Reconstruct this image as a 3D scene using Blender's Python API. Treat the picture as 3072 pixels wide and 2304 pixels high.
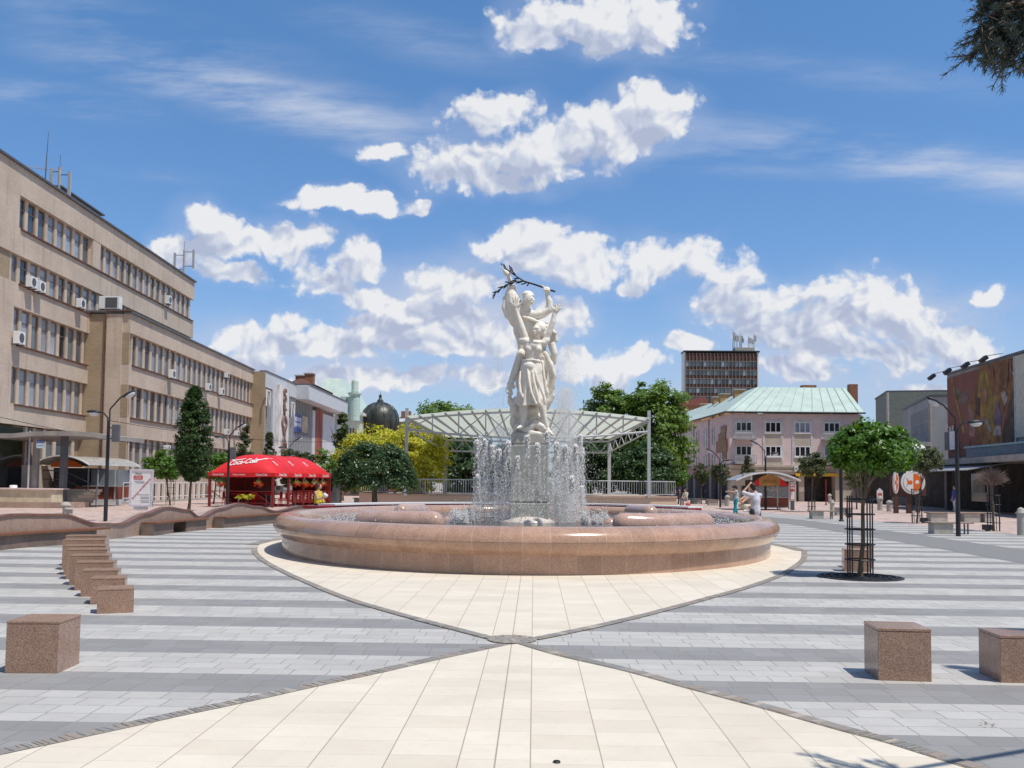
import bpy, bmesh, math, random
import numpy as np
from mathutils import Vector, Matrix, Quaternion, noise
R = math.radians
random.seed(7)
for o in list(bpy.data.objects): bpy.data.objects.remove(o)
SC = bpy.context.scene; C = SC.collection
# ------------------------------------------------------------------ camera
KF = 2850.0; HC = 1.6
SH = 137.0      # the photograph's principal point lies a little below its middle
r1 = Vector((66.6, -295.0 + SH, -KF)); r2 = Vector((1066.6, -305.0 + SH, -KF))
Yc = r1.normalized(); Zc = r2.cross(r1).normalized()
if Zc.y < 0: Zc = -Zc
Xc = Yc.cross(Zc).normalized()
W = Matrix((Xc, Yc, Zc))                # camera axes -> world axes
CAM = Vector((0, 0, HC))
cd = bpy.data.cameras.new('camera'); cam = bpy.data.objects.new('camera', cd); C.objects.link(cam)
cam.matrix_world = Matrix.Translation(CAM) @ W.to_4x4()
cd.sensor_width = 36; cd.lens = KF / 3072 * 36; cd.shift_y = SH / 3072; cd.clip_end = 3000; cd.clip_start = 0.1
SC.camera = cam
def ray(px, py): return (W @ Vector((px - 1536.0, 1152.0 + SH - py, -KF))).normalized()
def gp(px, py, z=0.0):
    d = ray(px, py); t = (z - HC) / d.z; return CAM + d * t
def at(px, py, Y):
    d = ray(px, py); return CAM + d * (Y / d.y)
# ------------------------------------------------------------------ sun and sky
SUN = Vector((0.378, -0.236, 1.0)).normalized()
SEL = math.asin(SUN.z); SROT = math.atan2(SUN.x, SUN.y)
sl = bpy.data.lights.new('sun', 'SUN'); sl.energy = 4.3; sl.angle = R(0.53); sl.color = (1.0, 0.955, 0.88)
so = bpy.data.objects.new('sun', sl); C.objects.link(so); so.location = (30, -20, 60)
so.rotation_euler = (-SUN).to_track_quat('-Z', 'Y').to_euler()
SC.view_settings.view_transform = 'Standard'; SC.view_settings.look = 'None'
SC.view_settings.gamma = 1; SC.view_settings.use_curve_mapping = False
SC.view_settings.exposure = -0.12
wd = bpy.data.worlds.new('World'); SC.world = wd; wd.use_nodes = True
def build_world():
    nt = wd.node_tree; N = nt.nodes; L = nt.links
    for n in list(N): N.remove(n)
    out = N.new('ShaderNodeOutputWorld'); bg = N.new('ShaderNodeBackground'); bg.inputs[1].default_value = 0.1
    L.new(bg.outputs[0], out.inputs[0])
    sky = N.new('ShaderNodeTexSky'); sky.sky_type = 'NISHITA'; sky.sun_disc = False
    sky.sun_elevation = SEL; sky.sun_rotation = SROT; sky.air_density = 1.0; sky.dust_density = 0.6; sky.ozone_density = 2.2
    tc = N.new('ShaderNodeTexCoord'); sx = N.new('ShaderNodeSeparateXYZ'); L.new(tc.outputs['Generated'], sx.inputs[0])
    def M(op, a, b=None, c=None, clamp=False):
        m = N.new('ShaderNodeMath'); m.operation = op; m.use_clamp = clamp
        for i, v in enumerate((a, b, c)):
            if v is None: continue
            if isinstance(v, (int, float)): m.inputs[i].default_value = v
            else: L.new(v, m.inputs[i])
        return m.outputs[0]
    yy = M('MAXIMUM', sx.outputs[1], 0.02)
    u = M('DIVIDE', sx.outputs[0], yy); v = M('DIVIDE', sx.outputs[2], yy)
    cb = N.new('ShaderNodeCombineXYZ'); L.new(u, cb.inputs[0]); L.new(v, cb.inputs[1])
    P = cb.outputs[0]
    def nz(vec, scale, detail=6, rough=0.55, out=0, lac=2.0, sc=None):
        if sc:
            mp = N.new('ShaderNodeMapping'); mp.inputs['Scale'].default_value = sc[0]; mp.inputs['Rotation'].default_value = sc[1]
            L.new(vec, mp.inputs[0]); vec = mp.outputs[0]
        t = N.new('ShaderNodeTexNoise'); t.noise_dimensions = '2D'; t.inputs['Scale'].default_value = scale; t.inputs['Detail'].default_value = detail
        t.inputs['Roughness'].default_value = rough; t.inputs['Lacunarity'].default_value = lac
        L.new(vec, t.inputs['Vector']); return t.outputs[out]
    # distorted lookup so that the cumulus edges break up
    def warp(vec):
        c = nz(vec, 9, 5, 0.55, 1)
        a = N.new('ShaderNodeVectorMath'); a.operation = 'MULTIPLY_ADD'; L.new(c, a.inputs[0])
        a.inputs[1].default_value = (0.07, 0.06, 0); L.new(vec, a.inputs[2])
        s = N.new('ShaderNodeVectorMath'); s.operation = 'SUBTRACT'; L.new(a.outputs[0], s.inputs[0]); s.inputs[1].default_value = (0.035, 0.03, 0)
        return s.outputs[0]
    # cumulus seen from the square (first-photo-width units 0..2212), centre and half size
    B = [(1290,48,150,48),(1165,72,72,30),(1400,34,76,44),(1300,90,40,26),
      (1070,250,88,48),(1160,305,130,52),(1290,272,80,44),(1412,245,72,52),(1345,295,85,34),(1090,348,130,40),(980,380,95,32),(1105,388,80,26),
      (820,345,50,17),(752,442,105,18),(898,445,20,16),(470,490,66,42),(560,525,130,38),(412,540,66,30),(522,592,54,24),
      (772,560,56,50),(722,608,74,40),(780,640,62,36),(1138,512,58,38),(1195,560,85,40),(1050,527,50,24),(1010,610,100,40),(885,665,66,36),(960,690,110,34),
      (650,745,110,34),(760,760,90,30),(1070,735,80,34),(560,785,50,26),(860,830,110,24),(1040,820,90,26),
      (1455,560,100,34),(1505,540,50,30),(1365,595,40,18),(1610,598,62,44),(1650,650,100,48),(1730,640,90,48),(1875,622,82,56),(1940,690,110,52),(1800,700,180,52),(2045,740,80,46),(2135,632,26,20),(2110,775,46,26),(1900,760,140,34),
      (1352,792,76,36),(1362,764,40,20),(1735,812,76,30),(1480,758,52,22),(1220,782,48,26),(2060,845,120,24),(1190,690,50,30),(640,700,60,30),(520,740,60,26),(700,820,70,26),(900,750,90,30),(1000,745,60,30),(800,700,60,26),(620,845,60,20),(1750,740,90,30),(1980,650,40,30)]
    grp = bpy.data.node_groups.new('cumulus_field', 'ShaderNodeTree')
    grp.interface.new_socket('V', in_out='INPUT', socket_type='NodeSocketVector')
    grp.interface.new_socket('F', in_out='OUTPUT', socket_type='NodeSocketFloat')
    gi = grp.nodes.new('NodeGroupInput'); go = grp.nodes.new('NodeGroupOutput'); prev = None
    for (cx, cy, rx, ry) in B:
        d = ray(cx * 1.38879, cy * 1.38879); cu = d.x / d.y; cv = d.z / d.y
        k = 1.38879 / KF
        sxx = 1 / (rx * k * 1.02); syy = 1 / (ry * k * 1.05)
        mp = grp.nodes.new('ShaderNodeVectorMath'); mp.operation = 'MULTIPLY_ADD'; mp.inputs[1].default_value = (sxx, syy, 0); mp.inputs[2].default_value = (-cu * sxx, -cv * syy, 0)
        src = gi.outputs[0]
        if prev is not None:      # keeps the evaluation sequential (each lookup waits for the last result)
            dn = grp.nodes.new('ShaderNodeVectorMath'); dn.operation = 'MULTIPLY_ADD'; grp.links.new(prev, dn.inputs[0]); dn.inputs[1].default_value = (0, 0, 0)
            grp.links.new(gi.outputs[0], dn.inputs[2]); src = dn.outputs[0]
        grp.links.new(src, mp.inputs[0])
        ln = grp.nodes.new('ShaderNodeVectorMath'); ln.operation = 'LENGTH'; grp.links.new(mp.outputs[0], ln.inputs[0])
        if prev is None: prev = ln.outputs['Value']
        else:
            m = grp.nodes.new('ShaderNodeMath'); m.operation = 'SMOOTH_MIN'; m.inputs[2].default_value = 0.35
            grp.links.new(prev, m.inputs[0]); grp.links.new(ln.outputs['Value'], m.inputs[1]); prev = m.outputs[0]
    grp.links.new(prev, go.inputs[0])
    def field(vec):
        g = N.new('ShaderNodeGroup'); g.node_tree = grp; L.new(vec, g.inputs[0]); return g.outputs[0]
    def shift(vec, off):
        a = N.new('ShaderNodeVectorMath'); a.operation = 'ADD'; L.new(vec, a.inputs[0]); a.inputs[1].default_value = off; return a.outputs[0]
    def vor(vec, sc_):
        t = N.new('ShaderNodeTexVoronoi'); t.voronoi_dimensions = '2D'; t.feature = 'SMOOTH_F1'; t.inputs['Scale'].default_value = sc_; t.inputs['Smoothness'].default_value = 0.35; L.new(vec, t.inputs['Vector']); return t.outputs['Distance']
    PW = warp(P); F = field(PW)
    def bil(vec): return M('ADD', M('MULTIPLY', vor(vec, 19), .5), M('ADD', M('MULTIPLY', vor(vec, 43), .3), M('MULTIPLY', vor(vec, 95), .2)))
    b0 = bil(PW); b1 = bil(shift(PW, (0.006, 0.011, 0)))
    fine = nz(P, 30, 5, 0.62); mid0 = nz(P, 7, 3, 0.5)
    Fn = M('ADD', M('MULTIPLY_ADD', M('SUBTRACT', b0, 0.36), 1.35, F), M('ADD', M('MULTIPLY', M('SUBTRACT', fine, 0.5), 1.15), M('MULTIPLY', M('SUBTRACT', mid0, 0.5), 1.3)))
    den = N.new('ShaderNodeMapRange'); den.interpolation_type = 'SMOOTHSTEP'
    den.inputs['From Min'].default_value = 1.34; den.inputs['From Max'].default_value = 0.88; L.new(Fn, den.inputs['Value'])
    Fup = field(shift(PW, (0.012, 0.030, 0)))
    rel = M('ADD', M('MULTIPLY', M('SUBTRACT', b1, b0), 2.3), M('MULTIPLY', M('SUBTRACT', mid0, 0.5), 0.6))
    lit = M('ADD', M('MULTIPLY_ADD', M('SUBTRACT', Fup, 0.45), 0.66, 0.30), rel, clamp=True)
    ramp = N.new('ShaderNodeValToRGB'); e = ramp.color_ramp.elements
    e[0].position = 0.05; e[0].color = (4.8, 5.4, 7.1, 1); e[1].position = 0.92; e[1].color = (9.1, 9.2, 9.4, 1)
    m_ = ramp.color_ramp.elements.new(0.42); m_.color = (6.3, 6.85, 8.2, 1)
    L.new(lit, ramp.inputs[0])
    # cirrus: thin streaks drawn out sideways
    ci = nz(P, 4.2, 6, 0.62, 0, 2.0, ((0.8, 4.4, 1), (0, 0, R(15))))
    def ellipses(lst):
        bands = None
        for (cx, cy, lx, ly, ang, w_) in lst:
            d = ray(cx * 1.38879, cy * 1.38879); k = 1.38879 / KF
            mp = N.new('ShaderNodeMapping'); mp.vector_type = 'TEXTURE'; mp.inputs['Location'].default_value = (d.x / d.y, d.z / d.y, 0); mp.inputs['Rotation'].default_value = (0, 0, R(ang)); mp.inputs['Scale'].default_value = (lx * k, ly * k, 1)
            L.new(P, mp.inputs[0]); ln = N.new('ShaderNodeVectorMath'); ln.operation = 'LENGTH'; L.new(mp.outputs[0], ln.inputs[0])
            g_ = N.new('ShaderNodeMapRange'); g_.interpolation_type = 'SMOOTHERSTEP'; g_.inputs['From Min'].default_value = 1.45; g_.inputs['From Max'].default_value = 0.0; g_.inputs['To Max'].default_value = w_; L.new(ln.outputs['Value'], g_.inputs['Value'])
            bands = g_.outputs[0] if bands is None else M('MAXIMUM', bands, g_.outputs[0])
        return bands
    bands = ellipses(((560, 205, 560, 75, -14, 1.0), (1950, 345, 560, 62, -8, 1.0), (300, 60, 420, 60, -12, .5), (1700, 150, 500, 50, -6, .35), (120, 215, 260, 45, -6, .6), (1450, 330, 420, 40, -5, .6), (900, 80, 350, 60, -12, .3), (330, 375, 160, 22, -6, .4)))
    veil = ellipses(((640, 800, 420, 130, 0, 1.0), (1000, 700, 300, 170, 0, 1.0), (1900, 740, 420, 150, 0, .95), (1400, 860, 400, 80, 0, .7)))
    cr_ = N.new('ShaderNodeMapRange'); cr_.interpolation_type = 'SMOOTHSTEP'; cr_.inputs['From Min'].default_value = 0.30; cr_.inputs['From Max'].default_value = 0.78; L.new(ci, cr_.inputs['Value'])
    cirv = M('MULTIPLY', bands, cr_.outputs[0])
    low = N.new('ShaderNodeMapRange'); low.interpolation_type = 'SMOOTHSTEP'; low.inputs['From Min'].default_value = 0.27; low.inputs['From Max'].default_value = -0.02
    L.new(v, low.inputs['Value'])
    def mix(f, a, b):
        m = N.new('ShaderNodeMix'); m.data_type = 'RGBA'
        for s, x in ((0, f), (6, a), (7, b)):
            if isinstance(x, (int, float)): m.inputs[s].default_value = x
            elif isinstance(x, tuple): m.inputs[s].default_value = x
            else: L.new(x, m.inputs[s])
        return m.outputs[2]
    up = N.new('ShaderNodeMapRange'); up.inputs['From Min'].default_value = 0.1; up.inputs['From Max'].default_value = 0.55; L.new(v, up.inputs['Value'])
    tint = mix(up.outputs[0], (0.97, 1.18, 1.48, 1), (0.90, 1.36, 1.68, 1))
    mu = N.new('ShaderNodeMix'); mu.data_type = 'RGBA'; mu.blend_type = 'MULTIPLY'; mu.inputs[0].default_value = 1
    L.new(sky.outputs[0], mu.inputs[6]); L.new(tint, mu.inputs[7])
    s1 = mix(M('MULTIPLY', cirv, 0.95), mu.outputs[2], (6.6, 7.2, 8.6, 1))
    s1 = mix(M('MULTIPLY', low.outputs[0], 0.30), s1, (6.2, 7.4, 9.6, 1))
    # flat grey-blue stratus veil low on the left and centre
    st = nz(P, 6.5, 6, 0.55, 0, 2.0, ((1, 2.6, 1), (0, 0, 0)))
    sm = N.new('ShaderNodeMapRange'); sm.interpolation_type = 'SMOOTHSTEP'; sm.inputs['From Min'].default_value = 0.36; sm.inputs['From Max'].default_value = 0.60; L.new(st, sm.inputs['Value'])
    s1 = mix(M('MULTIPLY', M('MULTIPLY_ADD', sm.outputs[0], .75, .25), M('MULTIPLY', veil, 1.0), None), s1, (5.6, 6.3, 8.1, 1))
    soft = N.new('ShaderNodeMapRange'); soft.interpolation_type = 'SMOOTHSTEP'; soft.inputs['From Min'].default_value = 2.0; soft.inputs['From Max'].default_value = 0.7; soft.inputs['To Max'].default_value = 0.20
    L.new(M('MULTIPLY_ADD', M('SUBTRACT', mid0, 0.5), 2.4, F), soft.inputs['Value'])
    s1 = mix(soft.outputs[0], s1, (6.0, 6.8, 8.8, 1))
    s2 = mix(M('MULTIPLY', den.outputs[0], 0.97), s1, ramp.outputs[0])
    front = M('GREATER_THAN', sx.outputs[1], 0.02)
    s3 = mix(front, sky.outputs[0], s2)
    L.new(s3, bg.inputs[0])
build_world()
SC.render.engine = 'CYCLES'
try: SC.world.cycles.sampling_method = 'MANUAL'; SC.world.cycles.sample_map_resolution = 512
except Exception: pass
# ------------------------------------------------------------------ materials
MATS = {}
def newmat(name):
    m = bpy.data.materials.new(name); m.use_nodes = True; return m, m.node_tree.nodes, m.node_tree.links, m.node_tree.nodes['Principled BSDF']
def nlink(L, a, b):
    L.new(a, b)
def mat(name, col, rough=0.6, metal=0.0, var=0.12, scale=3.0, bump=0.0, bscale=None, spec=0.4, var2=None, alpha=None, stretch=None, coat=0):
    """plain surface with soft large and fine tonal variation of its own colour"""
    if name in MATS: return MATS[name]
    m, N, L, p = newmat(name)
    tc = N.new('ShaderNodeTexCoord'); vec = tc.outputs['Object']
    if stretch:
        mp = N.new('ShaderNodeMapping'); mp.inputs['Scale'].default_value = stretch; L.new(vec, mp.inputs[0]); vec = mp.outputs[0]
    t = N.new('ShaderNodeTexNoise'); t.inputs['Scale'].default_value = scale; t.inputs['Detail'].default_value = 6; t.inputs['Roughness'].default_value = 0.62
    L.new(vec, t.inputs['Vector'])
    r = N.new('ShaderNodeValToRGB'); e = r.color_ramp.elements
    c2 = var2 if var2 else tuple(max(0, c * (1 - 2.2 * var)) for c in col)
    c3 = tuple(min(1, c * (1 + var)) for c in col)
    e[0].position = 0.30; e[0].color = (*c2, 1); e[1].position = 0.68; e[1].color = (*c3, 1)
    L.new(t.outputs[0], r.inputs[0]); L.new(r.outputs[0], p.inputs['Base Color'])
    p.inputs['Roughness'].default_value = rough; p.inputs['Metallic'].default_value = metal; p.inputs['Specular IOR Level'].default_value = spec
    if coat: p.inputs['Coat Weight'].default_value = coat; p.inputs['Coat Roughness'].default_value = 0.12
    if bump:
        t2 = N.new('ShaderNodeTexNoise'); t2.inputs['Scale'].default_value = bscale or scale * 8; t2.inputs['Detail'].default_value = 5
        L.new(vec, t2.inputs['Vector'])
        b = N.new('ShaderNodeBump'); b.inputs['Strength'].default_value = bump; b.inputs['Distance'].default_value = 0.02
        L.new(t2.outputs[0], b.inputs['Height']); L.new(b.outputs[0], p.inputs['Normal'])
    MATS[name] = m; return m
def granite(name, c1, c2, c3, rough=0.22, seg=None, scale=90):
    """polished speckled granite; seg=(panel length) draws thin joints along UV.x and tones each panel"""
    m, N, L, p = newmat(name)
    tc = N.new('ShaderNodeTexCoord')
    v = N.new('ShaderNodeTexVoronoi'); v.inputs['Scale'].default_value = scale * 1.3; L.new(tc.outputs['Object'], v.inputs['Vector'])
    n = N.new('ShaderNodeTexNoise'); n.inputs['Scale'].default_value = 4; n.inputs['Detail'].default_value = 8; n.inputs['Roughness'].default_value = 0.7; L.new(tc.outputs['Object'], n.inputs['Vector'])
    sep = N.new('ShaderNodeSeparateColor'); L.new(v.outputs['Color'], sep.inputs[0])
    r = N.new('ShaderNodeValToRGB'); e = r.color_ramp.elements
    e[0].position = 0.0; e[0].color = (*c1, 1); e[1].position = 1.0; e[1].color = (*c3, 1); q = e.new(0.45); q.color = (*c2, 1)
    L.new(sep.outputs[0], r.inputs[0])
    mx = N.new('ShaderNodeMix'); mx.data_type = 'RGBA'; mx.blend_type = 'MULTIPLY'; mx.inputs[0].default_value = 0.75
    r2 = N.new('ShaderNodeValToRGB'); f = r2.color_ramp.elements; f[0].position = 0.3; f[0].color = (0.74, 0.72, 0.71, 1); f[1].position = 0.72; f[1].color = (1.12, 1.12, 1.1, 1)
    L.new(n.outputs[0], r2.inputs[0]); L.new(r.outputs[0], mx.inputs[6]); L.new(r2.outputs[0], mx.inputs[7])
    col = mx.outputs[2]
    if seg:
        uv = N.new('ShaderNodeUVMap'); sx = N.new('ShaderNodeSeparateXYZ'); L.new(uv.outputs[0], sx.inputs[0])
        d = N.new('ShaderNodeMath'); d.operation = 'DIVIDE'; L.new(sx.outputs[0], d.inputs[0]); d.inputs[1].default_value = seg
        fl = N.new('ShaderNodeMath'); fl.operation = 'FLOOR'; L.new(d.outputs[0], fl.inputs[0])
        fr = N.new('ShaderNodeMath'); fr.operation = 'FRACT'; L.new(d.outputs[0], fr.inputs[0])
        cb = N.new('ShaderNodeCombineXYZ'); L.new(fl.outputs[0], cb.inputs[0])
        fy = N.new('ShaderNodeMath'); fy.operation = 'FLOOR'; L.new(sx.outputs[1], fy.inputs[0]); L.new(fy.outputs[0], cb.inputs[1])
        w = N.new('ShaderNodeTexWhiteNoise'); w.noise_dimensions = '2D'; L.new(cb.outputs[0], w.inputs['Vector'])
        mr = N.new('ShaderNodeMapRange'); mr.inputs['To Min'].default_value = 0.90; mr.inputs['To Max'].default_value = 1.08; L.new(w.outputs['Value'], mr.inputs['Value'])
        m2 = N.new('ShaderNodeVectorMath'); m2.operation = 'SCALE'; L.new(col, m2.inputs[0]); L.new(mr.outputs[0], m2.inputs['Scale'])
        lt = N.new('ShaderNodeMath'); lt.operation = 'LESS_THAN'; L.new(fr.outputs[0], lt.inputs[0]); lt.inputs[1].default_value = 0.017
        m3 = N.new('ShaderNodeMix'); m3.data_type = 'RGBA'; L.new(lt.outputs[0], m3.inputs[0]); L.new(m2.outputs[0], m3.inputs[6]); m3.inputs[7].default_value = (0.55, 0.42, 0.33, 1)
        col = m3.outputs[2]
    L.new(col, p.inputs['Base Color']); p.inputs['Roughness'].default_value = rough
    p.inputs['Specular IOR Level'].default_value = 0.5
    MATS[name] = m; return m
def island(name, cols, rough=0.55, trans=0.0, spec=0.3):
    """colour picked per loose piece (leaf, stone, petal)"""
    m, N, L, p = newmat(name)
    g = N.new('ShaderNodeNewGeometry'); r = N.new('ShaderNodeValToRGB'); e = r.color_ramp.elements
    n = len(cols)
    e[0].position = 0; e[0].color = (*cols[0], 1); e[1].position = 1; e[1].color = (*cols[-1], 1)
    for i, c in enumerate(cols[1:-1]): q = e.new((i + 1) / (n - 1)); q.color = (*c, 1)
    L.new(g.outputs['Random Per Island'], r.inputs[0]); L.new(r.outputs[0], p.inputs['Base Color'])
    p.inputs['Roughness'].default_value = rough; p.inputs['Specular IOR Level'].default_value = spec
    if trans:
        tr = N.new('ShaderNodeBsdfTranslucent'); hs = N.new('ShaderNodeHueSaturation'); hs.inputs['Hue'].default_value = 0.485; hs.inputs['Saturation'].default_value = 1.15; hs.inputs['Value'].default_value = 1.5
        L.new(r.outputs[0], hs.inputs['Color']); L.new(hs.outputs[0], tr.inputs[0])
        ms = N.new('ShaderNodeMixShader'); ms.inputs[0].default_value = trans
        L.new(p.outputs[0], ms.inputs[1]); L.new(tr.outputs[0], ms.inputs[2]); L.new(ms.outputs[0], N['Material Output'].inputs[0])
    MATS[name] = m; return m
def paving(name, kind):
    """kind 'stripe': banded granite slabs; 'beige': cream slabs in columns; 'pink': small pink slabs"""
    m, N, L, p = newmat(name)
    tc = N.new('ShaderNodeTexCoord'); s = N.new('ShaderNodeSeparateXYZ'); L.new(tc.outputs['Object'], s.inputs[0])
    def M(op, a, b=None, c=None):
        q = N.new('ShaderNodeMath'); q.operation = op
        for i, v in enumerate((a, b, c)):
            if v is None: continue
            if isinstance(v, (int, float)): q.inputs[i].default_value = v
            else: L.new(v, q.inputs[i])
        return q.outputs[0]
    def WN(a, b=None):
        w = N.new('ShaderNodeTexWhiteNoise'); w.noise_dimensions = '2D'; cb = N.new('ShaderNodeCombineXYZ')
        L.new(a, cb.inputs[0])
        if b is not None: L.new(b, cb.inputs[1])
        L.new(cb.outputs[0], w.inputs['Vector']); return w.outputs['Value']
    def mix(f, a, b, bt='MIX'):
        q = N.new('ShaderNodeMix'); q.data_type = 'RGBA'; q.blend_type = bt
        for sck, x in ((0, f), (6, a), (7, b)):
            if isinstance(x, (int, float)): q.inputs[sck].default_value = x
            elif isinstance(x, tuple): q.inputs[sck].default_value = (*x, 1)
            else: L.new(x, q.inputs[sck])
        return q.outputs[2]
    X, Y = s.outputs[0], s.outputs[1]
    P = 1.604
    if kind in ('stripe', 'pink'):
        rh = P / 7 if kind == 'stripe' else 0.3
        wl = 0.305 if kind == 'stripe' else 0.3
        rr = M('DIVIDE', M('SUBTRACT', Y, 7.18), rh); ri = M('FLOOR', rr); rf = M('FRACT', rr)
        xx = M('ADD', M('DIVIDE', X, wl), M('MULTIPLY', WN(ri), 7.0)); xi = M('FLOOR', xx); xf = M('FRACT', xx)
        cell = WN(xi, ri)
        jx = M('LESS_THAN', M('MINIMUM', xf, M('SUBTRACT', 1, xf)), 0.014); jy = M('LESS_THAN', M('MINIMUM', rf, M('SUBTRACT', 1, rf)), 0.016)
        joint = M('MAXIMUM', jx, jy)
    else:
        xx = M('DIVIDE', M('ADD', X, 0.008), 0.412); xi = M('FLOOR', xx); xf = M('FRACT', xx)
        rr = M('ADD', M('DIVIDE', Y, 0.31), M('MULTIPLY', WN(xi), 5.0)); ri = M('FLOOR', rr); rf = M('FRACT', rr)
        cell = WN(xi, ri)
        jx = M('LESS_THAN', M('MINIMUM', xf, M('SUBTRACT', 1, xf)), 0.009)
        jh = M('LESS_THAN', M('ABSOLUTE', M('ADD', X, 0.21)), 0.005)
        jy = M('MULTIPLY', M('LESS_THAN', M('MINIMUM', rf, M('SUBTRACT', 1, rf)), 0.008), 0.55)
        joint = M('MAXIMUM', M('MAXIMUM', jx, jh), jy)
    n1 = N.new('ShaderNodeTexNoise'); n1.inputs['Scale'].default_value = 220; n1.inputs['Detail'].default_value = 2; L.new(tc.outputs['Object'], n1.inputs['Vector'])
    n2 = N.new('ShaderNodeTexNoise'); n2.inputs['Scale'].default_value = 1.1; n2.inputs['Detail'].default_value = 7; n2.inputs['Roughness'].default_value = 0.65; L.new(tc.outputs['Object'], n2.inputs['Vector'])
    if kind == 'stripe':
        ph = M('FRACT', M('DIVIDE', M('SUBTRACT', Y, 7.18), P)); dark = M('LESS_THAN', ph, 0.4286)
        base = mix(dark, (0.51, 0.49, 0.46), (0.30, 0.292, 0.285)); jc = (0.20, 0.195, 0.18); lo, hi = 0.90, 1.05
    elif kind == 'beige':
        base = mix(cell, (0.71, 0.63, 0.51), (0.745, 0.67, 0.555)); jc = (0.33, 0.27, 0.20); lo, hi = 0.975, 1.02
    else:
        base = mix(cell, (0.50, 0.37, 0.32), (0.60, 0.46, 0.40)); jc = (0.28, 0.2, 0.17); lo, hi = 0.85, 1.1
    mr = N.new('ShaderNodeMapRange'); mr.inputs['To Min'].default_value = lo; mr.inputs['To Max'].default_value = hi; L.new(cell, mr.inputs['Value'])
    v = N.new('ShaderNodeVectorMath'); v.operation = 'SCALE'; L.new(base, v.inputs[0]); L.new(mr.outputs[0], v.inputs['Scale'])
    r1_ = N.new('ShaderNodeMapRange'); r1_.inputs['From Min'].default_value = 0.3; r1_.inputs['From Max'].default_value = 0.7
    r1_.inputs['To Min'].default_value = 0.88 if kind != 'beige' else 0.955; r1_.inputs['To Max'].default_value = 1.1 if kind != 'beige' else 1.03; L.new(n1.outputs[0], r1_.inputs['Value'])
    v2 = N.new('ShaderNodeVectorMath'); v2.operation = 'SCALE'; L.new(v.outputs[0], v2.inputs[0]); L.new(r1_.outputs[0], v2.inputs['Scale'])
    r2_ = N.new('ShaderNodeMapRange'); r2_.inputs['From Min'].default_value = 0.3; r2_.inputs['From Max'].default_value = 0.7
    r2_.inputs['To Min'].default_value = 0.92; r2_.inputs['To Max'].default_value = 1.05; L.new(n2.outputs[0], r2_.inputs['Value'])
    v3 = N.new('ShaderNodeVectorMath'); v3.operation = 'SCALE'; L.new(v2.outputs[0], v3.inputs[0]); L.new(r2_.outputs[0], v3.inputs['Scale'])
    # scattered small dark stains and gum spots
    vo = N.new('ShaderNodeTexVoronoi'); vo.inputs['Scale'].default_value = 0.9; vo.inputs['Randomness'].default_value = 1; L.new(tc.outputs['Object'], vo.inputs['Vector'])
    spot = M('LESS_THAN', vo.outputs['Distance'], 0.018)
    c = mix(M('MULTIPLY', spot, 0.5), v3.outputs[0], (0.16, 0.14, 0.12))
    n3 = N.new('ShaderNodeTexNoise'); n3.inputs['Scale'].default_value = 9; n3.inputs['Detail'].default_value = 6; n3.inputs['Roughness'].default_value = 0.7; L.new(tc.outputs['Object'], n3.inputs['Vector'])
    g3 = N.new('ShaderNodeMapRange'); g3.inputs['From Min'].default_value = 0.52; g3.inputs['From Max'].default_value = 0.78; g3.inputs['To Max'].default_value = 0.32 if kind != 'beige' else 0.22; L.new(n3.outputs[0], g3.inputs['Value'])
    c = mix(g3.outputs[0], c, (0.30, 0.27, 0.24) if kind != 'beige' else (0.50, 0.40, 0.29))
    c = mix(M('MULTIPLY', joint, 0.85), c, jc)
    L.new(c, p.inputs['Base Color']); p.inputs['Roughness'].default_value = 0.72; p.inputs['Specular IOR Level'].default_value = 0.25
    b = N.new('ShaderNodeBump'); b.inputs['Strength'].default_value = 0.25; b.inputs['Distance'].default_value = 0.004
    L.new(M('SUBTRACT', n1.outputs[0], M('MULTIPLY', joint, 2.0)), b.inputs['Height']); L.new(b.outputs[0], p.inputs['Normal'])
    MATS[name] = m; return m
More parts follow.
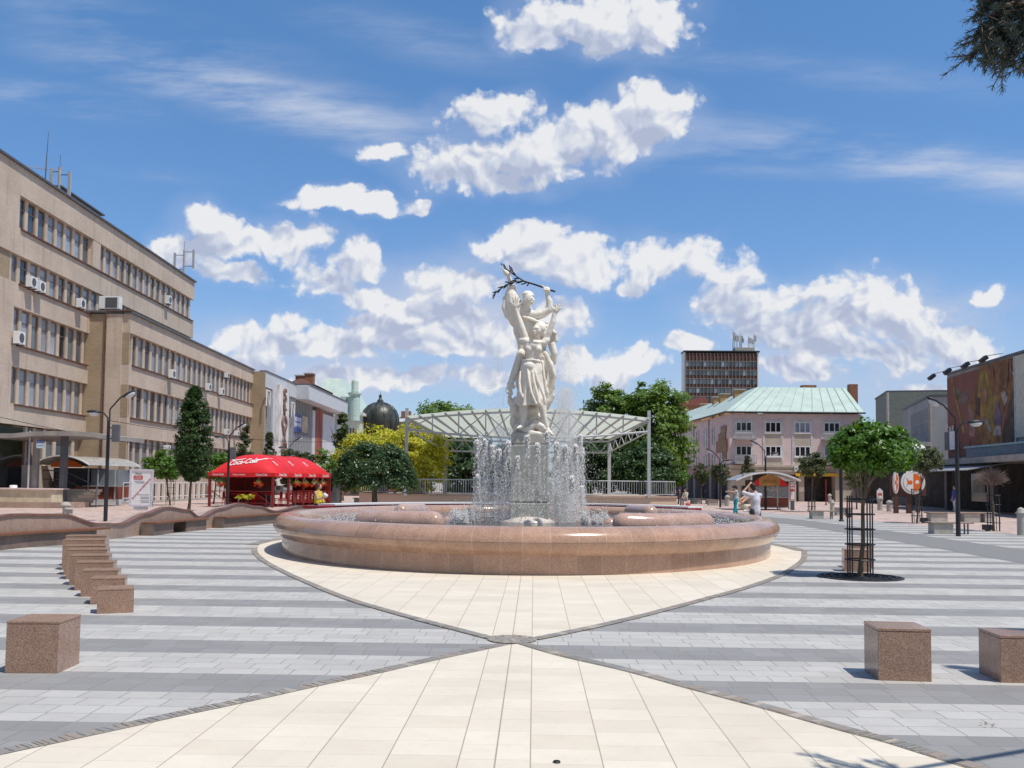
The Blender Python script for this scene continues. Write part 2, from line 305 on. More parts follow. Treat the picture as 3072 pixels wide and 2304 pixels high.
def brickmat(name, c1, c2, mortar, bw=0.3, bh=0.085, rust=0.0, rough=0.8):
    m, N, L, p = newmat(name)
    uv = N.new('ShaderNodeUVMap')
    b = N.new('ShaderNodeTexBrick'); b.inputs['Color1'].default_value = (*c1, 1); b.inputs['Color2'].default_value = (*c2, 1); b.inputs['Mortar'].default_value = (*mortar, 1)
    b.inputs['Scale'].default_value = 1; b.inputs['Brick Width'].default_value = bw; b.inputs['Row Height'].default_value = bh; b.inputs['Mortar Size'].default_value = 0.008
    L.new(uv.outputs[0], b.inputs['Vector'])
    tc = N.new('ShaderNodeTexCoord')
    n = N.new('ShaderNodeTexNoise'); n.inputs['Scale'].default_value = 0.35; n.inputs['Detail'].default_value = 8; n.inputs['Roughness'].default_value = 0.65; L.new(tc.outputs['Object'], n.inputs['Vector'])
    r = N.new('ShaderNodeMapRange'); r.inputs['From Min'].default_value = 0.3; r.inputs['From Max'].default_value = 0.7; r.inputs['To Min'].default_value = 0.84; r.inputs['To Max'].default_value = 1.1; L.new(n.outputs[0], r.inputs['Value'])
    v = N.new('ShaderNodeVectorMath'); v.operation = 'SCALE'; L.new(b.outputs[0], v.inputs[0]); L.new(r.outputs[0], v.inputs['Scale'])
    col = v.outputs[0]
    if rust:
        mp = N.new('ShaderNodeMapping'); mp.inputs['Scale'].default_value = (2.6, 2.6, 0.22); L.new(tc.outputs['Object'], mp.inputs[0])
        n3 = N.new('ShaderNodeTexNoise'); n3.inputs['Scale'].default_value = 1; n3.inputs['Detail'].default_value = 5; L.new(mp.outputs[0], n3.inputs['Vector'])
        r3 = N.new('ShaderNodeMapRange'); r3.inputs['From Min'].default_value = 0.56; r3.inputs['From Max'].default_value = 0.8; r3.inputs['To Max'].default_value = rust; L.new(n3.outputs[0], r3.inputs['Value'])
        mx = N.new('ShaderNodeMix'); mx.data_type = 'RGBA'; L.new(r3.outputs[0], mx.inputs[0]); L.new(col, mx.inputs[6]); mx.inputs[7].default_value = (0.30, 0.15, 0.09, 1); col = mx.outputs[2]
    L.new(col, p.inputs['Base Color']); p.inputs['Roughness'].default_value = rough; p.inputs['Specular IOR Level'].default_value = 0.2
    MATS[name] = m; return m
def glassmat(name, col, rough=0.08, var=0.4):
    """window glass with curtain or dark room behind: tone differs from pane to pane"""
    m, N, L, p = newmat(name)
    oi = N.new('ShaderNodeObjectInfo'); r = N.new('ShaderNodeMapRange'); r.inputs['To Min'].default_value = 1 - var; r.inputs['To Max'].default_value = 1 + var; L.new(oi.outputs['Random'], r.inputs['Value'])
    tc = N.new('ShaderNodeTexCoord'); n = N.new('ShaderNodeTexNoise'); n.inputs['Scale'].default_value = 0.8; n.inputs['Detail'].default_value = 3; L.new(tc.outputs['Object'], n.inputs['Vector'])
    r2_ = N.new('ShaderNodeMapRange'); r2_.inputs['To Min'].default_value = 0.5; r2_.inputs['To Max'].default_value = 1.5; L.new(n.outputs[0], r2_.inputs['Value'])
    mm = N.new('ShaderNodeMath'); mm.operation = 'MULTIPLY'; L.new(r.outputs[0], mm.inputs[0]); L.new(r2_.outputs[0], mm.inputs[1])
    v = N.new('ShaderNodeVectorMath'); v.operation = 'SCALE'; v.inputs[0].default_value = col; L.new(mm.outputs[0], v.inputs['Scale'])
    L.new(v.outputs[0], p.inputs['Base Color']); p.inputs['Roughness'].default_value = rough; p.inputs['Specular IOR Level'].default_value = 0.8
    MATS[name] = m; return m
G_PINK = granite('pink_granite', (0.23, 0.125, 0.085), (0.36, 0.215, 0.15), (0.47, 0.33, 0.255), 0.2, scale=130)
G_RIM = granite('rim_granite', (0.38, 0.21, 0.14), (0.47, 0.285, 0.20), (0.56, 0.39, 0.30), 0.16, seg=0.47)
G_WALL = granite('wall_granite', (0.30, 0.20, 0.15), (0.42, 0.30, 0.24), (0.53, 0.41, 0.34), 0.45, seg=0.62)
G_WET = granite('wet_granite', (0.42, 0.25, 0.19), (0.52, 0.34, 0.27), (0.62, 0.46, 0.39), 0.15, scale=60)
PV_S = paving('striped_paving', 'stripe'); PV_B = paving('cream_paving', 'beige'); PV_P = paving('pink_paving_slabs', 'pink')
COB = island('cobble_stone', [(0.21, 0.20, 0.185), (0.28, 0.26, 0.235), (0.32, 0.26, 0.215), (0.24, 0.24, 0.24), (0.42, 0.37, 0.31)], 0.85)
GROUT = mat('cobble_grout', (0.33, 0.29, 0.24), 0.95, var=0.3, scale=12)
ASPH = mat('grey_fine_paving', (0.235, 0.23, 0.225), 0.9, var=0.06, scale=40, bump=0.2, bscale=200)
BRK = brickmat('sand_brick', (0.64, 0.53, 0.43), (0.58, 0.475, 0.385), (0.50, 0.41, 0.33), rust=0.5)
BRKD = brickmat('sand_brick_panel', (0.45, 0.345, 0.235), (0.39, 0.30, 0.20), (0.30, 0.23, 0.16))
RUST = mat('rust_brown_metal', (0.16, 0.075, 0.05), 0.7, var=0.3, scale=4)
FRM = mat('brown_window_frame', (0.30, 0.235, 0.19), 0.6, var=0.15)
FRL = mat('pale_window_frame', (0.62, 0.58, 0.52), 0.5, var=0.08)
GLS = glassmat('window_glass', (0.085, 0.105, 0.125), 0.07, 0.7)
GLD = glassmat('dark_glass', (0.022, 0.024, 0.028), 0.07, 0.4)
GLB = glassmat('curtained_glass', (0.27, 0.31, 0.37), 0.2, 0.35)
WHT = mat('white_paint', (0.80, 0.80, 0.80), 0.5, var=0.04)
LGR = mat('light_grey_panel', (0.58, 0.60, 0.63), 0.55, var=0.06, scale=1)
CON = mat('concrete', (0.46, 0.44, 0.40), 0.85, var=0.12, scale=2.5, bump=0.15)
COND = mat('aged_concrete', (0.36, 0.34, 0.32), 0.9, var=0.14, scale=1.2)
BLK = mat('black_metal', (0.022, 0.024, 0.03), 0.45, var=0.1)
DGR = mat('dark_grey_metal', (0.11, 0.115, 0.13), 0.5, var=0.1)
STL = mat('grey_steel_paint', (0.45, 0.465, 0.49), 0.45, 0.1, var=0.05)
WOOD = mat('brown_bench_wood', (0.23, 0.10, 0.055), 0.6, var=0.25, scale=5, stretch=(1, 8, 8))
WOODG = mat('weathered_bench_wood', (0.36, 0.27, 0.22), 0.8, var=0.2, scale=5, stretch=(1, 8, 8))
RED = mat('red_tent_fabric', (0.72, 0.022, 0.028), 0.55, var=0.05, scale=2)
REDW = mat('red_painted_wood', (0.24, 0.024, 0.02), 0.55, var=0.18, scale=4)
BROWN = mat('brown_kiosk_panel', (0.22, 0.055, 0.03), 0.5, var=0.12)
ORG = mat('orange_sign_paint', (0.78, 0.16, 0.02), 0.5, var=0.04)
YEL = mat('yellow_sign_paint', (0.85, 0.50, 0.04), 0.5, var=0.05)
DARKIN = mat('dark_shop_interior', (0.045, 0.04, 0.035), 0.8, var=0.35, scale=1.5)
COPPER = mat('pale_green_copper', (0.50, 0.60, 0.54), 0.6, var=0.07, scale=0.7)
LEADD = mat('dark_dome_sheet', (0.075, 0.08, 0.07), 0.42, 0.35, var=0.3, scale=1.2, stretch=(1, 1, 0.4))
BRKR = mat('red_brown_brick', (0.33, 0.15, 0.09), 0.85, var=0.2, scale=6)
STUC = mat('pink_stucco', (0.74, 0.59, 0.575), 0.85, var=0.05, scale=0.8, bump=0.1, bscale=30)
STUT = mat('tan_stucco_panel', (0.55, 0.48, 0.40), 0.85, var=0.08, scale=1)
BARK = mat('tree_bark', (0.16, 0.12, 0.085), 0.95, var=0.25, scale=9, bump=0.6, bscale=30, stretch=(1, 1, 0.3))
SKIN = mat('skin', (0.58, 0.34, 0.24), 0.55, var=0.05, scale=6)
HAIRD = mat('dark_hair', (0.03, 0.018, 0.012), 0.6, var=0.2)
STONE = mat('white_marble', (0.86, 0.81, 0.72), 0.55, var=0.07, scale=2.2, bump=0.12, bscale=26, var2=(0.73, 0.665, 0.57))
PED = mat('grey_marble', (0.42, 0.43, 0.39), 0.35, var=0.10, scale=3)
BRZ = mat('dark_bronze', (0.055, 0.055, 0.05), 0.4, 0.6, var=0.3, scale=9)
# ------------------------------------------------------------------ mesh helpers
class MB:
    def __init__(s): s.v = []; s.f = []; s.uv = []
    def face(s, pts, uv=None):
        i = len(s.v); s.v += [tuple(p) for p in pts]; s.f.append(tuple(range(i, i + len(pts)))); s.uv.append(uv)
    def hexa(s, c, uvs=None):
        """c: 8 corners, bottom 4 ccw then top 4"""
        i = len(s.v); s.v += [tuple(p) for p in c]
        for q in ((3, 2, 1, 0), (4, 5, 6, 7), (0, 1, 5, 4), (1, 2, 6, 5), (2, 3, 7, 6), (3, 0, 4, 7)):
            s.f.append(tuple(i + k for k in q))
            P = [Vector(c[k]) for k in q]
            # planar uv in metres for brick patterns: horizontal run and height
            n = (P[1] - P[0]).cross(P[2] - P[0])
            if n.length > 0: n.normalize()
            if abs(n.z) > 0.7: s.uv.append([(p.x, p.y) for p in P])
            else:
                t = Vector((-n.y, n.x, 0)).normalized(); s.uv.append([(p.dot(t), p.z) for p in P])
    def box(s, x0, x1, y0, y1, z0, z1):
        s.hexa([(x0, y0, z0), (x1, y0, z0), (x1, y1, z0), (x0, y1, z0), (x0, y0, z1), (x1, y0, z1), (x1, y1, z1), (x0, y1, z1)])
    def tube(s, pts, rad, n=8, cap=True):
        pts = [Vector(p) for p in pts]; rad = rad if isinstance(rad, (list, tuple)) else [rad] * len(pts)
        rings = []; pn = None
        for k, p in enumerate(pts):
            d = (pts[min(k + 1, len(pts) - 1)] - pts[max(k - 1, 0)]).normalized()
            if pn is None: a = d.orthogonal().normalized()
            else: a = (pn - d * pn.dot(d)).normalized()
            pn = a; b = d.cross(a)
            i = len(s.v)
            for j in range(n):
                t = 2 * math.pi * j / n; s.v.append(tuple(p + (a * math.cos(t) + b * math.sin(t)) * rad[k]))
            rings.append(i)
        for k in range(len(rings) - 1):
            for j in range(n):
                s.f.append((rings[k] + j, rings[k] + (j + 1) % n, rings[k + 1] + (j + 1) % n, rings[k + 1] + j)); s.uv.append(None)
        if cap:
            s.f.append(tuple(rings[0] + j for j in reversed(range(n)))); s.uv.append(None)
            s.f.append(tuple(rings[-1] + j for j in range(n))); s.uv.append(None)
    def lathe(s, prof, c=(0, 0, 0), n=20, sx=1, sy=1):
        c = Vector(c); rings = []
        for (r, z) in prof:
            i = len(s.v)
            for j in range(n):
                t = 2 * math.pi * j / n; s.v.append((c.x + r * sx * math.cos(t), c.y + r * sy * math.sin(t), c.z + z))
            rings.append(i)
        for k in range(len(rings) - 1):
            for j in range(n):
                s.f.append((rings[k] + j, rings[k] + (j + 1) % n, rings[k + 1] + (j + 1) % n, rings[k + 1] + j)); s.uv.append(None)
        s.f.append(tuple(rings[0] + j for j in reversed(range(n)))); s.uv.append(None)
        s.f.append(tuple(rings[-1] + j for j in range(n))); s.uv.append(None)
    def ball(s, c, r, n=12, m=8, rot=None):
        c = Vector(c); r = Vector(r) if hasattr(r, '__len__') else Vector((r, r, r)); i0 = len(s.v)
        def tr(v):
            v = Vector((v.x * r.x, v.y * r.y, v.z * r.z))
            if rot is not None: v = rot @ v
            return tuple(c + v)
        s.v.append(tr(Vector((0, 0, -1))))
        for k in range(1, m):
            ph = -math.pi / 2 + math.pi * k / m
            for j in range(n):
                t = 2 * math.pi * j / n; s.v.append(tr(Vector((math.cos(ph) * math.cos(t), math.cos(ph) * math.sin(t), math.sin(ph)))))
        s.v.append(tr(Vector((0, 0, 1)))); last = len(s.v) - 1
        for j in range(n):
            s.f.append((i0, i0 + 1 + (j + 1) % n, i0 + 1 + j)); s.uv.append(None)
            b = i0 + 1 + (m - 2) * n; s.f.append((b + j, b + (j + 1) % n, last)); s.uv.append(None)
        for k in range(m - 2):
            a = i0 + 1 + k * n
            for j in range(n): s.f.append((a + j, a + (j + 1) % n, a + n + (j + 1) % n, a + n + j)); s.uv.append(None)
    def caps(s, pts, rad, n=12):
        """chain of tapered capsules (closed pieces, to be fused)"""
        for k in range(len(pts) - 1):
            a, b = Vector(pts[k]), Vector(pts[k + 1]); ra, rb = rad[k], rad[k + 1]; d = (b - a)
            if d.length < 1e-6: continue
            u = d.normalized(); P = []; Q = []
            for t in (-1, -0.86, -0.5, 0): P.append(a + u * ra * t); Q.append(max(0.02 * ra, ra * math.sqrt(max(0, 1 - t * t))))
            for t in (0, 0.5, 0.86, 1): P.append(b + u * rb * t); Q.append(max(0.02 * rb, rb * math.sqrt(max(0, 1 - t * t))))
            s.tube(P, Q, n)
    def mesh(s, name, smooth=False):
        me = bpy.data.meshes.new(name); me.from_pydata(s.v, [], s.f)
        if any(u is not None for u in s.uv):
            ul = me.uv_layers.new(name='UVMap'); k = 0; buf = []
            for f, u in zip(s.f, s.uv):
                if u is None: buf += [0.0] * (2 * len(f))
                else:
                    for q in u: buf += [q[0], q[1]]
            ul.data.foreach_set('uv', buf)
        if smooth: me.polygons.foreach_set('use_smooth', [True] * len(me.polygons))
        me.update(); return me
    def build(s, name, material, parent=None, smooth=False, bevel=0, loc=None):
        me = s.mesh(name, smooth); o = bpy.data.objects.new(name, me); C.objects.link(o)
        if material: me.materials.append(material)
        if parent is not None:
            o.parent = parent; o.matrix_parent_inverse = Matrix.Translation(-parent.location) if parent.rotation_euler.z == 0 else parent_inv(parent)
        if bevel:
            b = o.modifiers.new('bevel', 'BEVEL'); b.width = bevel; b.segments = 2; b.limit_method = 'ANGLE'
        if smooth is True and False: pass
        return o
def parent_inv(p): return (Matrix.LocRotScale(p.location, p.rotation_euler, (1, 1, 1))).inverted()
def tag(o, label=None, cat=None, group=None, kind=None):
    if label: o['label'] = label
    if cat: o['category'] = cat
    if group: o['group'] = group
    if kind: o['kind'] = kind
    return o
def thing(name, label, cat, loc=(0, 0, 0), group=None):
    o = bpy.data.objects.new(name, None); C.objects.link(o); o.location = loc; o.empty_display_size = 0.2
    return tag(o, label, cat, group)
def copy_tree(o, parent=None):
    c = o.copy(); C.objects.link(c)
    if parent is not None: c.parent = parent; c.matrix_parent_inverse = o.matrix_parent_inverse
    for ch in list(o.children): copy_tree(ch, c)
    return c
def autosmooth(o, ang=40):
    me = o.data; me.polygons.foreach_set('use_smooth', [True] * len(me.polygons))
    try: me.set_sharp_from_angle(angle=R(ang))
    except Exception: pass
    return o
def sculpt(name, mb, voxel, material, parent=None, smooth=2, factor=0.5, disp=None):
    """fuse overlapping closed pieces into one continuous skin"""
    me = mb.mesh(name); o = bpy.data.objects.new(name, me); C.objects.link(o)
    m = o.modifiers.new('r', 'REMESH'); m.mode = 'VOXEL'; m.voxel_size = voxel
    if smooth: s_ = o.modifiers.new('s', 'SMOOTH'); s_.iterations = smooth; s_.factor = factor
    dg = bpy.context.evaluated_depsgraph_get(); ev = o.evaluated_get(dg)
    nm = bpy.data.meshes.new_from_object(ev); nm.name = name
    o.modifiers.clear(); o.data = nm; bpy.data.meshes.remove(me)
    if disp:
        co = np.empty(len(nm.vertices) * 3); nm.vertices.foreach_get('co', co); co = co.reshape(-1, 3); no = np.empty_like(co).ravel(); nm.vertices.foreach_get('normal', no); no = no.reshape(-1, 3)
        d = np.array([disp(Vector(p)) for p in co]); co += no * d[:, None]; nm.vertices.foreach_set('co', co.ravel())
    nm.materials.clear(); nm.materials.append(material); nm.polygons.foreach_set('use_smooth', [True] * len(nm.polygons)); nm.update()
    if parent is not None: o.parent = parent; o.matrix_parent_inverse = parent_inv(parent)
    return o
def text(body, size, material, parent, M4, extrude=0.01, shear=0.0, name='lettering', align='CENTER', sx=1.0, bold=0.0):
    cu = bpy.data.curves.new('t', 'FONT'); cu.body = body; cu.size = size; cu.extrude = extrude; cu.shear = shear; cu.align_x = align; cu.align_y = 'CENTER'; cu.offset = bold; cu.resolution_u = 3
    to = bpy.data.objects.new('t', cu); C.objects.link(to); dg = bpy.context.evaluated_depsgraph_get()
    me = bpy.data.meshes.new_from_object(to.evaluated_get(dg)); bpy.data.objects.remove(to)
    me.transform(Matrix.Diagonal((sx, 1, 1, 1))); me.transform(M4); me.name = name; me.materials.clear(); me.materials.append(material)
    o = bpy.data.objects.new(name, me); C.objects.link(o)
    if parent is not None: o.parent = parent; o.matrix_parent_inverse = parent_inv(parent)
    return o
def frame_mat(origin, u, n):
    """text plane: u runs to the reader's right, n towards the reader"""
    u = Vector(u).normalized(); n = Vector(n).normalized(); w = n.cross(u).normalized()
    return Matrix.Translation(Vector(origin)) @ Matrix((u, w, n)).transposed().to_4x4()
class Fr:
    """vertical facade plane from P0 to P1 (x,y); outward normal n = towards the square"""
    def __init__(s, P0, P1, side=1):
        s.P = Vector((P0[0], P0[1], 0)); e = Vector((P1[0], P1[1], 0)); s.u = (e - s.P).normalized(); s.L = (e - s.P).length
        s.n = Vector((s.u.y, -s.u.x, 0)) * side
    def pt(s, u, z, d=0.0): return s.P + s.u * u + Vector((0, 0, z)) + s.n * d
    def px(s, px, py, d=0.0):
        r = ray(px, py); o = s.P + s.n * d; t = (o - CAM).dot(s.n) / r.dot(s.n); q = CAM + r * t
        return ((q - s.P).dot(s.u), q.z)
    def U(s, px, py=1447, d=0.0): return s.px(px, py, d)[0]
    def Z(s, px, py, d=0.0): return s.px(px, py, d)[1]
    def box(s, mb, u0, u1, z0, z1, d0, d1):
        if u0 > u1: u0, u1 = u1, u0
        c = [s.pt(u0, z0, d1), s.pt(u1, z0, d1), s.pt(u1, z0, d0), s.pt(u0, z0, d0)]
        t = [p + Vector((0, 0, z1 - z0)) for p in c]
        if (c[1] - c[0]).cross(c[3] - c[0]).z < 0: c = c[::-1]; t = t[::-1]
        mb.hexa(c + t)
    def mat4(s, u, z, d, flip=False):
        return frame_mat(s.pt(u, z, d), -s.u if flip else s.u, s.n)
def window(fr, parent, u0, u1, z0, z1, d, mf=None, mg=None, bars=1, transom=None, fw=0.05, proj=0.06, name='window'):
    mf = mf or FRM; mg = mg or GLS
    b = MB(); fr.box(b, u0, u0 + fw, z0, z1, d, d + proj); fr.box(b, u1 - fw, u1, z0, z1, d, d + proj)
    fr.box(b, u0 + fw, u1 - fw, z0, z0 + fw, d, d + proj); fr.box(b, u0 + fw, u1 - fw, z1 - fw, z1, d, d + proj)
    for k in range(1, bars): u = u0 + (u1 - u0) * k / bars; fr.box(b, u - fw / 2, u + fw / 2, z0 + fw, z1 - fw, d, d + proj - 0.006)
    if transom: zt = z0 + (z1 - z0) * transom; fr.box(b, u0 + fw, u1 - fw, zt - fw / 2, zt + fw / 2, d, d + proj - 0.012)
    o = b.build(name, mf, parent)
    g = MB(); fr.box(g, u0 + fw * 0.5, u1 - fw * 0.5, z0 + fw * 0.5, z1 - fw * 0.5, d - 0.02, d + 0.015)
    p = g.build('pane', mg, None); p.parent = o; p.matrix_parent_inverse = o.matrix_world.inverted() if o.parent is None else Matrix.Identity(4)
    # children of a part keep world coordinates: parts themselves sit at identity in world space
    p.matrix_parent_inverse = Matrix.Identity(4)
    return o
def sub(mb, name, material, part, smooth=False):
    """a sub-part of a part (parts are built in world coordinates)"""
    o = mb.build(name, material, None, smooth); o.parent = part; o.matrix_parent_inverse = Matrix.Identity(4); return o
# ------------------------------------------------------------------ ground and paving
def flat(name, pts, z, material, label=None, kind='structure'):
    b = MB(); b.face([(p[0], p[1], z) for p in pts]); o = b.build(name, material); return tag(o, kind=kind)
flat('ground', [(-900, -60), (900, -60), (900, 1500), (-900, 1500)], -0.03, mat('pale_far_ground', (0.36, 0.33, 0.29), 0.9, var=0.1, scale=0.2))
flat('pink_pavement', [(-60, -12), (70, -12), (70, 150), (-60, 150)], -0.004, PV_P)
def G(*a): return [tuple(gp(x, y)[:2]) for x, y in a]
ur = G((2300, 1538), (2440, 1548), (2620, 1564), (2780, 1578), (3072, 1604), (3400, 1645))
flat('plaza_pavement', [(-14.0, -8), (16.5, -8)] + ur[::-1] + [(-9.5, ur[0][1]), (-9.3, 36), (-11.0, 28), (-12.2, 20), (-14, 10)], 0.0, PV_S)
band_lo = G((2250, 1560), (2400, 1577), (2700, 1626), (3072, 1691), (3400, 1760)); band_up = G((2150, 1538), (2400, 1559), (2700, 1597), (3072, 1650), (3400, 1700))
flat('grey_path', band_lo + [(17, 11.5), (22, 11.5)] + band_up[::-1], 0.004, ASPH)
# cream carpet around the basin and the cream path at our feet, edged with cobbles
def z1(x, y): return gp(x / 1.44, 1550 + y / 1.44)
def z2(x, y): return gp(1536 + x / 1.44, 1550 + y / 1.44)
FC = Vector((-0.20, 24.2, 0)); FA, FB = 5.86, 7.8
Lup = [z1(1112, 140), z1(1118, 160), z1(1160, 195), z1(1230, 232), z1(1300, 265), z1(1500, 347), z1(1700, 408), z1(1900, 462), z1(2060, 503), z1(2180, 534)]
Rup = [z2(1250, 150), z2(1245, 185), z2(1200, 220), z2(1140, 255), z2(1000, 305), z2(850, 346), z2(700, 386), z2(530, 430), z2(300, 482), z2(75, 528)]
Llo = [z1(2190, 558), z1(1900, 620), z1(1640, 680), z1(1440, 722), z1(1200, 776), z1(1000, 820), z1(800, 862), z1(560, 915), z1(250, 982), z1(0, 1035), z1(-900, 1230)]
Rlo = [z2(20, 552), z2(200, 605), z2(480, 670), z2(750, 745), z2(1050, 825), z2(1400, 925), z2(1600, 978), z2(1830, 1050), z2(2600, 1290)]
def catmull(P, n=8):
    P = [Vector(p) for p in P]; out = []
    for i in range(len(P) - 1):
        a = P[max(i - 1, 0)]; b = P[i]; c = P[i + 1]; d = P[min(i + 2, len(P) - 1)]
        for k in range(n):
            t = k / n; out.append(0.5 * ((2 * b) + (c - a) * t + (2 * a - 5 * b + 4 * c - d) * t * t + (3 * b - a - 3 * c + d) * t ** 3))
    return out + [P[-1]]
back = []
for k in range(25):
    t = R(-6 + 192 * k / 24); back.append(Vector((FC.x + (FA + 0.72) * math.cos(t), FC.y + (FB + 0.6) * math.sin(t), 0)))
CL, CR = catmull(Lup), catmull(Rup)
flat('cream_pavement', [p[:2] for p in CL] + [p[:2] for p in CR[::-1]] + [p[:2] for p in back], 0.006, PV_B)
LL, LR = catmull(Llo), catmull(Rlo)
flat('cream_path', [p[:2] for p in LL[::-1]] + [p[:2] for p in LR] + [(3.5, -6), (-3.5, -6)], 0.006, PV_B)
def cobbles(paths, wid, z):
    b = MB(); g = MB()
    for path, side in paths:
        acc = 0; pts = [p.copy() for p in path]
        for i in range(len(pts) - 1):
            a, c = pts[i], pts[i + 1]; d = (c - a); L_ = d.length
            if L_ < 1e-4: continue
            d.normalize(); n = Vector((-d.y, d.x, 0)) * side
            g.face([Vector((q.x, q.y, z)) for q in ((a, c, c + n * wid, a + n * wid) if side > 0 else (a + n * wid, c + n * wid, c, a))])
            m = max(1, round(L_ / 0.105)); st = L_ / m
            rows = max(1, round(wid / 0.14)); rw = wid / rows
            for k in range(m):
                for r_ in range(rows):
                    j = [random.uniform(-.009, .009) for _ in range(8)]
                    s0 = k * st + 0.004; s1 = (k + 1) * st - 0.004; w0 = r_ * rw + 0.008; w1 = (r_ + 1) * rw - 0.008
                    q = [a + d * (s0 + j[0]) + n * (w0 + j[1] * .5), a + d * (s1 + j[2]) + n * (w0 + j[3] * .5), a + d * (s1 + j[4]) + n * (w1 + j[5] * .5), a + d * (s0 + j[6]) + n * (w1 + j[7] * .5)]
                    if side < 0: q = q[::-1]
                    h = z + 0.003 + random.uniform(0, 0.003)
                    lo = [Vector((p.x, p.y, z - 0.004)) for p in q]; hi = [Vector((p.x, p.y, h)) for p in q]
                    cc = sum(hi, Vector()) / 4; hi = [cc + (p - cc) * 0.92 for p in hi]
                    b.hexa(lo + hi)
    tag(g.build('cobble_bed', GROUT), kind='structure'); tag(b.build('cobble_edging', COB), kind='structure')
full_l = back[12:] ; full_r = back[:13]
cobbles([(CL, -1), (CR, 1), (LL, 1 if False else -1), (LR, 1)], 0.13, 0.009)
cobbles([([Vector((p.x, p.y, 0)) for p in back], -1)], 0.34, 0.009)
# small round cobble rosette where the two edgings cross
X0 = gp(1536, 1920)
b = MB(); gb = MB(); gb.lathe([(0.25, 0), (0.25, 0.006)], (X0.x, X0.y, 0.006), 32)
for ring in range(4):
    rr = 0.03 + ring * 0.062; m = max(4, int(rr * 2 * math.pi / 0.1))
    for k in range(m):
        t = 2 * math.pi * (k + random.uniform(-.15, .15)) / m; b.ball((X0.x + rr * math.cos(t), X0.y + rr * math.sin(t), 0.010), (0.042, 0.034, 0.010), 6, 4, Matrix.Rotation(t, 3, 'Z'))
tag(gb.build('cobble_bed', GROUT), kind='structure'); tag(b.build('cobble_edging', COB), kind='structure')
# drain caps and leaves on the paving
def disc_thing(name, label, cat, p, r, m, h=0.012, group=None):
    b = MB(); b.lathe([(r, 0), (r, h * .7), (r * .8, h), (r * .75, h * .6), (0.001, h * .6)], (p.x, p.y, 0.005), 20); o = b.build(name, m); return tag(o, label, cat, group)
disc_thing('drain_cap', 'small dark round metal cap set in the cream path at the lower edge', 'drain cap', gp(1670, 2291), 0.022, BLK)
b = MB(); q = z2(2055, 905)
for k in range(5):
    a = k * 1.3; c = Vector((q.x + math.cos(a) * 0.03, q.y + math.sin(a) * .03, 0.004 + .004 * k)); b.face([c, c + Vector((.02 * math.cos(a), .02 * math.sin(a), .01)), c + Vector((.02 * math.cos(a + .8), .02 * math.sin(a + .8), .006)), c + Vector((.008 * math.cos(a + 1.2), .02 * math.sin(a + 1.2), 0))])
tag(b.build('dry_leaf', mat('dry_leaf', (0.36, 0.2, 0.09), 0.8)), 'curled dry brown leaf lying on the grey slabs right of the cream path', 'leaf')

# ------------------------------------------------------------------ granite cubes
def cube(x, y, w, h, dep, rot, label, group):
    """x, y: front left bottom corner"""
    t = thing('granite_cube', label, 'granite block', (x, y, 0), group); t.rotation_euler = (0, 0, rot)
    c_, s_ = math.cos(rot), math.sin(rot)
    def pt(a, b_, z): return Vector((x + a * c_ - b_ * s_, y + a * s_ + b_ * c_, z))
    def bx(a0, a1, b0, b1, z0, z1):
        m = MB(); m.hexa([pt(a0, b0, z0), pt(a1, b0, z0), pt(a1, b1, z0), pt(a0, b1, z0), pt(a0, b0, z1), pt(a1, b0, z1), pt(a1, b1, z1), pt(a0, b1, z1)]); return m
    bx(0, w, 0, dep, 0, h - 0.026).build('block', G_PINK, t, bevel=0.004)
    bx(-0.002, w + 0.002, -0.002, dep + 0.002, h - 0.024, h).build('top_slab', G_PINK, t, bevel=0.005)
    return t
def q5(x, y): return gp(100 + x / 5.53, 1550 + y / 5.53)
def cube_px(pl, pr, top, dep, rot, label, group, mat_top=None):
    a, c = pl, pr; w = (Vector(c) - Vector(a)).length; rot = math.atan2(c.y - a.y, c.x - a.x) if rot is None else rot
    cube(a.x, a.y, w, top, dep, rot, label, group)
GC = 'polished pink granite cubes set in rows on the paving'
def hgt(px, py, p): return at(px, py, p.y).z
p = z1(20, 676); cube_px(p, z1(248, 677), hgt(16, 1550 + 450 / 1.44, p), 0.42, None, 'big pink granite cube at the left edge of the picture, nearest of the left row', GC)
rows = [((1050, 1615), (1662, 1590), 1200, 'first and lowest granite block of the shrinking left row, right behind the big cube'),
        ((940, 1455), (1512, 1440), 1018, 'second block of the left granite row, just behind the lowest one'),
        ((780, 1330), (1390, 1318), 888, 'third block of the left granite row counted from the lowest one'),
        ((678, 1225), (1318, 1214), 752, 'fourth block of the left granite row counted from the lowest one'),
        ((590, 1135), (1240, 1124), 640, 'fifth block of the left granite row counted from the lowest one'),
        ((535, 1040), (1206, 1030), 540, 'sixth block of the left granite row counted from the lowest one'),
        ((497, 965), (1180, 956), 478, 'seventh block of the left granite row counted from the lowest one'),
        ((468, 885), (1170, 876), 380, 'second farthest block of the left granite row, near the curved bench wall'),
        ((520, 815), (1195, 808), 312, 'farthest block of the left granite row, against the curved bench wall')]
for a, c, tp, lb in rows:
    pa, pc = q5(*a), q5(*c); cube_px(pa, pc, hgt(100 + a[0] / 5.53, 1550 + tp / 5.53, pa), 0.34, None, lb, GC)
def q4(x, y): return gp(2400 + x / 3.2917, 1550 + y / 3.2917)
p = q4(775, 1617); cube_px(p, q4(1303, 1632), hgt(2635, 1550 + 1100 / 3.2917, p), 0.42, None, 'pink granite cube standing alone on the right, casting a dark shadow to its left', GC)
p = q4(1985, 1640); cube_px(p, q4(2525, 1652), hgt(3003, 1550 + 1172 / 3.2917, p), 0.42, None, 'pink granite cube cut off by the right edge of the picture', GC)
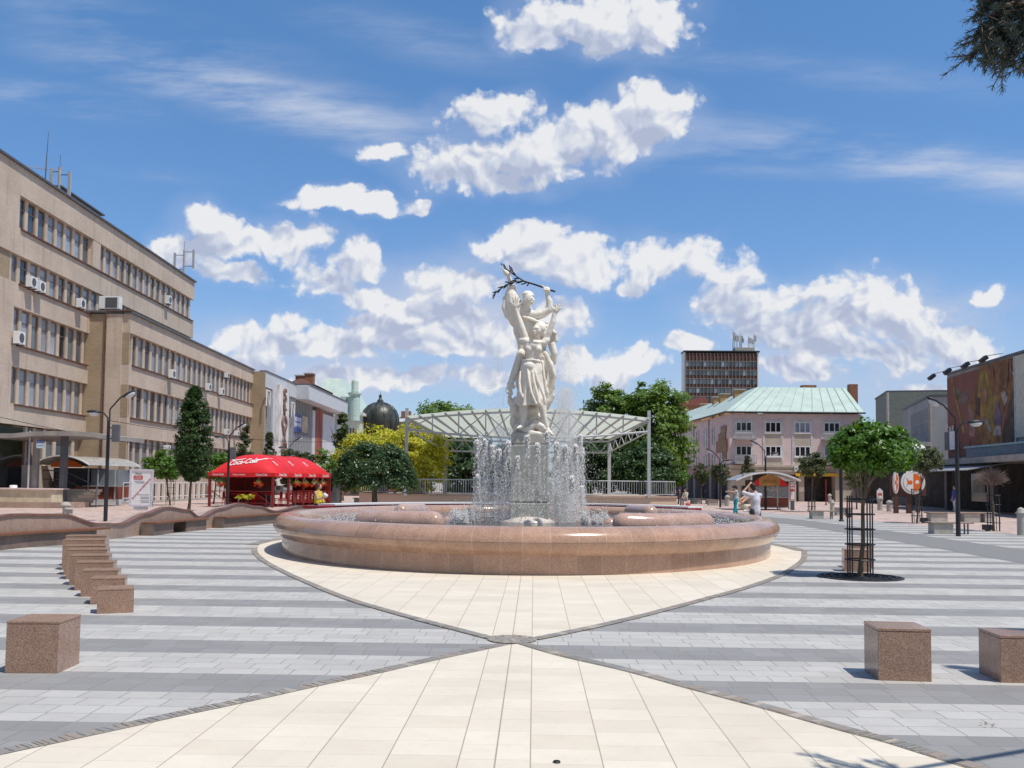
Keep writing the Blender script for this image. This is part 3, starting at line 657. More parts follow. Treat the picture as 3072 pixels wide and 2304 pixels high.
p = q4(440, 543); cube_px(p, q4(690, 550), hgt(2534, 1550 + 322 / 3.2917, p), 0.40, None, 'granite block directly behind the trunk of the caged round maple', GC)
p = q4(505, 505); cube_px(p, q4(730, 510), hgt(2560, 1550 + 268 / 3.2917, p), 0.40, None, 'granite block half hidden behind the block at the caged maple', GC)

# ------------------------------------------------------------------ curved bench wall on the left (wavy top)
base = catmull([gp(-700, 1733), gp(-300, 1680), gp(0, 1645), gp(170, 1632), gp(325, 1619), gp(500, 1597), gp(660, 1582), gp(820, 1568), gp(1000, 1556)], 10)
tops = [(-700, 0.45), (-300, 0.42), (-90, 0.66), (40, 0.765), (180, 0.73), (300, 0.45), (365, 0.40), (440, 0.62), (500, 0.77), (560, 0.66), (600, 0.40), (660, 0.64), (715, 0.78), (770, 0.66), (830, 0.44), (900, 0.60), (1000, 0.45), (1200, .4)]
def wave_h(px):
    for i in range(len(tops) - 1):
        (a, ha), (b_, hb) = tops[i], tops[i + 1]
        if a <= px <= b_:
            t = (px - a) / (b_ - a); t = t * t * (3 - 2 * t); return ha + (hb - ha) * t
    return 0.42
def pxof(p):
    d = W.transposed() @ (Vector(p) - CAM); return 1536 + KF * d.x / -d.z
wall = thing('bench_wall', 'long low pink granite wall with wavy top edge and seats along the left side of the square', 'wall', tuple(base[20]))
sb = []; s_acc = 0
fine_ = []
for i in range(len(base) - 1):
    for k in range(3): fine_.append(base[i].lerp(base[i + 1], k / 3))
fine_.append(base[-1])
body = MB(); capm = MB(); kick = MB()
def nrm(i, P):
    d = (P[min(i + 1, len(P) - 1)] - P[max(i - 1, 0)]).normalized(); return Vector((-d.y, d.x, 0))
prev = None
for i, p in enumerate(fine_):
    n = nrm(i, fine_)          # points to the left / away from the plaza
    h = wave_h(pxof(p)); dw = 1.5
    rec = dict(p=p, n=n, h=h, s=s_acc)
    if prev:
        s_acc += (p - prev['p']).length; rec['s'] = s_acc; a, c = prev, rec
        def q(r_, off, z): return r_['p'] + r_['n'] * off + Vector((0, 0, z))
        uvf = lambda z0, z1: [(a['s'], z0), (c['s'], z0), (c['s'], z1), (a['s'], z1)]
        body.face([q(a, 0.03, 0.0), q(c, 0.03, 0.0), q(c, 0, c['h'] - 0.05), q(a, 0, a['h'] - 0.05)], [(a['s'], .1), (c['s'], .1), (c['s'], .9), (a['s'], .9)])
        body.face([q(c, dw, 0), q(a, dw, 0), q(a, dw, max(.05, a['h'] - .35)), q(c, dw, max(.05, c['h'] - .35))], [(0, .1)] * 4)
        capm.face([q(a, -0.03, a['h'] - 0.05), q(c, -0.03, c['h'] - 0.05), q(c, -0.03, c['h']), q(a, -0.03, a['h'])], [(a['s'], .1)] * 4)
        capm.face([q(a, -0.03, a['h']), q(c, -0.03, c['h']), q(c, 0.14, c['h']), q(a, 0.14, a['h'])], [(a['s'], .1)] * 4)
        capm.face([q(a, 0.0, a['h'] - .05), q(c, 0.0, c['h'] - .05), q(c, -0.03, c['h'] - .05), q(a, -0.03, a['h'] - .05)], [(a['s'], .1)] * 4)
        kick.face([q(a, 0.14, a['h']), q(c, 0.14, c['h']), q(c, dw, max(.05, c['h'] - .35)), q(a, dw, max(.05, a['h'] - .35))], [(a['s'], .1)] * 4)
    prev = rec; sb.append(rec)
body.build('wall_body', G_WALL, wall); capm.build('coping', mat('dark_granite_coping', (0.24, 0.13, 0.10), 0.35, var=0.15, scale=8), wall)
kick.build('sloping_back', PV_P, wall)
def seat(px0, px1, zt, open_gap, dep=0.46):
    S = [r_ for r_ in sb if px0 <= pxof(r_['p']) <= px1]
    if len(S) < 2: return
    m = MB(); lg = MB()
    for a, c in zip(S[:-1], S[1:]):
        def q(r_, off, z): return r_['p'] + r_['n'] * off + Vector((0, 0, z))
        m.hexa([q(a, -dep, zt - .05), q(c, -dep, zt - .05), q(c, -0.035, zt - .05), q(a, -0.035, zt - .05), q(a, -dep, zt), q(c, -dep, zt), q(c, -0.035, zt), q(a, -0.035, zt)])
        ok = not any(g0 <= pxof(a['p']) <= g1 for g0, g1 in open_gap)
        if ok:
            lg.hexa([q(a, -dep + .08, 0), q(c, -dep + .08, 0), q(c, -0.01, 0), q(a, -0.01, 0), q(a, -dep + .08, zt - .052), q(c, -dep + .08, zt - .052), q(c, -0.01, zt - .052), q(a, -0.01, zt - .052)])
    s_ = m.build('seat', WOOD, wall); lg.build('seat_support', mat('dark_granite_support', (0.20, 0.145, 0.12), 0.5, var=0.12, scale=4), wall)
seat(-600, 285, 0.36, [(250, 290)]); seat(418, 590, 0.37, [(480, 520)]); seat(638, 960, 0.37, [])

# ------------------------------------------------------------------ basin
def ell(t, off=0.0):
    """point on the basin ellipse pushed outwards by off"""
    n = Vector((math.cos(t) / FA, math.sin(t) / FB, 0)).normalized()
    return Vector((FC.x + FA * math.cos(t), FC.y + FB * math.sin(t), 0)) + n * off
NS = 220; TT = []; arc = 0; pp = None
for k in range(NS + 1):
    t = 2 * math.pi * k / NS - math.pi / 2; p = ell(t)
    if pp: arc += (p - pp).length
    TT.append((t, arc)); pp = p
def sweep(prof, vrow):
    b = MB(); st = len(b.v)
    for k in range(NS):
        (t0, a0), (t1, a1) = TT[k], TT[k + 1]
        for (o0, z0), (o1, z1) in zip(prof[:-1], prof[1:]):
            P = [ell(t0, o0) + Vector((0, 0, z0)), ell(t1, o0) + Vector((0, 0, z0)), ell(t1, o1) + Vector((0, 0, z1)), ell(t0, o1) + Vector((0, 0, z1))]
            b.face(P, [(a0, vrow + .1), (a1, vrow + .1), (a1, vrow + .9), (a0, vrow + .9)])
    return b
def weld(o, d=0.0005):
    bm = bmesh.new(); bm.from_mesh(o.data); bmesh.ops.remove_doubles(bm, verts=bm.verts, dist=d); bm.to_mesh(o.data); bm.free(); return o
basin = thing('fountain_basin', 'large oval fountain basin of polished reddish granite with rolled rim', 'fountain basin', tuple(FC))
autosmooth(weld(sweep([(0, 0), (0, 0.335), (0.03, 0.345)], 0).build('base_wall', G_RIM, basin)), 30)
autosmooth(weld(sweep([(0.03, 0.345), (0.09, 0.40), (0.15, 0.46), (0.19, 0.52), (0.205, 0.572)], 2).build('rim_underside', G_RIM, basin)), 30)
autosmooth(weld(sweep([(0.208, 0.576), (0.20, 0.64), (0.17, 0.70), (0.11, 0.765), (0.03, 0.81), (-0.07, 0.833), (-0.18, 0.835), (-0.29, 0.81), (-0.36, 0.765), (-0.40, 0.70), (-0.42, 0.60), (-0.42, 0.20)], 4).build('rim', G_RIM, basin)), 30)
# water sheet
wm, N_, L_, p_ = newmat('basin_water'); p_.inputs['Base Color'].default_value = (0.10, 0.085, 0.08, 1); p_.inputs['Roughness'].default_value = 0.08; p_.inputs['IOR'].default_value = 1.33
tc_ = N_.new('ShaderNodeTexCoord'); n_ = N_.new('ShaderNodeTexNoise'); n_.inputs['Scale'].default_value = 7; n_.inputs['Detail'].default_value = 5; L_.new(tc_.outputs['Object'], n_.inputs['Vector'])
b_ = N_.new('ShaderNodeBump'); b_.inputs['Strength'].default_value = 0.9; b_.inputs['Distance'].default_value = 0.06; L_.new(n_.outputs[0], b_.inputs['Height']); L_.new(b_.outputs[0], p_.inputs['Normal'])
b = MB(); b.face([ell(t, -0.41) + Vector((0, 0, 0.60)) for t, a in TT[:-1]]); tag(b.build('water', wm), kind='structure')
# rounded stone bars inside the basin
def bar(label, pts, r, capmat=None):
    m = MB(); pts = catmull(pts, 6); m.caps(pts, [r] * len(pts), 16)
    o = sculpt('rounded_stone_bar', m, 0.05, G_WET, None, 3); return tag(o, label, 'stone bar', 'rounded granite bars inside the basin')
bar('long rounded granite bar inside the basin left of the jets', [at(1095, 1565, 21.4), at(1180, 1566, 20.9), at(1300, 1568, 20.6)], 0.255)
bar('long rounded granite bar inside the basin right of the jets', [at(1870, 1572, 20.8), at(1980, 1574, 21.0), at(2110, 1570, 21.6)], 0.255)
bar('short rounded bar with shiny metal band at the back left of the basin', [at(1205, 1536, 27.2), at(1262, 1532, 28.6)], 0.24)
bar('short rounded bar with shiny metal band at the back right of the basin', [at(1950, 1540, 27.2), at(1895, 1536, 28.6)], 0.24)
bar('dark reddish bar low in the water left of the pedestal', [at(1345, 1570, 24.2), at(1470, 1572, 24.4)], 0.20)
bar('dark reddish bar low in the water right of the pedestal', [at(1700, 1576, 24.4), at(1830, 1576, 24.0)], 0.20)
# white topped, red edged curved strip behind the basin; its bench form is guessed
cb = thing('curved_strip', 'long curved strip with white top and dark red edge behind the basin', 'bench', tuple(FC + Vector((0, FB + 1.2, 0))))
def arcstrip(o0, o1, z0, z1, a0, a1, n=60):
    m = MB()
    for k in range(n):
        t0 = R(a0 + (a1 - a0) * k / n); t1 = R(a0 + (a1 - a0) * (k + 1) / n)
        m.hexa([ell(t1, o0) + Vector((0, 0, z0)), ell(t0, o0) + Vector((0, 0, z0)), ell(t0, o1) + Vector((0, 0, z0)), ell(t1, o1) + Vector((0, 0, z0)),
                ell(t1, o0) + Vector((0, 0, z1)), ell(t0, o0) + Vector((0, 0, z1)), ell(t0, o1) + Vector((0, 0, z1)), ell(t1, o1) + Vector((0, 0, z1))])
    return m
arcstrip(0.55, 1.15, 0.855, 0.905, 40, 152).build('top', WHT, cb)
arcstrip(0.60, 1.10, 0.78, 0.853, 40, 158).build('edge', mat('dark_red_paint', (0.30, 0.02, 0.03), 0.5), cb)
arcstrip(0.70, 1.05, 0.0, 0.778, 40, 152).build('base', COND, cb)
# ------------------------------------------------------------------ pedestal and sculpture
PY = 24.2
ped = thing('pedestal', 'tall plain grey marble pedestal with square shaft rising from the basin', 'pedestal', (at(1587, 1553, PY).x, PY, 0.6))
x0 = at(1531, 1450, PY).x; x1 = at(1644.5, 1450, PY).x; zt = at(1587, 1336, PY).z; hw = (x1 - x0) / 2; cx = (x0 + x1) / 2
b = MB(); b.box(x0, x1, PY - hw, PY + hw, 1.10, zt); b.build('shaft', PED, ped, bevel=0.03)
b = MB(); b.box(x0 - .005, x1 + .005, PY - hw - .005, PY + hw + .005, 0.62, 1.088); b.build('shaft_base', PED, ped, bevel=0.03)
b = MB(); b.box(x0 + .02, x1 + .04, PY - hw + .02, PY + hw - .02, zt + .012, zt + 0.30); b.build('cap_block', mat('warm_grey_marble', (0.52, 0.49, 0.43), 0.5, var=0.1), ped, bevel=0.03)
m = MB(); m.ball((cx, PY, 0.56), (0.78, 0.78, 0.24), 24, 10); o = m.build('foot_mound', mat('pale_wet_stone', (0.70, 0.62, 0.56), 0.25, var=0.06), ped, smooth=True)
def S(x, y, d=0.0): return at(1380 + x / 2.765, 750 + y / 2.765, PY + d)
PX = PY / KF / 2.765
def chain(m, pts, rad, n=12): m.caps([S(*p) for p in pts], [r * PX for r in rad], n)
def blob(m, x, y, d, rx, ry, rd=None, rot=None): m.ball(S(x, y, d), (rx * PX, (rd or rx) * PX, ry * PX), 16, 10, rot)
def hand(m, w, pts, r=8):
    """palm w=(x,y,d) plus finger chains (tip points)"""
    for f in pts: m.caps([S(*w)] + [S(*q) for q in f], [r * 1.5 * PX] + [r * PX] * (len(f) - 1) + [r * 0.75 * PX], 8)
stt = thing('statue', 'white marble statue of a woman with raised arms before a second figure holding a branch', 'statue', (at(1587, 1336, PY).x, PY, zt + 0.3))
# --- standing woman
w = MB()
blob(w, 640, 668, -.42, 38, 50, 42); blob(w, 634, 706, -.44, 20, 17, 24)
blob(w, 662, 650, -.36, 52, 50, 50); blob(w, 690, 690, -.36, 22, 30, 24); blob(w, 616, 676, -.56, 9, 13, 13); blob(w, 628, 645, -.54, 26, 8, 8)
blob(w, 624, 694, -.56, 12, 4, 8); blob(w, 612, 668, -.535, 8, 5, 6)
chain(w, [(645, 705, -.36), (640, 765, -.33)], [25, 29]); blob(w, 622, 770, -.42, 52, 26, 40)
chain(w, [(545, 752, -.33), (640, 775, -.34), (702, 765, -.33)], [26, 34, 27])
for k in range(9):
    t = k / 8; y = 770 + 150 * t; hwid = 86 - 30 * math.sin(t * 2.2) + (10 if t > .9 else 0); blob(w, 612 - 14 * t, y, -.34, hwid, 24, 62 - 14 * t)
blob(w, 570, 824, -.395, 38, 44, 50); blob(w, 646, 826, -.395, 38, 44, 50); blob(w, 608, 800, -.38, 80, 50, 52)
chain(w, [(516, 910, -.36), (560, 912, -.52), (620, 914, -.52), (664, 926, -.38)], [8, 9, 9, 9])
chain(w, [(545, 752, -.33), (508, 640, -.38), (485, 570, -.40), (464, 492, -.42)], [35, 31, 25, 19]); chain(w, [(500, 744, -.36), (548, 760, -.40)], [24, 32])
blob(w, 462, 462, -.44, 29, 30, 13)
hand(w, (450, 462, -.44), [[(428, 442, -.45), (416, 424, -.46)]]); hand(w, (452, 455, -.44), [[(444, 412, -.45), (438, 392, -.46)]]); hand(w, (464, 450, -.44), [[(463, 405, -.45), (462, 384, -.46)]])
hand(w, (476, 452, -.44), [[(482, 408, -.45), (484, 390, -.46)]]); hand(w, (484, 468, -.44), [[(502, 448, -.47), (514, 436, -.48)]])
chain(w, [(702, 765, -.33), (738, 680, -.36), (768, 600, -.38), (785, 520, -.38)], [32, 28, 23, 17]); chain(w, [(716, 748, -.36), (690, 776, -.38)], [32, 32])
blob(w, 795, 500, -.40, 24, 28, 13, Matrix.Rotation(-.5, 3, 'Y'))
hand(w, (790, 498, -.40), [[(762, 480, -.42), (752, 462, -.43)]]); hand(w, (796, 488, -.40), [[(796, 468, -.41), (793, 452, -.42)]]); hand(w, (803, 488, -.40), [[(816, 466, -.41), (822, 450, -.42)]])
hand(w, (808, 494, -.40), [[(824, 476, -.41), (834, 460, -.42)]]); hand(w, (810, 504, -.40), [[(828, 490, -.41), (840, 480, -.42)]])
# skirt: folded bell
NR = 72; rings = 26; base_i = len(w.v)
for k in range(rings + 1):
    t = k / rings; y = 915 + 375 * t; wx = 70 + 46 * t ** 0.8 + 12 * math.sin(min(1, t * 3.2) * math.pi) * (1 - t); wd = 62 + 46 * t
    cxk = 590 - 10 * t; amp = 2 + 17 * t ** 1.3
    for j in range(NR):
        a = 2 * math.pi * j / NR; f = amp * (math.sin(a * 7 + 1.2 + 1.6 * t) * 0.6 + math.sin(a * 13 + 2.5 * t) * 0.35 + 0.3 * math.sin(a * 3 + 2))
        kn = 16 * math.exp(-((a - 4.35) / .35) ** 2) * math.exp(-((t - .42) / .3) ** 2) + 20 * math.exp(-((a - 5.0) / .3) ** 2) * math.exp(-((t - .3) / .28) ** 2)
        hem = 10 * math.sin(a * 4 + .6) * max(0, t - .85) / .15 + (6 * max(0, math.cos(a - 3.3)) * t)
        w.v.append(tuple(S(cxk + math.cos(a) * (wx + f), y - hem, -.30 + math.sin(a) * (wd + f + kn) * PX)))
for k in range(rings):
    for j in range(NR):
        w.f.append((base_i + k * NR + j, base_i + (k + 1) * NR + j, base_i + (k + 1) * NR + (j + 1) % NR, base_i + k * NR + (j + 1) % NR)); w.uv.append(None)
w.f.append(tuple(base_i + j for j in range(NR))); w.uv.append(None); w.f.append(tuple(base_i + rings * NR + j for j in reversed(range(NR)))); w.uv.append(None)
for fold in ([(560, 985, -.55), (572, 1080, -.63), (590, 1180, -.66), (630, 1275, -.66)], [(620, 1000, -.53), (650, 1100, -.58), (690, 1200, -.56), (706, 1275, -.52)],
             [(500, 1010, -.46), (492, 1100, -.54), (500, 1180, -.60), (520, 1225, -.60)], [(600, 1010, -.56), (615, 1100, -.62), (640, 1200, -.64), (655, 1270, -.62)]):
    chain(w, fold, [8, 12, 13, 11], 8)
blob(w, 575, 965, -.46, 54, 42, 42)
# legs and feet
chain(w, [(525, 1240, -.42), (526, 1330, -.44), (528, 1390, -.42), (516, 1450, -.40)], [38, 33, 24, 18]); chain(w, [(518, 1458, -.40), (500, 1468, -.50), (476, 1478, -.58)], [19, 17, 10])
chain(w, [(682, 1240, -.36), (688, 1340, -.36), (704, 1420, -.36), (724, 1480, -.36)], [36, 31, 23, 18]); chain(w, [(722, 1485, -.36), (742, 1510, -.46), (764, 1530, -.54)], [20, 18, 11])
def fold_noise(p): return 0.006 * noise.noise(p * 5.5) + 0.004 * noise.noise(p * 13)
sculpt('standing_woman', w, 0.0135, STONE, stt, 1, 0.5, fold_noise)
# --- second figure behind, leaning over her with the branch
g = MB()
blob(g, 566, 404, -.12, 50, 60, 52); blob(g, 560, 372, -.10, 50, 34, 50); blob(g, 592, 378, -.14, 26, 16, 34); blob(g, 612, 418, -.18, 10, 13, 14); blob(g, 598, 444, -.18, 16, 12, 20); blob(g, 588, 400, -.24, 20, 5, 6); blob(g, 600, 432, -.24, 10, 4, 6)
blob(g, 540, 415, -.24, 8, 14, 8)
chain(g, [(548, 455, -.05), (546, 520, 0)], [34, 40])
chain(g, [(530, 560, .02), (560, 540, .0), (620, 545, -.06), (690, 530, -.1), (742, 492, -.12)], [58, 50, 40, 35, 33]); chain(g, [(742, 492, -.12), (742, 430, -.12), (722, 370, -.12)], [33, 29, 20])
blob(g, 720, 330, -.12, 30, 26, 24)
for k in range(4): chain(g, [(700 + 13 * k, 312 - 3 + k * 4, -.19), (697 + 14 * k, 330 + 3 * k, -.215), (702 + 13 * k, 346 + 2 * k, -.18)], [9, 9, 8], 8)
chain(g, [(700, 340, -.14), (690, 305, -.16), (684, 295, -.15)], [10, 9, 7], 8)
# raised arm with wide sleeve
chain(g, [(480, 520, .05), (440, 440, .05), (428, 370, .05), (428, 318, .05)], [75, 72, 58, 42]); chain(g, [(426, 320, .05), (420, 260, .05), (404, 220, .05)], [34, 19, 17])
blob(g, 384, 192, .05, 22, 32, 15, Matrix.Rotation(-.7, 3, 'Y'))
for k in range(4): chain(g, [(388 - 5 * k, 200 - 4 * k, .05), (366 - 2 * k + 4 * k, 176 - k * 8, .02 + .02 * k), (352 + 5 * k, 152 - 2 * k, .03)], [10, 9, 6], 8)
chain(g, [(400, 208, .02), (420, 190, -.02), (424, 172, -.03)], [10, 9, 7], 8)
# torso and cloak
blob(g, 505, 545, .12, 112, 120, 90); blob(g, 560, 660, .15, 120, 130, 90); blob(g, 600, 800, .14, 118, 150, 85); blob(g, 640, 700, .18, 130, 80, 80)
chain(g, [(372, 430, .0), (368, 480, .0), (395, 545, .0), (445, 588, -.02)], [18, 24, 26, 24]); chain(g, [(385, 400, .06), (420, 520, .1), (470, 590, .1)], [34, 56, 50])
chain(g, [(470, 600, .05), (478, 680, .05), (505, 750, .05), (515, 810, .05), (510, 900, .05)], [30, 34, 36, 34, 34])
chain(g, [(495, 510, -.10), (520, 555, -.14), (600, 578, -.16), (680, 610, -.16), (745, 660, -.14), (786, 690, -.10)], [12, 14, 14, 16, 20, 20])
chain(g, [(700, 650, .02), (770, 700, .0), (792, 750, .0)], [52, 34, 20]); blob(g, 758, 720, .06, 46, 58, 40)
chain(g, [(760, 780, .0), (782, 860, -.02), (776, 930, .02)], [34, 30, 24]); chain(g, [(705, 860, .0), (760, 960, -.06), (786, 1040, -.08), (776, 1130, -.06), (762, 1180, -.02)], [30, 18, 15, 16, 18])
chain(g, [(680, 900, .12), (735, 1000, .12), (745, 1100, .12), (722, 1210, .12)], [70, 58, 52, 56]); chain(g, [(715, 900, -.02), (735, 1000, -.04), (720, 1120, -.04)], [14, 13, 12]); chain(g, [(680, 930, -.10), (700, 1060, -.12), (716, 1180, -.08)], [13, 12, 14])
chain(g, [(768, 1170, .0), (765, 1210, .0), (735, 1260, .02), (712, 1310, .05)], [24, 26, 30, 26])
# hanging arm and hand on the left
chain(g, [(505, 860, -.05), (470, 970, -.10), (440, 1050, -.12), (418, 1118, -.14)], [36, 33, 29, 25]); chain(g, [(408, 1112, -.14), (442, 1134, -.14)], [20, 18])
blob(g, 408, 1150, -.15, 22, 30, 16)
for k, q in enumerate([(396, 1190), (408, 1204), (422, 1206), (434, 1196)]): chain(g, [(398 + 9 * k, 1158, -.16), ((398 + 9 * k + q[0]) / 2, 1182, -.19), (q[0], q[1], -.17)], [10, 9, 7], 8)
chain(g, [(394, 1142, -.16), (386, 1165, -.19), (390, 1182, -.2)], [9, 9, 7], 8)
# lower mass
blob(g, 590, 1060, .18, 135, 230, 80); chain(g, [(412, 1215, .0), (420, 1260, .02), (448, 1300, .05), (440, 1340, .05)], [16, 26, 34, 30])
blob(g, 470, 1290, .1, 50, 80, 60)
sculpt('leaning_figure', g, 0.0135, STONE, stt, 1, 0.5, fold_noise)
# --- rock and cloth underfoot
k_ = MB()
blob(k_, 560, 1350, .12, 145, 110, 90); blob(k_, 455, 1330, .02, 38, 60, 60); blob(k_, 445, 1420, .0, 32, 60, 60); blob(k_, 560, 1470, .05, 130, 90, 95); blob(k_, 640, 1380, .0, 70, 40, 60)
blob(k_, 600, 1340, -.08, 60, 40, 50)
chain(k_, [(575, 1440, -.18), (590, 1405, -.22), (640, 1385, -.24), (670, 1400, -.22)], [12, 14, 14, 16])
chain(k_, [(500, 1490, -.30), (570, 1480, -.36), (630, 1440, -.34), (680, 1470, -.34), (720, 1500, -.34), (766, 1530, -.34)], [14, 22, 30, 36, 28, 13])
chain(k_, [(530, 1500, -.32), (600, 1515, -.38), (660, 1530, -.40), (700, 1560, -.40), (730, 1560, -.36)], [13, 20, 24, 18, 11])
chain(k_, [(470, 1478, -.30), (450, 1500, -.28), (438, 1520, -.26)], [10, 12, 5])
blob(k_, 575, 1590, 0, 138, 80, 115)
for q in range(26):
    a = random.uniform(0, 6.28); blob(k_, 575 + 108 * math.cos(a), random.uniform(1450, 1590), .0 + .25 * math.sin(a), random.uniform(20, 45), random.uniform(14, 36), 30)
sculpt('rock_base', k_, 0.016, STONE, stt, 1, 0.5, lambda p: 0.012 * noise.noise(p * 7) + .006 * noise.noise(p * 17))
# --- bronze branch
br = MB()
A1 = [(790, 345, -.17), (720, 325, -.17), (690, 310, -.16), (610, 283, -.12), (530, 258, -.1), (480, 225, -.08), (430, 193, -.05), (385, 155, -.03), (350, 124, -.02)]
A2 = [(530, 258, -.1), (450, 264, -.12), (385, 288, -.12), (325, 330, -.1), (290, 360, -.1), (266, 386, -.1)]
br.tube([S(*q) for q in A1], [7.5 * PX, 8 * PX, 8 * PX, 8 * PX, 7 * PX, 6 * PX, 5 * PX, 4 * PX, 2 * PX], 8); br.tube([S(*q) for q in A2], [6 * PX, 6 * PX, 5.5 * PX, 5 * PX, 4 * PX, 2 * PX], 8)
bro = br.build('branch', BRZ, stt, True)
for i, (bx_, by_, ang, ln) in enumerate([(560, 268, 200, 60), (520, 250, 150, 62), (500, 238, 175, 55), (470, 218, 130, 66), (445, 200, 110, 70), (420, 180, 100, 60), (400, 170, 150, 50), (380, 150, 120, 44), (520, 262, 195, 58), (490, 262, 165, 50), (455, 262, 215, 60), (430, 270, 175, 62), (400, 282, 225, 58), (365, 300, 195, 55), (340, 318, 235, 55), (312, 338, 205, 48), (295, 356, 245, 58), (575, 270, 235, 40), (350, 126, 120, 20), (470, 240, 205, 60)]):
    a = R(ang); c = Vector((bx_ + math.cos(a) * ln / 2, by_ - math.sin(a) * ln / 2, 0)); lf = MB()
    lf.ball(S(c.x, c.y, -.1 + random.uniform(-.05, .05)), (ln / 2 * PX, 5 * PX, 6 * PX), 8, 6, Matrix.Rotation(-a, 3, 'Y')); lf.build('leaf', BRZ, bro, True)

# ------------------------------------------------------------------ water
def spray_mat(name, dens, rough=0.2):
    m, N, L, p = newmat(name); p.inputs['Base Color'].default_value = (0.97, 0.96, 0.94, 1); p.inputs['Roughness'].default_value = rough; p.inputs['IOR'].default_value = 1.33; p.inputs['Specular IOR Level'].default_value = 0.9
    p.inputs['Alpha'].default_value = dens; tr = N.new('ShaderNodeBsdfTranslucent'); tr.inputs[0].default_value = (0.97, 0.97, 0.97, 1)
    ms = N.new('ShaderNodeMixShader'); ms.inputs[0].default_value = 0.55 * dens; L.new(p.outputs[0], ms.inputs[1]); L.new(tr.outputs[0], ms.inputs[2]); L.new(ms.outputs[0], N['Material Output'].inputs[0])
    MATS[name] = m; return m
DROP = spray_mat('water_drops', 0.95, .45); FROTH = spray_mat('white_water', 0.85, .5); MISTD = spray_mat('fine_mist_drops', 0.55)
OCT = np.array([(1, 0, 0), (-1, 0, 0), (0, 1, 0), (0, -1, 0), (0, 0, 1), (0, 0, -1)], float)
OF = np.array([(0, 2, 4), (2, 1, 4), (1, 3, 4), (3, 0, 4), (2, 0, 5), (1, 2, 5), (3, 1, 5), (0, 3, 5)])
def drops(name, P, rad, material, zs=1.0):
    P = np.asarray(P); rad = np.asarray(rad); n = len(P)
    sc = np.ones((n, 1, 3)); sc[:, :, 2] = np.asarray(zs).reshape(-1, 1) if np.ndim(zs) else zs
    V = (P[:, None, :] + OCT[None] * rad[:, None, None] * sc).reshape(-1, 3); F = (OF[None] + 6 * np.arange(n)[:, None, None]).reshape(-1, 3)
    me = bpy.data.meshes.new(name); me.vertices.add(len(V)); me.vertices.foreach_set('co', V.ravel()); me.loops.add(F.size); me.loops.foreach_set('vertex_index', F.ravel())
    me.polygons.add(len(F)); me.polygons.foreach_set('loop_start', np.arange(0, F.size, 3)); me.polygons.foreach_set('loop_total', np.full(len(F), 3)); me.polygons.foreach_set('use_smooth', np.ones(len(F), bool)); me.materials.append(material); me.update(calc_edges=True)
    o = bpy.data.objects.new(name, me); C.objects.link(o); return o
rng = np.random.default_rng(5)
# 24 jets in a ring around the pedestal; each rises, breaks into froth and falls back as beads
def jet_label(a):
    side = 'right' if math.cos(a) > .35 else 'left' if math.cos(a) < -.35 else ''
    dep = 'front' if math.sin(a) < -.3 else 'back' if math.sin(a) > .3 else 'side'
    return 'white beaded water jet standing %s%s of the grey pedestal' % (dep + ' ' if side or dep != 'side' else '', side)
ZW = 0.60
NJ = 34
for k in range(NJ):
    a = 2 * math.pi * (k + 0.3) / NJ; rr = 1.32 + random.uniform(-.04, .04); jx = cx + rr * math.cos(a); jy = PY + rr * math.sin(a) * 1.02
    top = (2.58 + random.uniform(-.20, .25)) if k % 6 else random.uniform(1.5, 2.3); n = 1000
    t = rng.random(n); z = ZW + (top - ZW) * t ** 0.85; spread = 0.012 + 0.05 * (1 - t) ** 1.0
    cen = np.clip((t - 0.86) / 0.14, 0, 1); head = rng.random(n) < 0.35
    z = np.where(head, top - np.abs(rng.normal(0, 0.16, n)), z); spread = np.where(head, 0.034, spread)
    side = np.where(rng.random(n) < .5, -1, 1) * np.where(head, 0, 0.045 + .05 * (1 - t))
    P = np.stack([jx + rng.normal(0, 1, n) * spread * .7 + side * rng.uniform(.6, 1.1, n), jy + rng.normal(0, 1, n) * spread, z], 1)
    rad = np.where(head, rng.uniform(.006, .017, n), rng.uniform(.0035, .0085, n)) ; zs = rng.uniform(1.2, 4.2, n)
    o = drops('water_jet', P, rad, DROP, zs); tag(o, jet_label(a), 'water jet', 'water jets in a ring around the pedestal')
# fine plumes that reach higher on both sides of the statue, the right one dense
def plume(n, xs, ztop, zlow, wx, wd, r0, r1, name, m, pw=1.0):
    t = rng.random(n) ** pw; z = zlow + (ztop - zlow) * t; wid = wx * (0.55 + 0.45 * np.sin(np.clip(t, 0, 1) * np.pi)) * (1 - .2 * t)
    P = np.stack([xs + rng.normal(0, 1, n) * wid, PY + rng.normal(0, 1, n) * wd, z], 1); return P, rng.uniform(r0, r1, n)
xr = at(1692, 1400, PY).x; xl = at(1508, 1400, PY).x; xl2 = at(1480, 1100, PY).x
parts = [plume(46000, xr, 4.0, ZW, 0.25, 0.28, .003, .0075, '', None, 2.0), plume(6500, xr + .12, 5.2, 2.4, 0.17, 0.2, .0025, .006, '', None, 1.4), plume(15000, xl, 3.0, ZW, 0.30, 0.3, .003, .007, '', None, 1.5), plume(1500, xl2 + .1, 5.0, 2.6, 0.20, 0.22, .003, .007, '', None, 1.0)]
o = drops('water_mist', np.concatenate([p[0] for p in parts]), np.concatenate([p[1] for p in parts]), MISTD, 1.3); tag(o, kind='stuff')
parts = [plume(2600, xr - .4, 3.2, ZW, .95, .5, .004, .009, '', None, 1.1), plume(900, xr, 4.6, ZW, .42, .3, .006, .012, '', None), plume(420, xl, 4.4, ZW, .42, .3, .006, .011, '', None)]
o = drops('water_drops', np.concatenate([p[0] for p in parts]), np.concatenate([p[1] for p in parts]), DROP, 1.3); tag(o, kind='stuff')
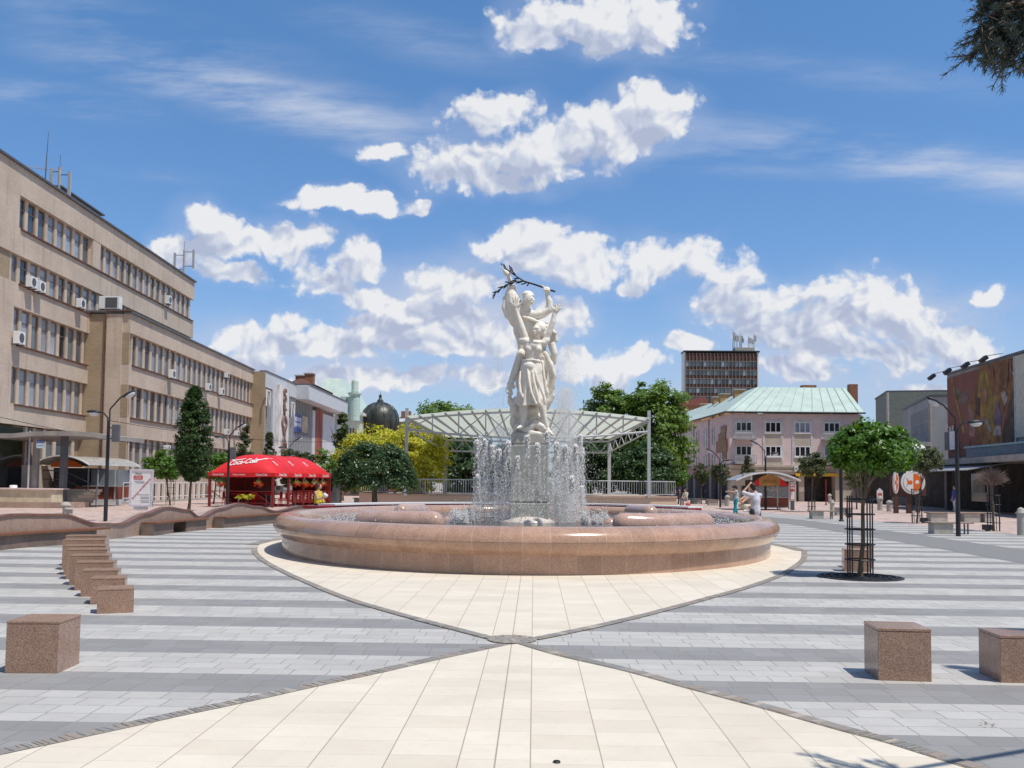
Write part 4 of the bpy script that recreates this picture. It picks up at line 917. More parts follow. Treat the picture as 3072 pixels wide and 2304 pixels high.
# low bubbling nozzles and the splashes from the side jets
P = []; r_ = []
for k in range(20):
    a = random.uniform(2.7, 3.7) if k < 14 else random.uniform(-.35, .15); rr = random.uniform(1.35, 1.95); bx_ = cx + rr * math.cos(a); by_ = PY - .5 + rr * math.sin(a)
    q = rng.normal(0, 1, (420, 3)) * [.045, .045, .08]; q[:, 2] = np.abs(q[:, 2]) * 1.7; P.append(q + [bx_, by_, ZW]); r_.append(rng.uniform(.004, .016, 420))
tag(drops('water_froth', np.concatenate(P), np.concatenate(r_), FROTH, 1.2), kind='stuff')
P = []; r_ = []
for side in (-1, 1):
    for k in range(22):               # thin side jets arc outwards over the inner wall and splash at the rim
        y0 = FC.y + random.uniform(-2.0, 4.5); x1_ = FC.x + side * (FA * math.sqrt(max(.1, 1 - ((y0 - FC.y) / FB) ** 2)) - .45 - random.uniform(0, .8)); x0_ = x1_ - side * random.uniform(1.4, 2.2)
        t = np.sort(rng.random(60)); hh = random.uniform(.10, .30); zz = ZW + .03 + 4 * hh * t * (1 - t)
        P.append(np.stack([x0_ + (x1_ - x0_) * t, np.full(60, y0) + .1 * t, zz], 1) + rng.normal(0, .012, (60, 3))); r_.append(rng.uniform(.005, .011, 60))
    n = 1500; aa = rng.uniform(-.75, .85, n); rad = rng.uniform(.62, .93, n); P.append(np.stack([FC.x + side * FA * rad * np.cos(aa), FC.y + FB * rad * np.sin(aa), ZW + np.abs(rng.normal(0, .07, n))], 1)); r_.append(rng.uniform(.006, .018, n))
tag(drops('water_splash', np.concatenate(P), np.concatenate(r_), DROP, 1.0), kind='stuff')
# ================================================================== buildings on the left
A = Fr((-28.65, 40), (-30.65, 86.5)); B = Fr((-26.9, 62.0), (-28.3, 94.2)); RT = Fr((-29.6, 62.0), (-26.9, 62.0))
AZ = 19.15; BZ = 12.55
ob = thing('office_building', 'long beige brick office building stepping back along the left edge, rows of narrow windows', 'office building', (-29.6, 62, 0))
aL = A.U(-260); aR = A.px(584, 848)[0]
uend = B.px(761, 1106)[0]
core = MB(); A.box(core, aL, aR - .4, 0, AZ - .1, -14, -0.45); B.box(core, 0.0, uend, 0, BZ - .1, -10, -0.45); core.build('wall', BRKD, ob)
def bands(F, u0, u1, zs, top, material, dd=0.0):
    """spandrels between the window rows; zs=[(z0,z1)] of the rows from the ground up"""
    m = MB(); z = 0.0
    for (a, c) in zs: F.box(m, u0, u1, z, a, -0.447, dd); z = c
    F.box(m, u0, u1, z, top, -0.447, dd); return m.build('spandrel', material, ob)
AR = [(2.3, 4.55), (A.Z(31, 1209), A.Z(34, 1097)), (A.Z(38, 1030), A.Z(43, 918)), (A.Z(36, 842), A.Z(40, 757)), (A.Z(60, 684), A.Z(65, 587))]
u_ret = A.U(266, 1000)
bands(A, aL, aR, AR, AZ, BRK)
mb = MB(); A.box(mb, aL, aR + .12, AZ, AZ + .12, -3, 0.16); B.box(mb, -.15, uend + .1, BZ, BZ + .12, -3, 0.16); mb.build('roof_edge', DGR, ob)
mb = MB()
for (z0, z1) in AR[1:]: A.box(mb, A.U(40) - .3, (aR - .3) if z0 > 12 else u_ret - .05, z0 - .10, z0 - .012, -.44, 0.10)
mb.build('ledge', RUST, ob)
cnt = 0
FARW, FARP, FARG = MB(), MB(), MB()
def wrow(F, u0, u1, n, z0, z1, skip=(), mf=FRM, frac=0.70, d=-0.36, near=99):
    st = (u1 - u0) / n; k = st * (1 - frac) / 2
    for i in range(n):
        a = u0 + st * i + k; c = u0 + st * (i + 1) - k; pm = MB() if i < near else FARP
        if i in skip: F.box(pm, u0 + st * i, u0 + st * (i + 1), z0, z1, -0.445, -0.02); pm.build('pier', BRK, ob); continue
        if i < near: window(F, ob, a, c, z0 + .02, z1 - .02, d, mf, GLS if random.random() < .4 else GLB, 1, 0.66, 0.055, 0.07)
        else:
            for b_ in ((a, a + .055, z0 + .02, z1 - .02), (c - .055, c, z0 + .02, z1 - .02), (a + .055, c - .055, z0 + .02, z0 + .08), (a + .055, c - .055, z1 - .08, z1 - .02), (a + .055, c - .055, z0 + (z1 - z0) * .66, z0 + (z1 - z0) * .66 + .05)): F.box(FARW, *b_, d, d + .07)
            F.box(FARG, a + .03, c - .03, z0 + .04, z1 - .04, d - .02, d + .015)
        F.box(pm, c + .01, c + 2 * k - .01, z0, z1, -0.44, -0.24)
        if i < near: pm.build('pier', BRK, ob)
    pm = MB() if near > 50 else FARP; F.box(pm, u0 - .05, u0 + k - .01, z0, z1, -0.443, -0.12)
    if near > 50: pm.build('pier', BRK, ob)
w5a, w5b = A.px(60, 640)[0], A.px(577, 905)[0]
wrow(A, w5a, w5b, 25, AR[4][0], AR[4][1], skip=(8,))
w4a = A.px(36, 800)[0]; wrow(A, w4a, A.px(560, 985)[0], 25, AR[3][0], AR[3][1], skip=())
for r_ in (2, 1): wrow(A, A.px(40, 1000)[0], u_ret - .25, 8, AR[r_][0], AR[r_][1])
wrow(A, A.px(80, 1400)[0], u_ret - 1.2, 5, 2.3, 4.5)
# dark brick panels left of the window rows
mb = MB()
for r_ in (3,): A.box(mb, aL, w4a - .02, AR[r_][0], AR[r_][1], -.43, -.12)
mb.build('brick_panel', BRKD, ob)
mb = MB()
A.box(mb, aL, A.px(60, 640)[0] - .02, AR[4][0], AR[4][1], -.44, -.003); mb.build('wall_face', BRK, ob)
for r_ in (1, 2): mb = MB(); A.box(mb, aL, A.px(40, 1000)[0] - .02, AR[r_][0], AR[r_][1], -.44, -.003); mb.build('wall_face', BRK, ob)
BR = [(B.Z(372, 1410), B.Z(372, 1310)), (B.Z(394, 1252), B.Z(397, 1157)), (B.Z(394, 1094), B.Z(400, 1002))]
bands(B, 0, uend, BR, BZ, BRK)
wb0 = B.px(396, 1050)[0]
mb = MB()
for (z0, z1) in BR: B.box(mb, wb0, uend - .1, z0 - .10, z0 - .012, -.44, .10)
mb.build('ledge', RUST, ob)
for (z0, z1) in BR: wrow(B, wb0 + .2, uend - .3, 24, z0, z1, near=9)
fw_ = tag(FARW.build('window', FRM, ob), kind='stuff'); tag(sub(FARG, 'pane', GLB, fw_), kind='stuff'); tag(FARP.build('pier', BRK, ob), kind='stuff')
mb = MB(); RT.box(mb, 0.012, 2.71, 0, BZ - .05, 0.0, 0.04); RT.box(mb, 1.15, 2.2, 0, BZ - .05, 0.041, 0.12); mb.build('end_wall', BRK, ob)
for (z0, z1) in BR:
    for a_, c_ in ((.05, 1.12), (2.22, 2.69)): mb = MB(); RT.box(mb, a_, c_, z0, z1, .041, .055); mb.build('brick_panel', BRKD, ob)
mb = MB(); mb.tube([RT.pt(1.13, .1, .17), RT.pt(1.13, BZ + .2, .17)], .05, 8); mb.build('downpipe', RUST, ob)
mb = MB(); mb.tube([RT.pt(-.1, BZ + .1, .18), RT.pt(2.8, BZ + .14, .18)], .05, 6); mb.build('gutter', RUST, ob)
mb = MB(); A.box(mb, A.px(235, 640)[0], A.px(352, 690)[0], AZ + .13, AZ + 1.1, -4, -1.2); mb.build('roof_house', COND, ob)
mb = MB(); A.box(mb, A.px(230, 640)[0], A.px(356, 690)[0], AZ + 1.1, AZ + 1.2, -4.1, -1.0); mb.build('roof_house_edge', DGR, ob)
# air conditioners: box, fan ring and bracket
def ac(F, px, py, w, h, label, big=False):
    w, h = w * .74, h * .74
    u, z = F.px(px, py, .25); t = thing('air_conditioner', label, 'air conditioner', tuple(F.pt(u, z, .1)), 'air conditioning units hung on the office front')
    m = MB(); F.box(m, u - w / 2, u + w / 2, z - h / 2, z + h / 2, .12, .45); m.build('casing', WHT, t, bevel=.015)
    # fan grille on the side that faces the square
    m = MB(); P = F.pt(u - .06, z, .456); q = Matrix.Rotation(math.pi / 2, 3, F.u)
    r_ = h * .38; m.tube([P, P + F.n * .012], r_, 20); m.build('fan_grille', DGR, t)
    m = MB(); F.box(m, u - w / 2 + .05, u - w / 2 + .1, z - h / 2 - .06, z - h / 2 - .005, -.0, .44); F.box(m, u + w / 2 - .1, u + w / 2 - .05, z - h / 2 - .06, z - h / 2 - .005, 0, .44); m.build('bracket', DGR, t)
s1 = lambda x, y: (x / 2.765, 450 + y / 2.765); s2 = lambda x, y: (x / 2.765, 1050 + y / 2.765)
for (F, q, w, h, lb) in [(A, s1(258, 1098), .95, .85, 'left one of the two white cooling units side by side under the fourth floor windows'), (A, s1(330, 1135), .95, .85, 'right one of the two white cooling units side by side under the fourth floor windows'),
    (A, s1(668, 1275), .95, .8, 'white cooling unit just left of the inner corner below the fourth floor windows'), (A, s1(1395, 1245), .8, .9, 'highest cooling unit, among the top row windows near the far end'),
    (A, s1(155, 1560), 1.0, .95, 'big white cooling unit at the left picture edge beside the third window row'), (B, s2(1425, 200), .9, .85, 'cooling unit on the ledge above the pointed column tree, first in its row'),
    (B, s2(1725, 308), .9, .8, 'second cooling unit on the upper window ledge of the wing'), (B, s2(1835, 345), .9, .8, 'third cooling unit on the upper window ledge of the wing'), (B, s2(1878, 210), .7, .6, 'small cooling unit fixed high between the upper windows of the wing'),
    (B, s2(1382, 808), .9, .4, 'low cooling unit above the round tree left of the column tree'), (B, s2(1492, 815), .8, .4, 'low cooling unit right beside the column tree'), (B, s2(1875, 680), .9, .7, 'cooling unit behind the head of the lamp by the red tent'), (B, s2(1962, 690), .8, .6, 'cooling unit right of the lamp by the red tent')]:
    ac(F, q[0], q[1], w, h, lb)
u, z = A.px(308, 923, 1); t = thing('air_conditioner', 'wide cooling unit standing on the wing roof at the inner corner', 'air conditioner', tuple(RT.pt(1.2, BZ, .3)), 'air conditioning units hung on the office front')
m = MB(); RT.box(m, .5, 1.9, BZ + .3, BZ + 1.15, -.5, -.05); m.build('casing', WHT, t, bevel=.02); m = MB(); RT.box(m, .95, 1.75, BZ + .38, BZ + 1.06, -.049, -.03); m.build('fan_grille', DGR, t); m = MB(); RT.box(m, .6, .7, BZ + .13, BZ + .3, -.5, -.05); RT.box(m, 1.7, 1.8, BZ + .13, BZ + .3, -.5, -.05); m.build('bracket', DGR, t)
# antenna masts on the roof
def mast(F, px, pybase, ztop, arms, label, yagi=False):
    u, _ = F.px(px, pybase, -1.2); P = F.pt(u, AZ - .2, -1.2); t = thing('antenna_mast', label, 'antenna', tuple(P)); ax = Vector((1, 0, 0))
    m = MB(); m.tube([P, P + Vector((0, 0, ztop))], .10, 8); m.build('pole', CON, t)
    for dx, z0, z1 in arms:
        m = MB(); m.box(P.x + dx - .09, P.x + dx + .09, P.y - .07, P.y + .07, P.z + z0, P.z + z1); m.build('antenna_panel', STL, t)
        m = MB(); m.tube([P + Vector((0, 0, z0 + .2)), P + Vector((dx, 0, z0 + .2))], .03, 6); m.tube([P + Vector((0, 0, z1 - .2)), P + Vector((dx, 0, z1 - .2))], .03, 6); m.build('crossbar', DGR, t)
    m = MB(); m.tube([P + Vector((0, 0, ztop * .35)), P + Vector((-1.0, 0, .3))], .025, 6); m.tube([P + Vector((0, 0, ztop - .1)), P + Vector((0, 0, ztop + .8))], .015, 5); m.build('strut', DGR, t)
    return P, t
mast(A, 551, 826, 3.3, [(-.85, 1.3, 3.0), (.85, 1.6, 3.3)], 'grey antenna mast with two tall panels on the far end of the office roof')
P, t = mast(A, 177, 585, 2.6, [(-.55, .7, 2.5), (.65, .2, 2.3)], 'antenna mast with tall panels near the left edge of the office roof')
m = MB(); Q = A.pt(A.px(134, 556, -1.2)[0], AZ - .2, -1.2); tt = thing('whip_antenna', 'tall thin whip antenna with a long sideways aerial on the office roof', 'antenna', tuple(Q)); m.tube([Q, Q + Vector((.05, 0, 2.2)), Q + Vector((.12, 0, 4.2))], [.05, .03, .012], 6); m.build('whip', DGR, tt)
m = MB(); m.tube([Q + Vector((-1.3, 0, 1.95)), Q + Vector((1.2, 0, 1.75))], .02, 5)
for k in range(9): m.tube([Q + Vector((-1.25 + k * .17, 0, 1.72 - .01 * k)), Q + Vector((-1.25 + k * .17, 0, 2.12 - .01 * k))], .012, 4)
m.build('aerial', STL, tt)
# entrance: dark recess, canopy, steps, railing
ent = thing('entrance_canopy', 'curved concrete entrance canopy on dark posts with weeds on its roof, far left', 'canopy', tuple(gp(95, 1530)))
EY = 52.0
def E(px, py, d=0): return at(px, py, EY + d)
m = MB(); n = 14
topc = [(-60, 1302), (0, 1300), (40, 1300), (90, 1295), (150, 1293), (220, 1293), (270, 1297), (318, 1304)]
for (a, ya), (c, yc) in zip(topc[:-1], topc[1:]):
    p, q = E(a, ya, -2), E(c, yc, -2); p2, q2 = Vector((p.x, p.y + 5, p.z)), Vector((q.x, q.y + 5, q.z)); th = Vector((0, 0, -.24))
    m.hexa([p + th, q + th, q2 + th, p2 + th, p, q, q2, p2])
m.build('roof_slab', COND, ent)
for px, w, lb in ((99, .27, 0), (183, .30, 0)):
    p = E(px, 1520, -1.2); m = MB(); m.box(p.x - w / 2, p.x + w / 2, p.y, p.y + w, 0, 4.05); m.build('post', DGR if px > 100 else COND, ent)
p = E(99, 1500, -1.6); m = MB(); m.tube([Vector((p.x - .3, p.y, 4.1)), Vector((p.x - .3, p.y, .9)), Vector((p.x + .3, p.y, .15))], .05, 6); m.build('downpipe', STL, ent)
rec = MB(); A.box(rec, aL, A.U(62, 1400), 0.012, 4.4, -.44, .06); rec.build('entrance_recess', GLD, ent)
st = thing('entrance_steps', 'stone entrance steps with thin railing between planter and kiosk', 'steps', tuple(gp(150, 1525)))
for k in range(6):
    m = MB(); p = gp(118 + k * 9, 1521); q = gp(250 - k * 0 - (5 - k) * 8, 1521); m.box(p.x - 1, q.x, p.y + 2.2 - k * .36, p.y + 4.5, k * -.0 + .02, .16 * (6 - k) + .001 * k) if False else m.box(p.x - .6 + k * .0, q.x + (5 - k) * .0, 50.6 + k * .36, 54, .16 * k + .003, .16 * (k + 1)); m.build('step', mat('cream_stone_step', (0.60, 0.52, 0.40), .8, var=.1), st)
m = MB(); p = E(153, 1500, -3)
for x_, zz in ((-23.6, .2), (-26.2, 1.0)):
    m.tube([(x_, 50.8 + (0 if x_ > -25 else 1.6), zz - .2), (x_, 50.8 + (0 if x_ > -25 else 1.6), zz + 1.0)], .03, 6)
m.tube([(-23.6, 50.8, 1.15), (-26.2, 52.4, 1.98), (-27.5, 52.6, 2.0)], .03, 6); m.tube([(-23.6, 50.8, .75), (-26.2, 52.4, 1.5), (-27.5, 52.6, 1.5)], .02, 6); m.build('railing', DGR, st)
pl = thing('planter_wall', 'long cream stone planter ledge with a pink base at the far left', 'planter', tuple(gp(30, 1528)))
m = MB(); a = gp(-200, 1529); c = gp(112, 1526); m.box(a.x, c.x, 49.6, 51.2, .30, .95); m.build('ledge', mat('cream_plaster', (0.66, 0.58, 0.43), .85, var=.1), pl); m = MB(); m.box(a.x, c.x + 1.2, 49.3, 51.3, 0, .298); m.build('base', G_WALL, pl)
m = MB(); m.box(a.x, c.x + .1, 49.5, 51.3, .952, 1.02); m.build('coping', STUC, pl)
sg = thing('hanging_sign', 'small blue and white bank sign on the canopy post', 'sign', tuple(E(120, 1340, -1.9)))
m = MB(); p0, p1 = E(109, 1344, -1.9), E(131, 1321, -1.9); pm_ = (p0.z + p1.z) / 2 + .02
m.box(p0.x, p1.x, p0.y, p0.y + .08, pm_ + .06, p1.z); m.build('upper_board', mat('sign_blue', (0.02, 0.06, 0.36), .4), sg); m = MB(); m.box(p0.x, p1.x, p0.y, p0.y + .08, p0.z, pm_ + .055); m.build('lower_board', mat('pale_blue_board', (.62, .78, .88), .4), sg)
text('BANKOMAT', .075, WHT, sg, frame_mat(((p0.x + p1.x) / 2, p0.y - .006, (pm_ + p1.z) / 2 + .03), (1, 0, 0), (0, -1, 0)), .003)
text('otvorené', .08, mat('sign_blue', (0, 0, 0)), sg, frame_mat(((p0.x + p1.x) / 2, p0.y - .006, (pm_ + p0.z) / 2 + .03), (1, 0, 0), (0, -1, 0)), .003)
bn = thing('litter_bin', 'small white and red litter bin before the dark entrance', 'bin', tuple(E(40, 1465, -1.9)))
m = MB(); p = E(40, 1466, -1.9); m.lathe([(.16, -.18), (.19, -.16), (.19, .17), (.15, .19)], p, 16); m.build('body', WHT, bn, True); m = MB(); m.lathe([(.15, 0), (.15, .05)], p + Vector((0, 0, .192)), 16); m.build('lid', BLK, bn)
m = MB(); m.tube([p + Vector((.0, .22, -1.3)), p + Vector((0, .22, .15))], .025, 6); m.build('post', DGR, bn)
# fence of the office front
fe = thing('railing_fence', 'low white railing with dark bars along the foot of the office wing', 'fence', tuple(B.pt(1, 0, 2)))
m = MB(); d = MB(); u0, u1 = B.px(368, 1500, 1.6)[0], B.px(770, 1500, 1.6)[0]; zf = 1.35; n = 26
for k in range(n):
    a = u0 + (u1 - u0) * k / n; c = a + (u1 - u0) / n * .82; B.box(m, a, a + .05, .15, zf, 1.58, 1.62); B.box(m, c - .05, c, .15, zf, 1.58, 1.62); B.box(m, a + .05, c - .05, zf - .05, zf, 1.58, 1.62); B.box(m, a + .05, c - .05, .35, .40, 1.58, 1.62)
    B.box(d, (a + c) / 2 - .03, (a + c) / 2 + .03, 0, zf - .1, 1.50, 1.56)
m.build('panels', WHT, fe); d.build('posts', BLK, fe); m = MB(); B.box(m, u0, u1, 0, .15, 1.5, 1.7); m.build('kerb', CON, fe)

# ------------------------------------------------------------------ gallery hall with metal fins
GF = Fr((-27.1, 94.4), (-27.6, 131.5)); gz = 12.45
gh = thing('gallery_hall', 'light grey modern hall with tall metal fins, projecting attic box and red mural', 'hall building', (-27.1, 94.4, 0))
u1 = GF.px(887, 1162)[0]; u2 = GF.L
m = MB(); GF.box(m, 0, u2, 0, gz - .05, -12, -.5); m.build('wall', COND, gh)
m = MB(); m.box(-29.5, -27.1, 94.35, 94.6, 0, gz); m.build('side_wall', BRKD, gh)
zb = GF.Z(780, 1155); m = MB(); GF.box(m, 0, u1, zb, gz, -.49, .05); GF.box(m, u1 + .01, u2, GF.Z(930, 1205, .9), gz - .02, -.49, 1.5); m.build('attic_band', LGR, gh)
m = MB(); GF.box(m, 0, u1, gz, gz + .12, -.6, .12); GF.box(m, u1 + .012, u2, gz, gz + .12, -.6, 1.58); m.build('roof_edge', DGR, gh)
m = MB(); GF.box(m, 0.02, u1 + 8, .5, zb - .02, -.48, -.40); m.build('glazing', GLD, gh)
ufl = [0.35 + .72 * k for k in range(5)] + [8.2 + .78 * k for k in range(22)]
for uu in ufl:
    if uu < u1 + 9: m = MB(); GF.box(m, uu, uu + .13, .5, zb - .03, -.39, .0); m.build('fin', STL, gh)
for zz in (3.3, 5.8, 8.6): m = MB(); GF.box(m, .1, u1 + 8.8, zz, zz + .14, -.395, -.30); m.build('transom', DGR, gh)
up0, up1 = GF.px(822, 1300)[0], GF.px(853, 1300)[0]
m = MB(); GF.box(m, up0 - 1.1, up0 - .1, 0, zb - .01, -.38, .12); m.build('blank_wall', LGR, gh); m = MB(); GF.box(m, u1 + 9.2, u2, 0, gz - 2.2, -.38, .0); m.build('blank_wall', LGR, gh)
m = MB(); GF.box(m, up0, up1, 1.0, gz - .9, -.2, .45); m.build('sign_panel', mat('stained_white_panel', (.78, .74, .71), .7, var=.22, scale=2.2, stretch=(1, 1, .3)), gh)
zt_, zb_ = GF.Z(838, 1182), GF.Z(833, 1350)
for k, (ch, yy) in enumerate([('S', 1188), ('L', 1213), ('I', 1238), ('O', 1271), ('V', 1298), ('A', 1325), ('N', 1350)]):
    text(ch, 2.1, mat('brown_letter', (.25, .16, .13), .6), gh, GF.mat4((up0 + up1) / 2, GF.Z(838, yy), .50), .12, sx=1.35, bold=.03)
for px, py in ((805, 1196), (879, 1230)):
    u, z = GF.px(px, py, .3); m = MB()
    for a, c in (((-.7, -.8), (-.7, .8)), ((-.7, .8), (.6, -.8)), ((.6, -.8), (.6, .8)), ((-.7, .8), (.6, .8))): m.tube([GF.pt(u + a[0], z + a[1], .3), GF.pt(u + c[0], z + c[1], .3)], .07, 5)
    m.build('wall_emblem', WHT, gh)
ms = thing('event_banner', 'blue and white printed banner hung before the metal fins of the grey hall', 'banner', tuple(GF.pt(20, 6, .1)))
a, c = GF.px(884, 1270, .1)[0], GF.px(905, 1270, .1)[0]; z0, z1 = GF.Z(895, 1297, .1), GF.Z(895, 1245, .1)
m = MB(); GF.box(m, a, c, z0, z1, .02, .06); m.build('cloth', mat('pale_lilac_cloth', (.55, .55, .68), .7), ms); m = MB(); GF.box(m, a, c, z0, z0 + .5, .061, .07); GF.box(m, a, c, z1 - .25, z1, .061, .07); m.build('blue_stripe', mat('banner_blue', (.05, .08, .28), .6), ms)
for k in range(4): m = MB(); GF.box(m, a + .4, c - .4, z1 - .9 - .55 * k, z1 - .75 - .55 * k, .061, .068); m.build('text_line', mat('banner_blue', (0, 0, 0)), ms)
ms = thing('event_banner', 'grey and orange picture banner right of the blue and white one', 'banner', tuple(GF.pt(24, 6, .1)))
a, c = GF.px(907, 1270, .1)[0], GF.px(925, 1270, .1)[0]; m = MB(); GF.box(m, a, c, GF.Z(915, 1298, .1), GF.Z(915, 1249, .1), .02, .06); m.build('cloth', mat('mottled_picture_cloth', (.55, .42, .28), .7, var=.2, var2=(.22, .2, .2), scale=.9), ms)
# slanting fin and red mural at the far end
m = MB(); p0 = GF.px(935, 1325, .9)[0]; p1 = GF.px(960, 1215, .9)[0]
u_s = GF.px(945, 1270, 1.0)[0]; m = MB(); GF.box(m, u_s + 4.8, u_s + 8.9, 0, gz - 1.9, .01, .06); m.build('mural_wall', mat('red_mural', (.42, .09, .05), .8, var=.25, var2=(.10, .055, .05), scale=.45, stretch=(1, 1, .35)), gh)
m = MB(); GF.box(m, u2 - .9, u2, 0, gz - .1, .012, .3); m.build('end_pier', LGR, gh)

# ------------------------------------------------------------------ other houses behind on the left
def hip(mb, x0, x1, y0, y1, z0, z1, inx, iny):
    a, b_, c, d = Vector((x0, y0, z0)), Vector((x1, y0, z0)), Vector((x1, y1, z0)), Vector((x0, y1, z0))
    e, f, g_, h = Vector((x0 + inx, y0 + iny, z1)), Vector((x1 - inx, y0 + iny, z1)), Vector((x1 - inx, y1 - iny, z1)), Vector((x0 + inx, y1 - iny, z1))
    for q in ((a, b_, f, e), (b_, c, g_, f), (c, d, h, g_), (d, a, e, h), (e, f, g_, h)): mb.face(q)
yt = 118.0
th = thing('house', 'tan rendered house with brown roof and two brick chimneys behind the grey hall', 'house', (-34, 118, 0))
xa, xb, xc = at(865, 1150, yt).x, at(930, 1150, yt).x, at(990, 1190, 142).x
m = MB(); zz_ = at(900, 1152, yt).z; m.hexa([(xa, yt, 0), (xb, yt, 0), (xb - 2.2, 142, 0), (xa, 142, 0), (xa, yt, zz_), (xb, yt, zz_), (xb - 2.2, 142, zz_), (xa, 142, zz_)]); m.build('wall', mat('tan_render', (.38, .29, .19), .85, var=.1), th)
rz = at(900, 1152, yt).z; m = MB(); m.hexa([(xa - .4, yt - .3, rz), (xb + .4, yt - .3, rz), (xb - 1.8, 142.4, rz), (xa - .4, 142.4, rz), (xa + 1, yt + 2, rz + .9), (xb - 1.4, yt + 2, rz + .9), (xb - 3.4, 140, rz + .9), (xa + 1, 140, rz + .9)]); m.build('roof', RUST, th)
for px, w_, y0_ in ((899, .55, 1128), (926, .55, 1122)):
    p = at(px, y0_, yt + 3); m = MB(); m.box(p.x - w_, p.x + w_, p.y, p.y + 1.2, rz + .3, p.z); m.build('chimney', BRKR, th); m = MB(); m.box(p.x - w_ - .1, p.x + w_ + .1, p.y - .1, p.y + 1.3, p.z, p.z + .15); m.build('chimney_cap', CON, th)
yb = 150.0
bq = thing('corner_palace', 'ornate white town house with pale green copper roofs and a slim corner turret', 'town house', (-34, 150, 0))
xl_, xr_ = at(945, 1300, yb).x, at(1080, 1300, yb).x; ez = at(1030, 1246, yb).z
m = MB(); m.box(xl_, xr_, yb, yb + 22, 0, ez); m.build('wall', mat('white_green_render', (.66, .74, .70), .8, var=.08), bq)
m = MB(); m.box(xl_, xr_ + .5, yb - .5, yb + 22.4, ez, ez + .45); m.build('cornice', mat('pale_cornice', (.72, .78, .72), .7), bq)
m = MB()
p1, p2, p3, p4 = at(945, 1180, yb), at(978, 1136, yb + 6), at(1027, 1137, yb + 6), at(1062, 1200, yb)
hipm = MB(); hipm.face([Vector((xl_ - 1, yb - .3, ez + .45)), Vector((xr_ - 1.0, yb - .3, ez + .45)), Vector((p3.x, yb + 5, p3.z)), Vector((p2.x, yb + 5, p2.z))]); hipm.face([Vector((xr_ - 1, yb - .3, ez + .45)), Vector((xr_ - 1, yb + 22, ez + .45)), Vector((p3.x, yb + 16, p3.z)), Vector((p3.x, yb + 5, p3.z))]); hipm.face([Vector((xl_ - 1, yb + 22, ez + .45)), Vector((xl_ - 1, yb - .3, ez + .45)), Vector((p2.x, yb + 5, p2.z)), Vector((p2.x, yb + 16, p2.z))]); hipm.face([Vector((p2.x, yb + 5, p2.z)), Vector((p3.x, yb + 5, p3.z)), Vector((p3.x, yb + 16, p3.z)), Vector((p2.x, yb + 16, p2.z))])
hipm.build('roof', COPPER, bq)
tw = at(1064, 1135, yb - 1); tz = at(1064, 1178, yb - 1).z; tb = at(1064, 1262, yb - 1).z; rw = 14 / KF * yb
m = MB(); m.lathe([(rw * 1.15, 0), (rw * 1.15, tz - tb - .4), (rw * 1.5, tz - tb - .2), (rw * 1.5, tz - tb)], (tw.x, yb - .6, tb), 12); m.build('turret', mat('turret_green', (.50, .66, .60), .7, var=.1), bq)
hh = tw.z - tz; m = MB(); m.lathe([(rw * .85, 0), (rw * .8, hh * .12), (rw * .72, hh * .2), (rw * .78, hh * .75), (rw * .65, hh * .88), (rw * .3, hh * .97), (.05, hh * 1.03)], (tw.x, yb - .6, tz), 14); m.build('turret_cap', COPPER, bq, True)
for k in range(5):
    for zz in (ez - 4.4, ez - 8.2):
        u_ = xl_ + 4.2 + k * (xr_ - xl_ - 5) / 5; Ff = Fr((xl_, yb), (xr_, yb)); window(Ff, bq, u_ - xl_, u_ - xl_ + .8, zz, zz + 2.3, .0, WHT, GLD, 1, .6, .08, .06)
for px in (1030, 1052): p = at(px, 1190, yb - .2); m = MB(); m.box(p.x - .5, p.x + .5, yb - .25, yb + 3, ez + .46, p.z); m.build('dormer', mat('turret_green', (0, 0, 0)), bq)
# round brick tower with onion dome
yd = 155.0; dc = at(1139, 1300, yd); rd = 57.5 / KF * yd
dm = thing('domed_building', 'tan house with big dark onion dome rising behind the yellow tree', 'domed building', (dc.x, yd, 0))
dz = at(1139, 1301, yd).z; dt = at(1139, 1206, yd).z; H_ = dt - dz
m = MB(); m.lathe([(rd * .72, 0), (rd * .86, H_ * .08), (rd * .97, H_ * .25), (rd * 1.0, H_ * .42), (rd * .96, H_ * .58), (rd * .84, H_ * .74), (rd * .62, H_ * .88), (rd * .32, H_ * .97), (rd * .1, H_ * 1.02), (.12, H_ * 1.1)], (dc.x, yd, dz), 40); m.build('dome', LEADD, dm, True)
for k in range(16):
    a = 2 * math.pi * k / 16; m = MB(); m.tube([Vector((dc.x + r_ * rd * math.cos(a), yd + r_ * rd * math.sin(a), dz + h_ * H_)) for r_, h_ in ((.87, .08), (.98, .25), (1.01, .42), (.97, .58), (.85, .74), (.63, .88), (.33, .97))], .06, 5); m.build('rib', LEADD, dm)
fz = at(1139, 1172, yd).z; m = MB(); m.lathe([(.5, 0), (.55, .3), (.25, .6), (.2, .9), (.3, 1.1), (.05, 1.4), (.02, fz - dt)], (dc.x, yd, dt - .1), 10); m.build('finial', LEADD, dm, True)
m = MB(); m.lathe([(rd * 1.0, 0), (rd * 1.0, .5), (rd * .8, .7)], (dc.x, yd, dz - .6), 32); m.build('ring_cornice', RUST, dm); m = MB(); m.lathe([(rd * .86, 0), (rd * .86, dz - .6)], (dc.x, yd, 0), 32); m.build('tower_wall', mat('tan_cream_render', (.60, .47, .33), .85, var=.12), dm)
m = MB(); m.box(dc.x - .9 * rd, dc.x + 6.5, yd + 3, yd + 14, 0, at(1200, 1262, yd).z); m.build('wing', mat('tan_cream_render', (0, 0, 0)), dm); m = MB(); rz = at(1200, 1262, yd).z; hip(m, dc.x - .9 * rd, dc.x + 6.8, yd + 2.7, yd + 14.3, rz, rz + 1.2, 1.5, 4); m.build('roof', mat('pale_grey_roof', (.5, .52, .55), .6), dm)
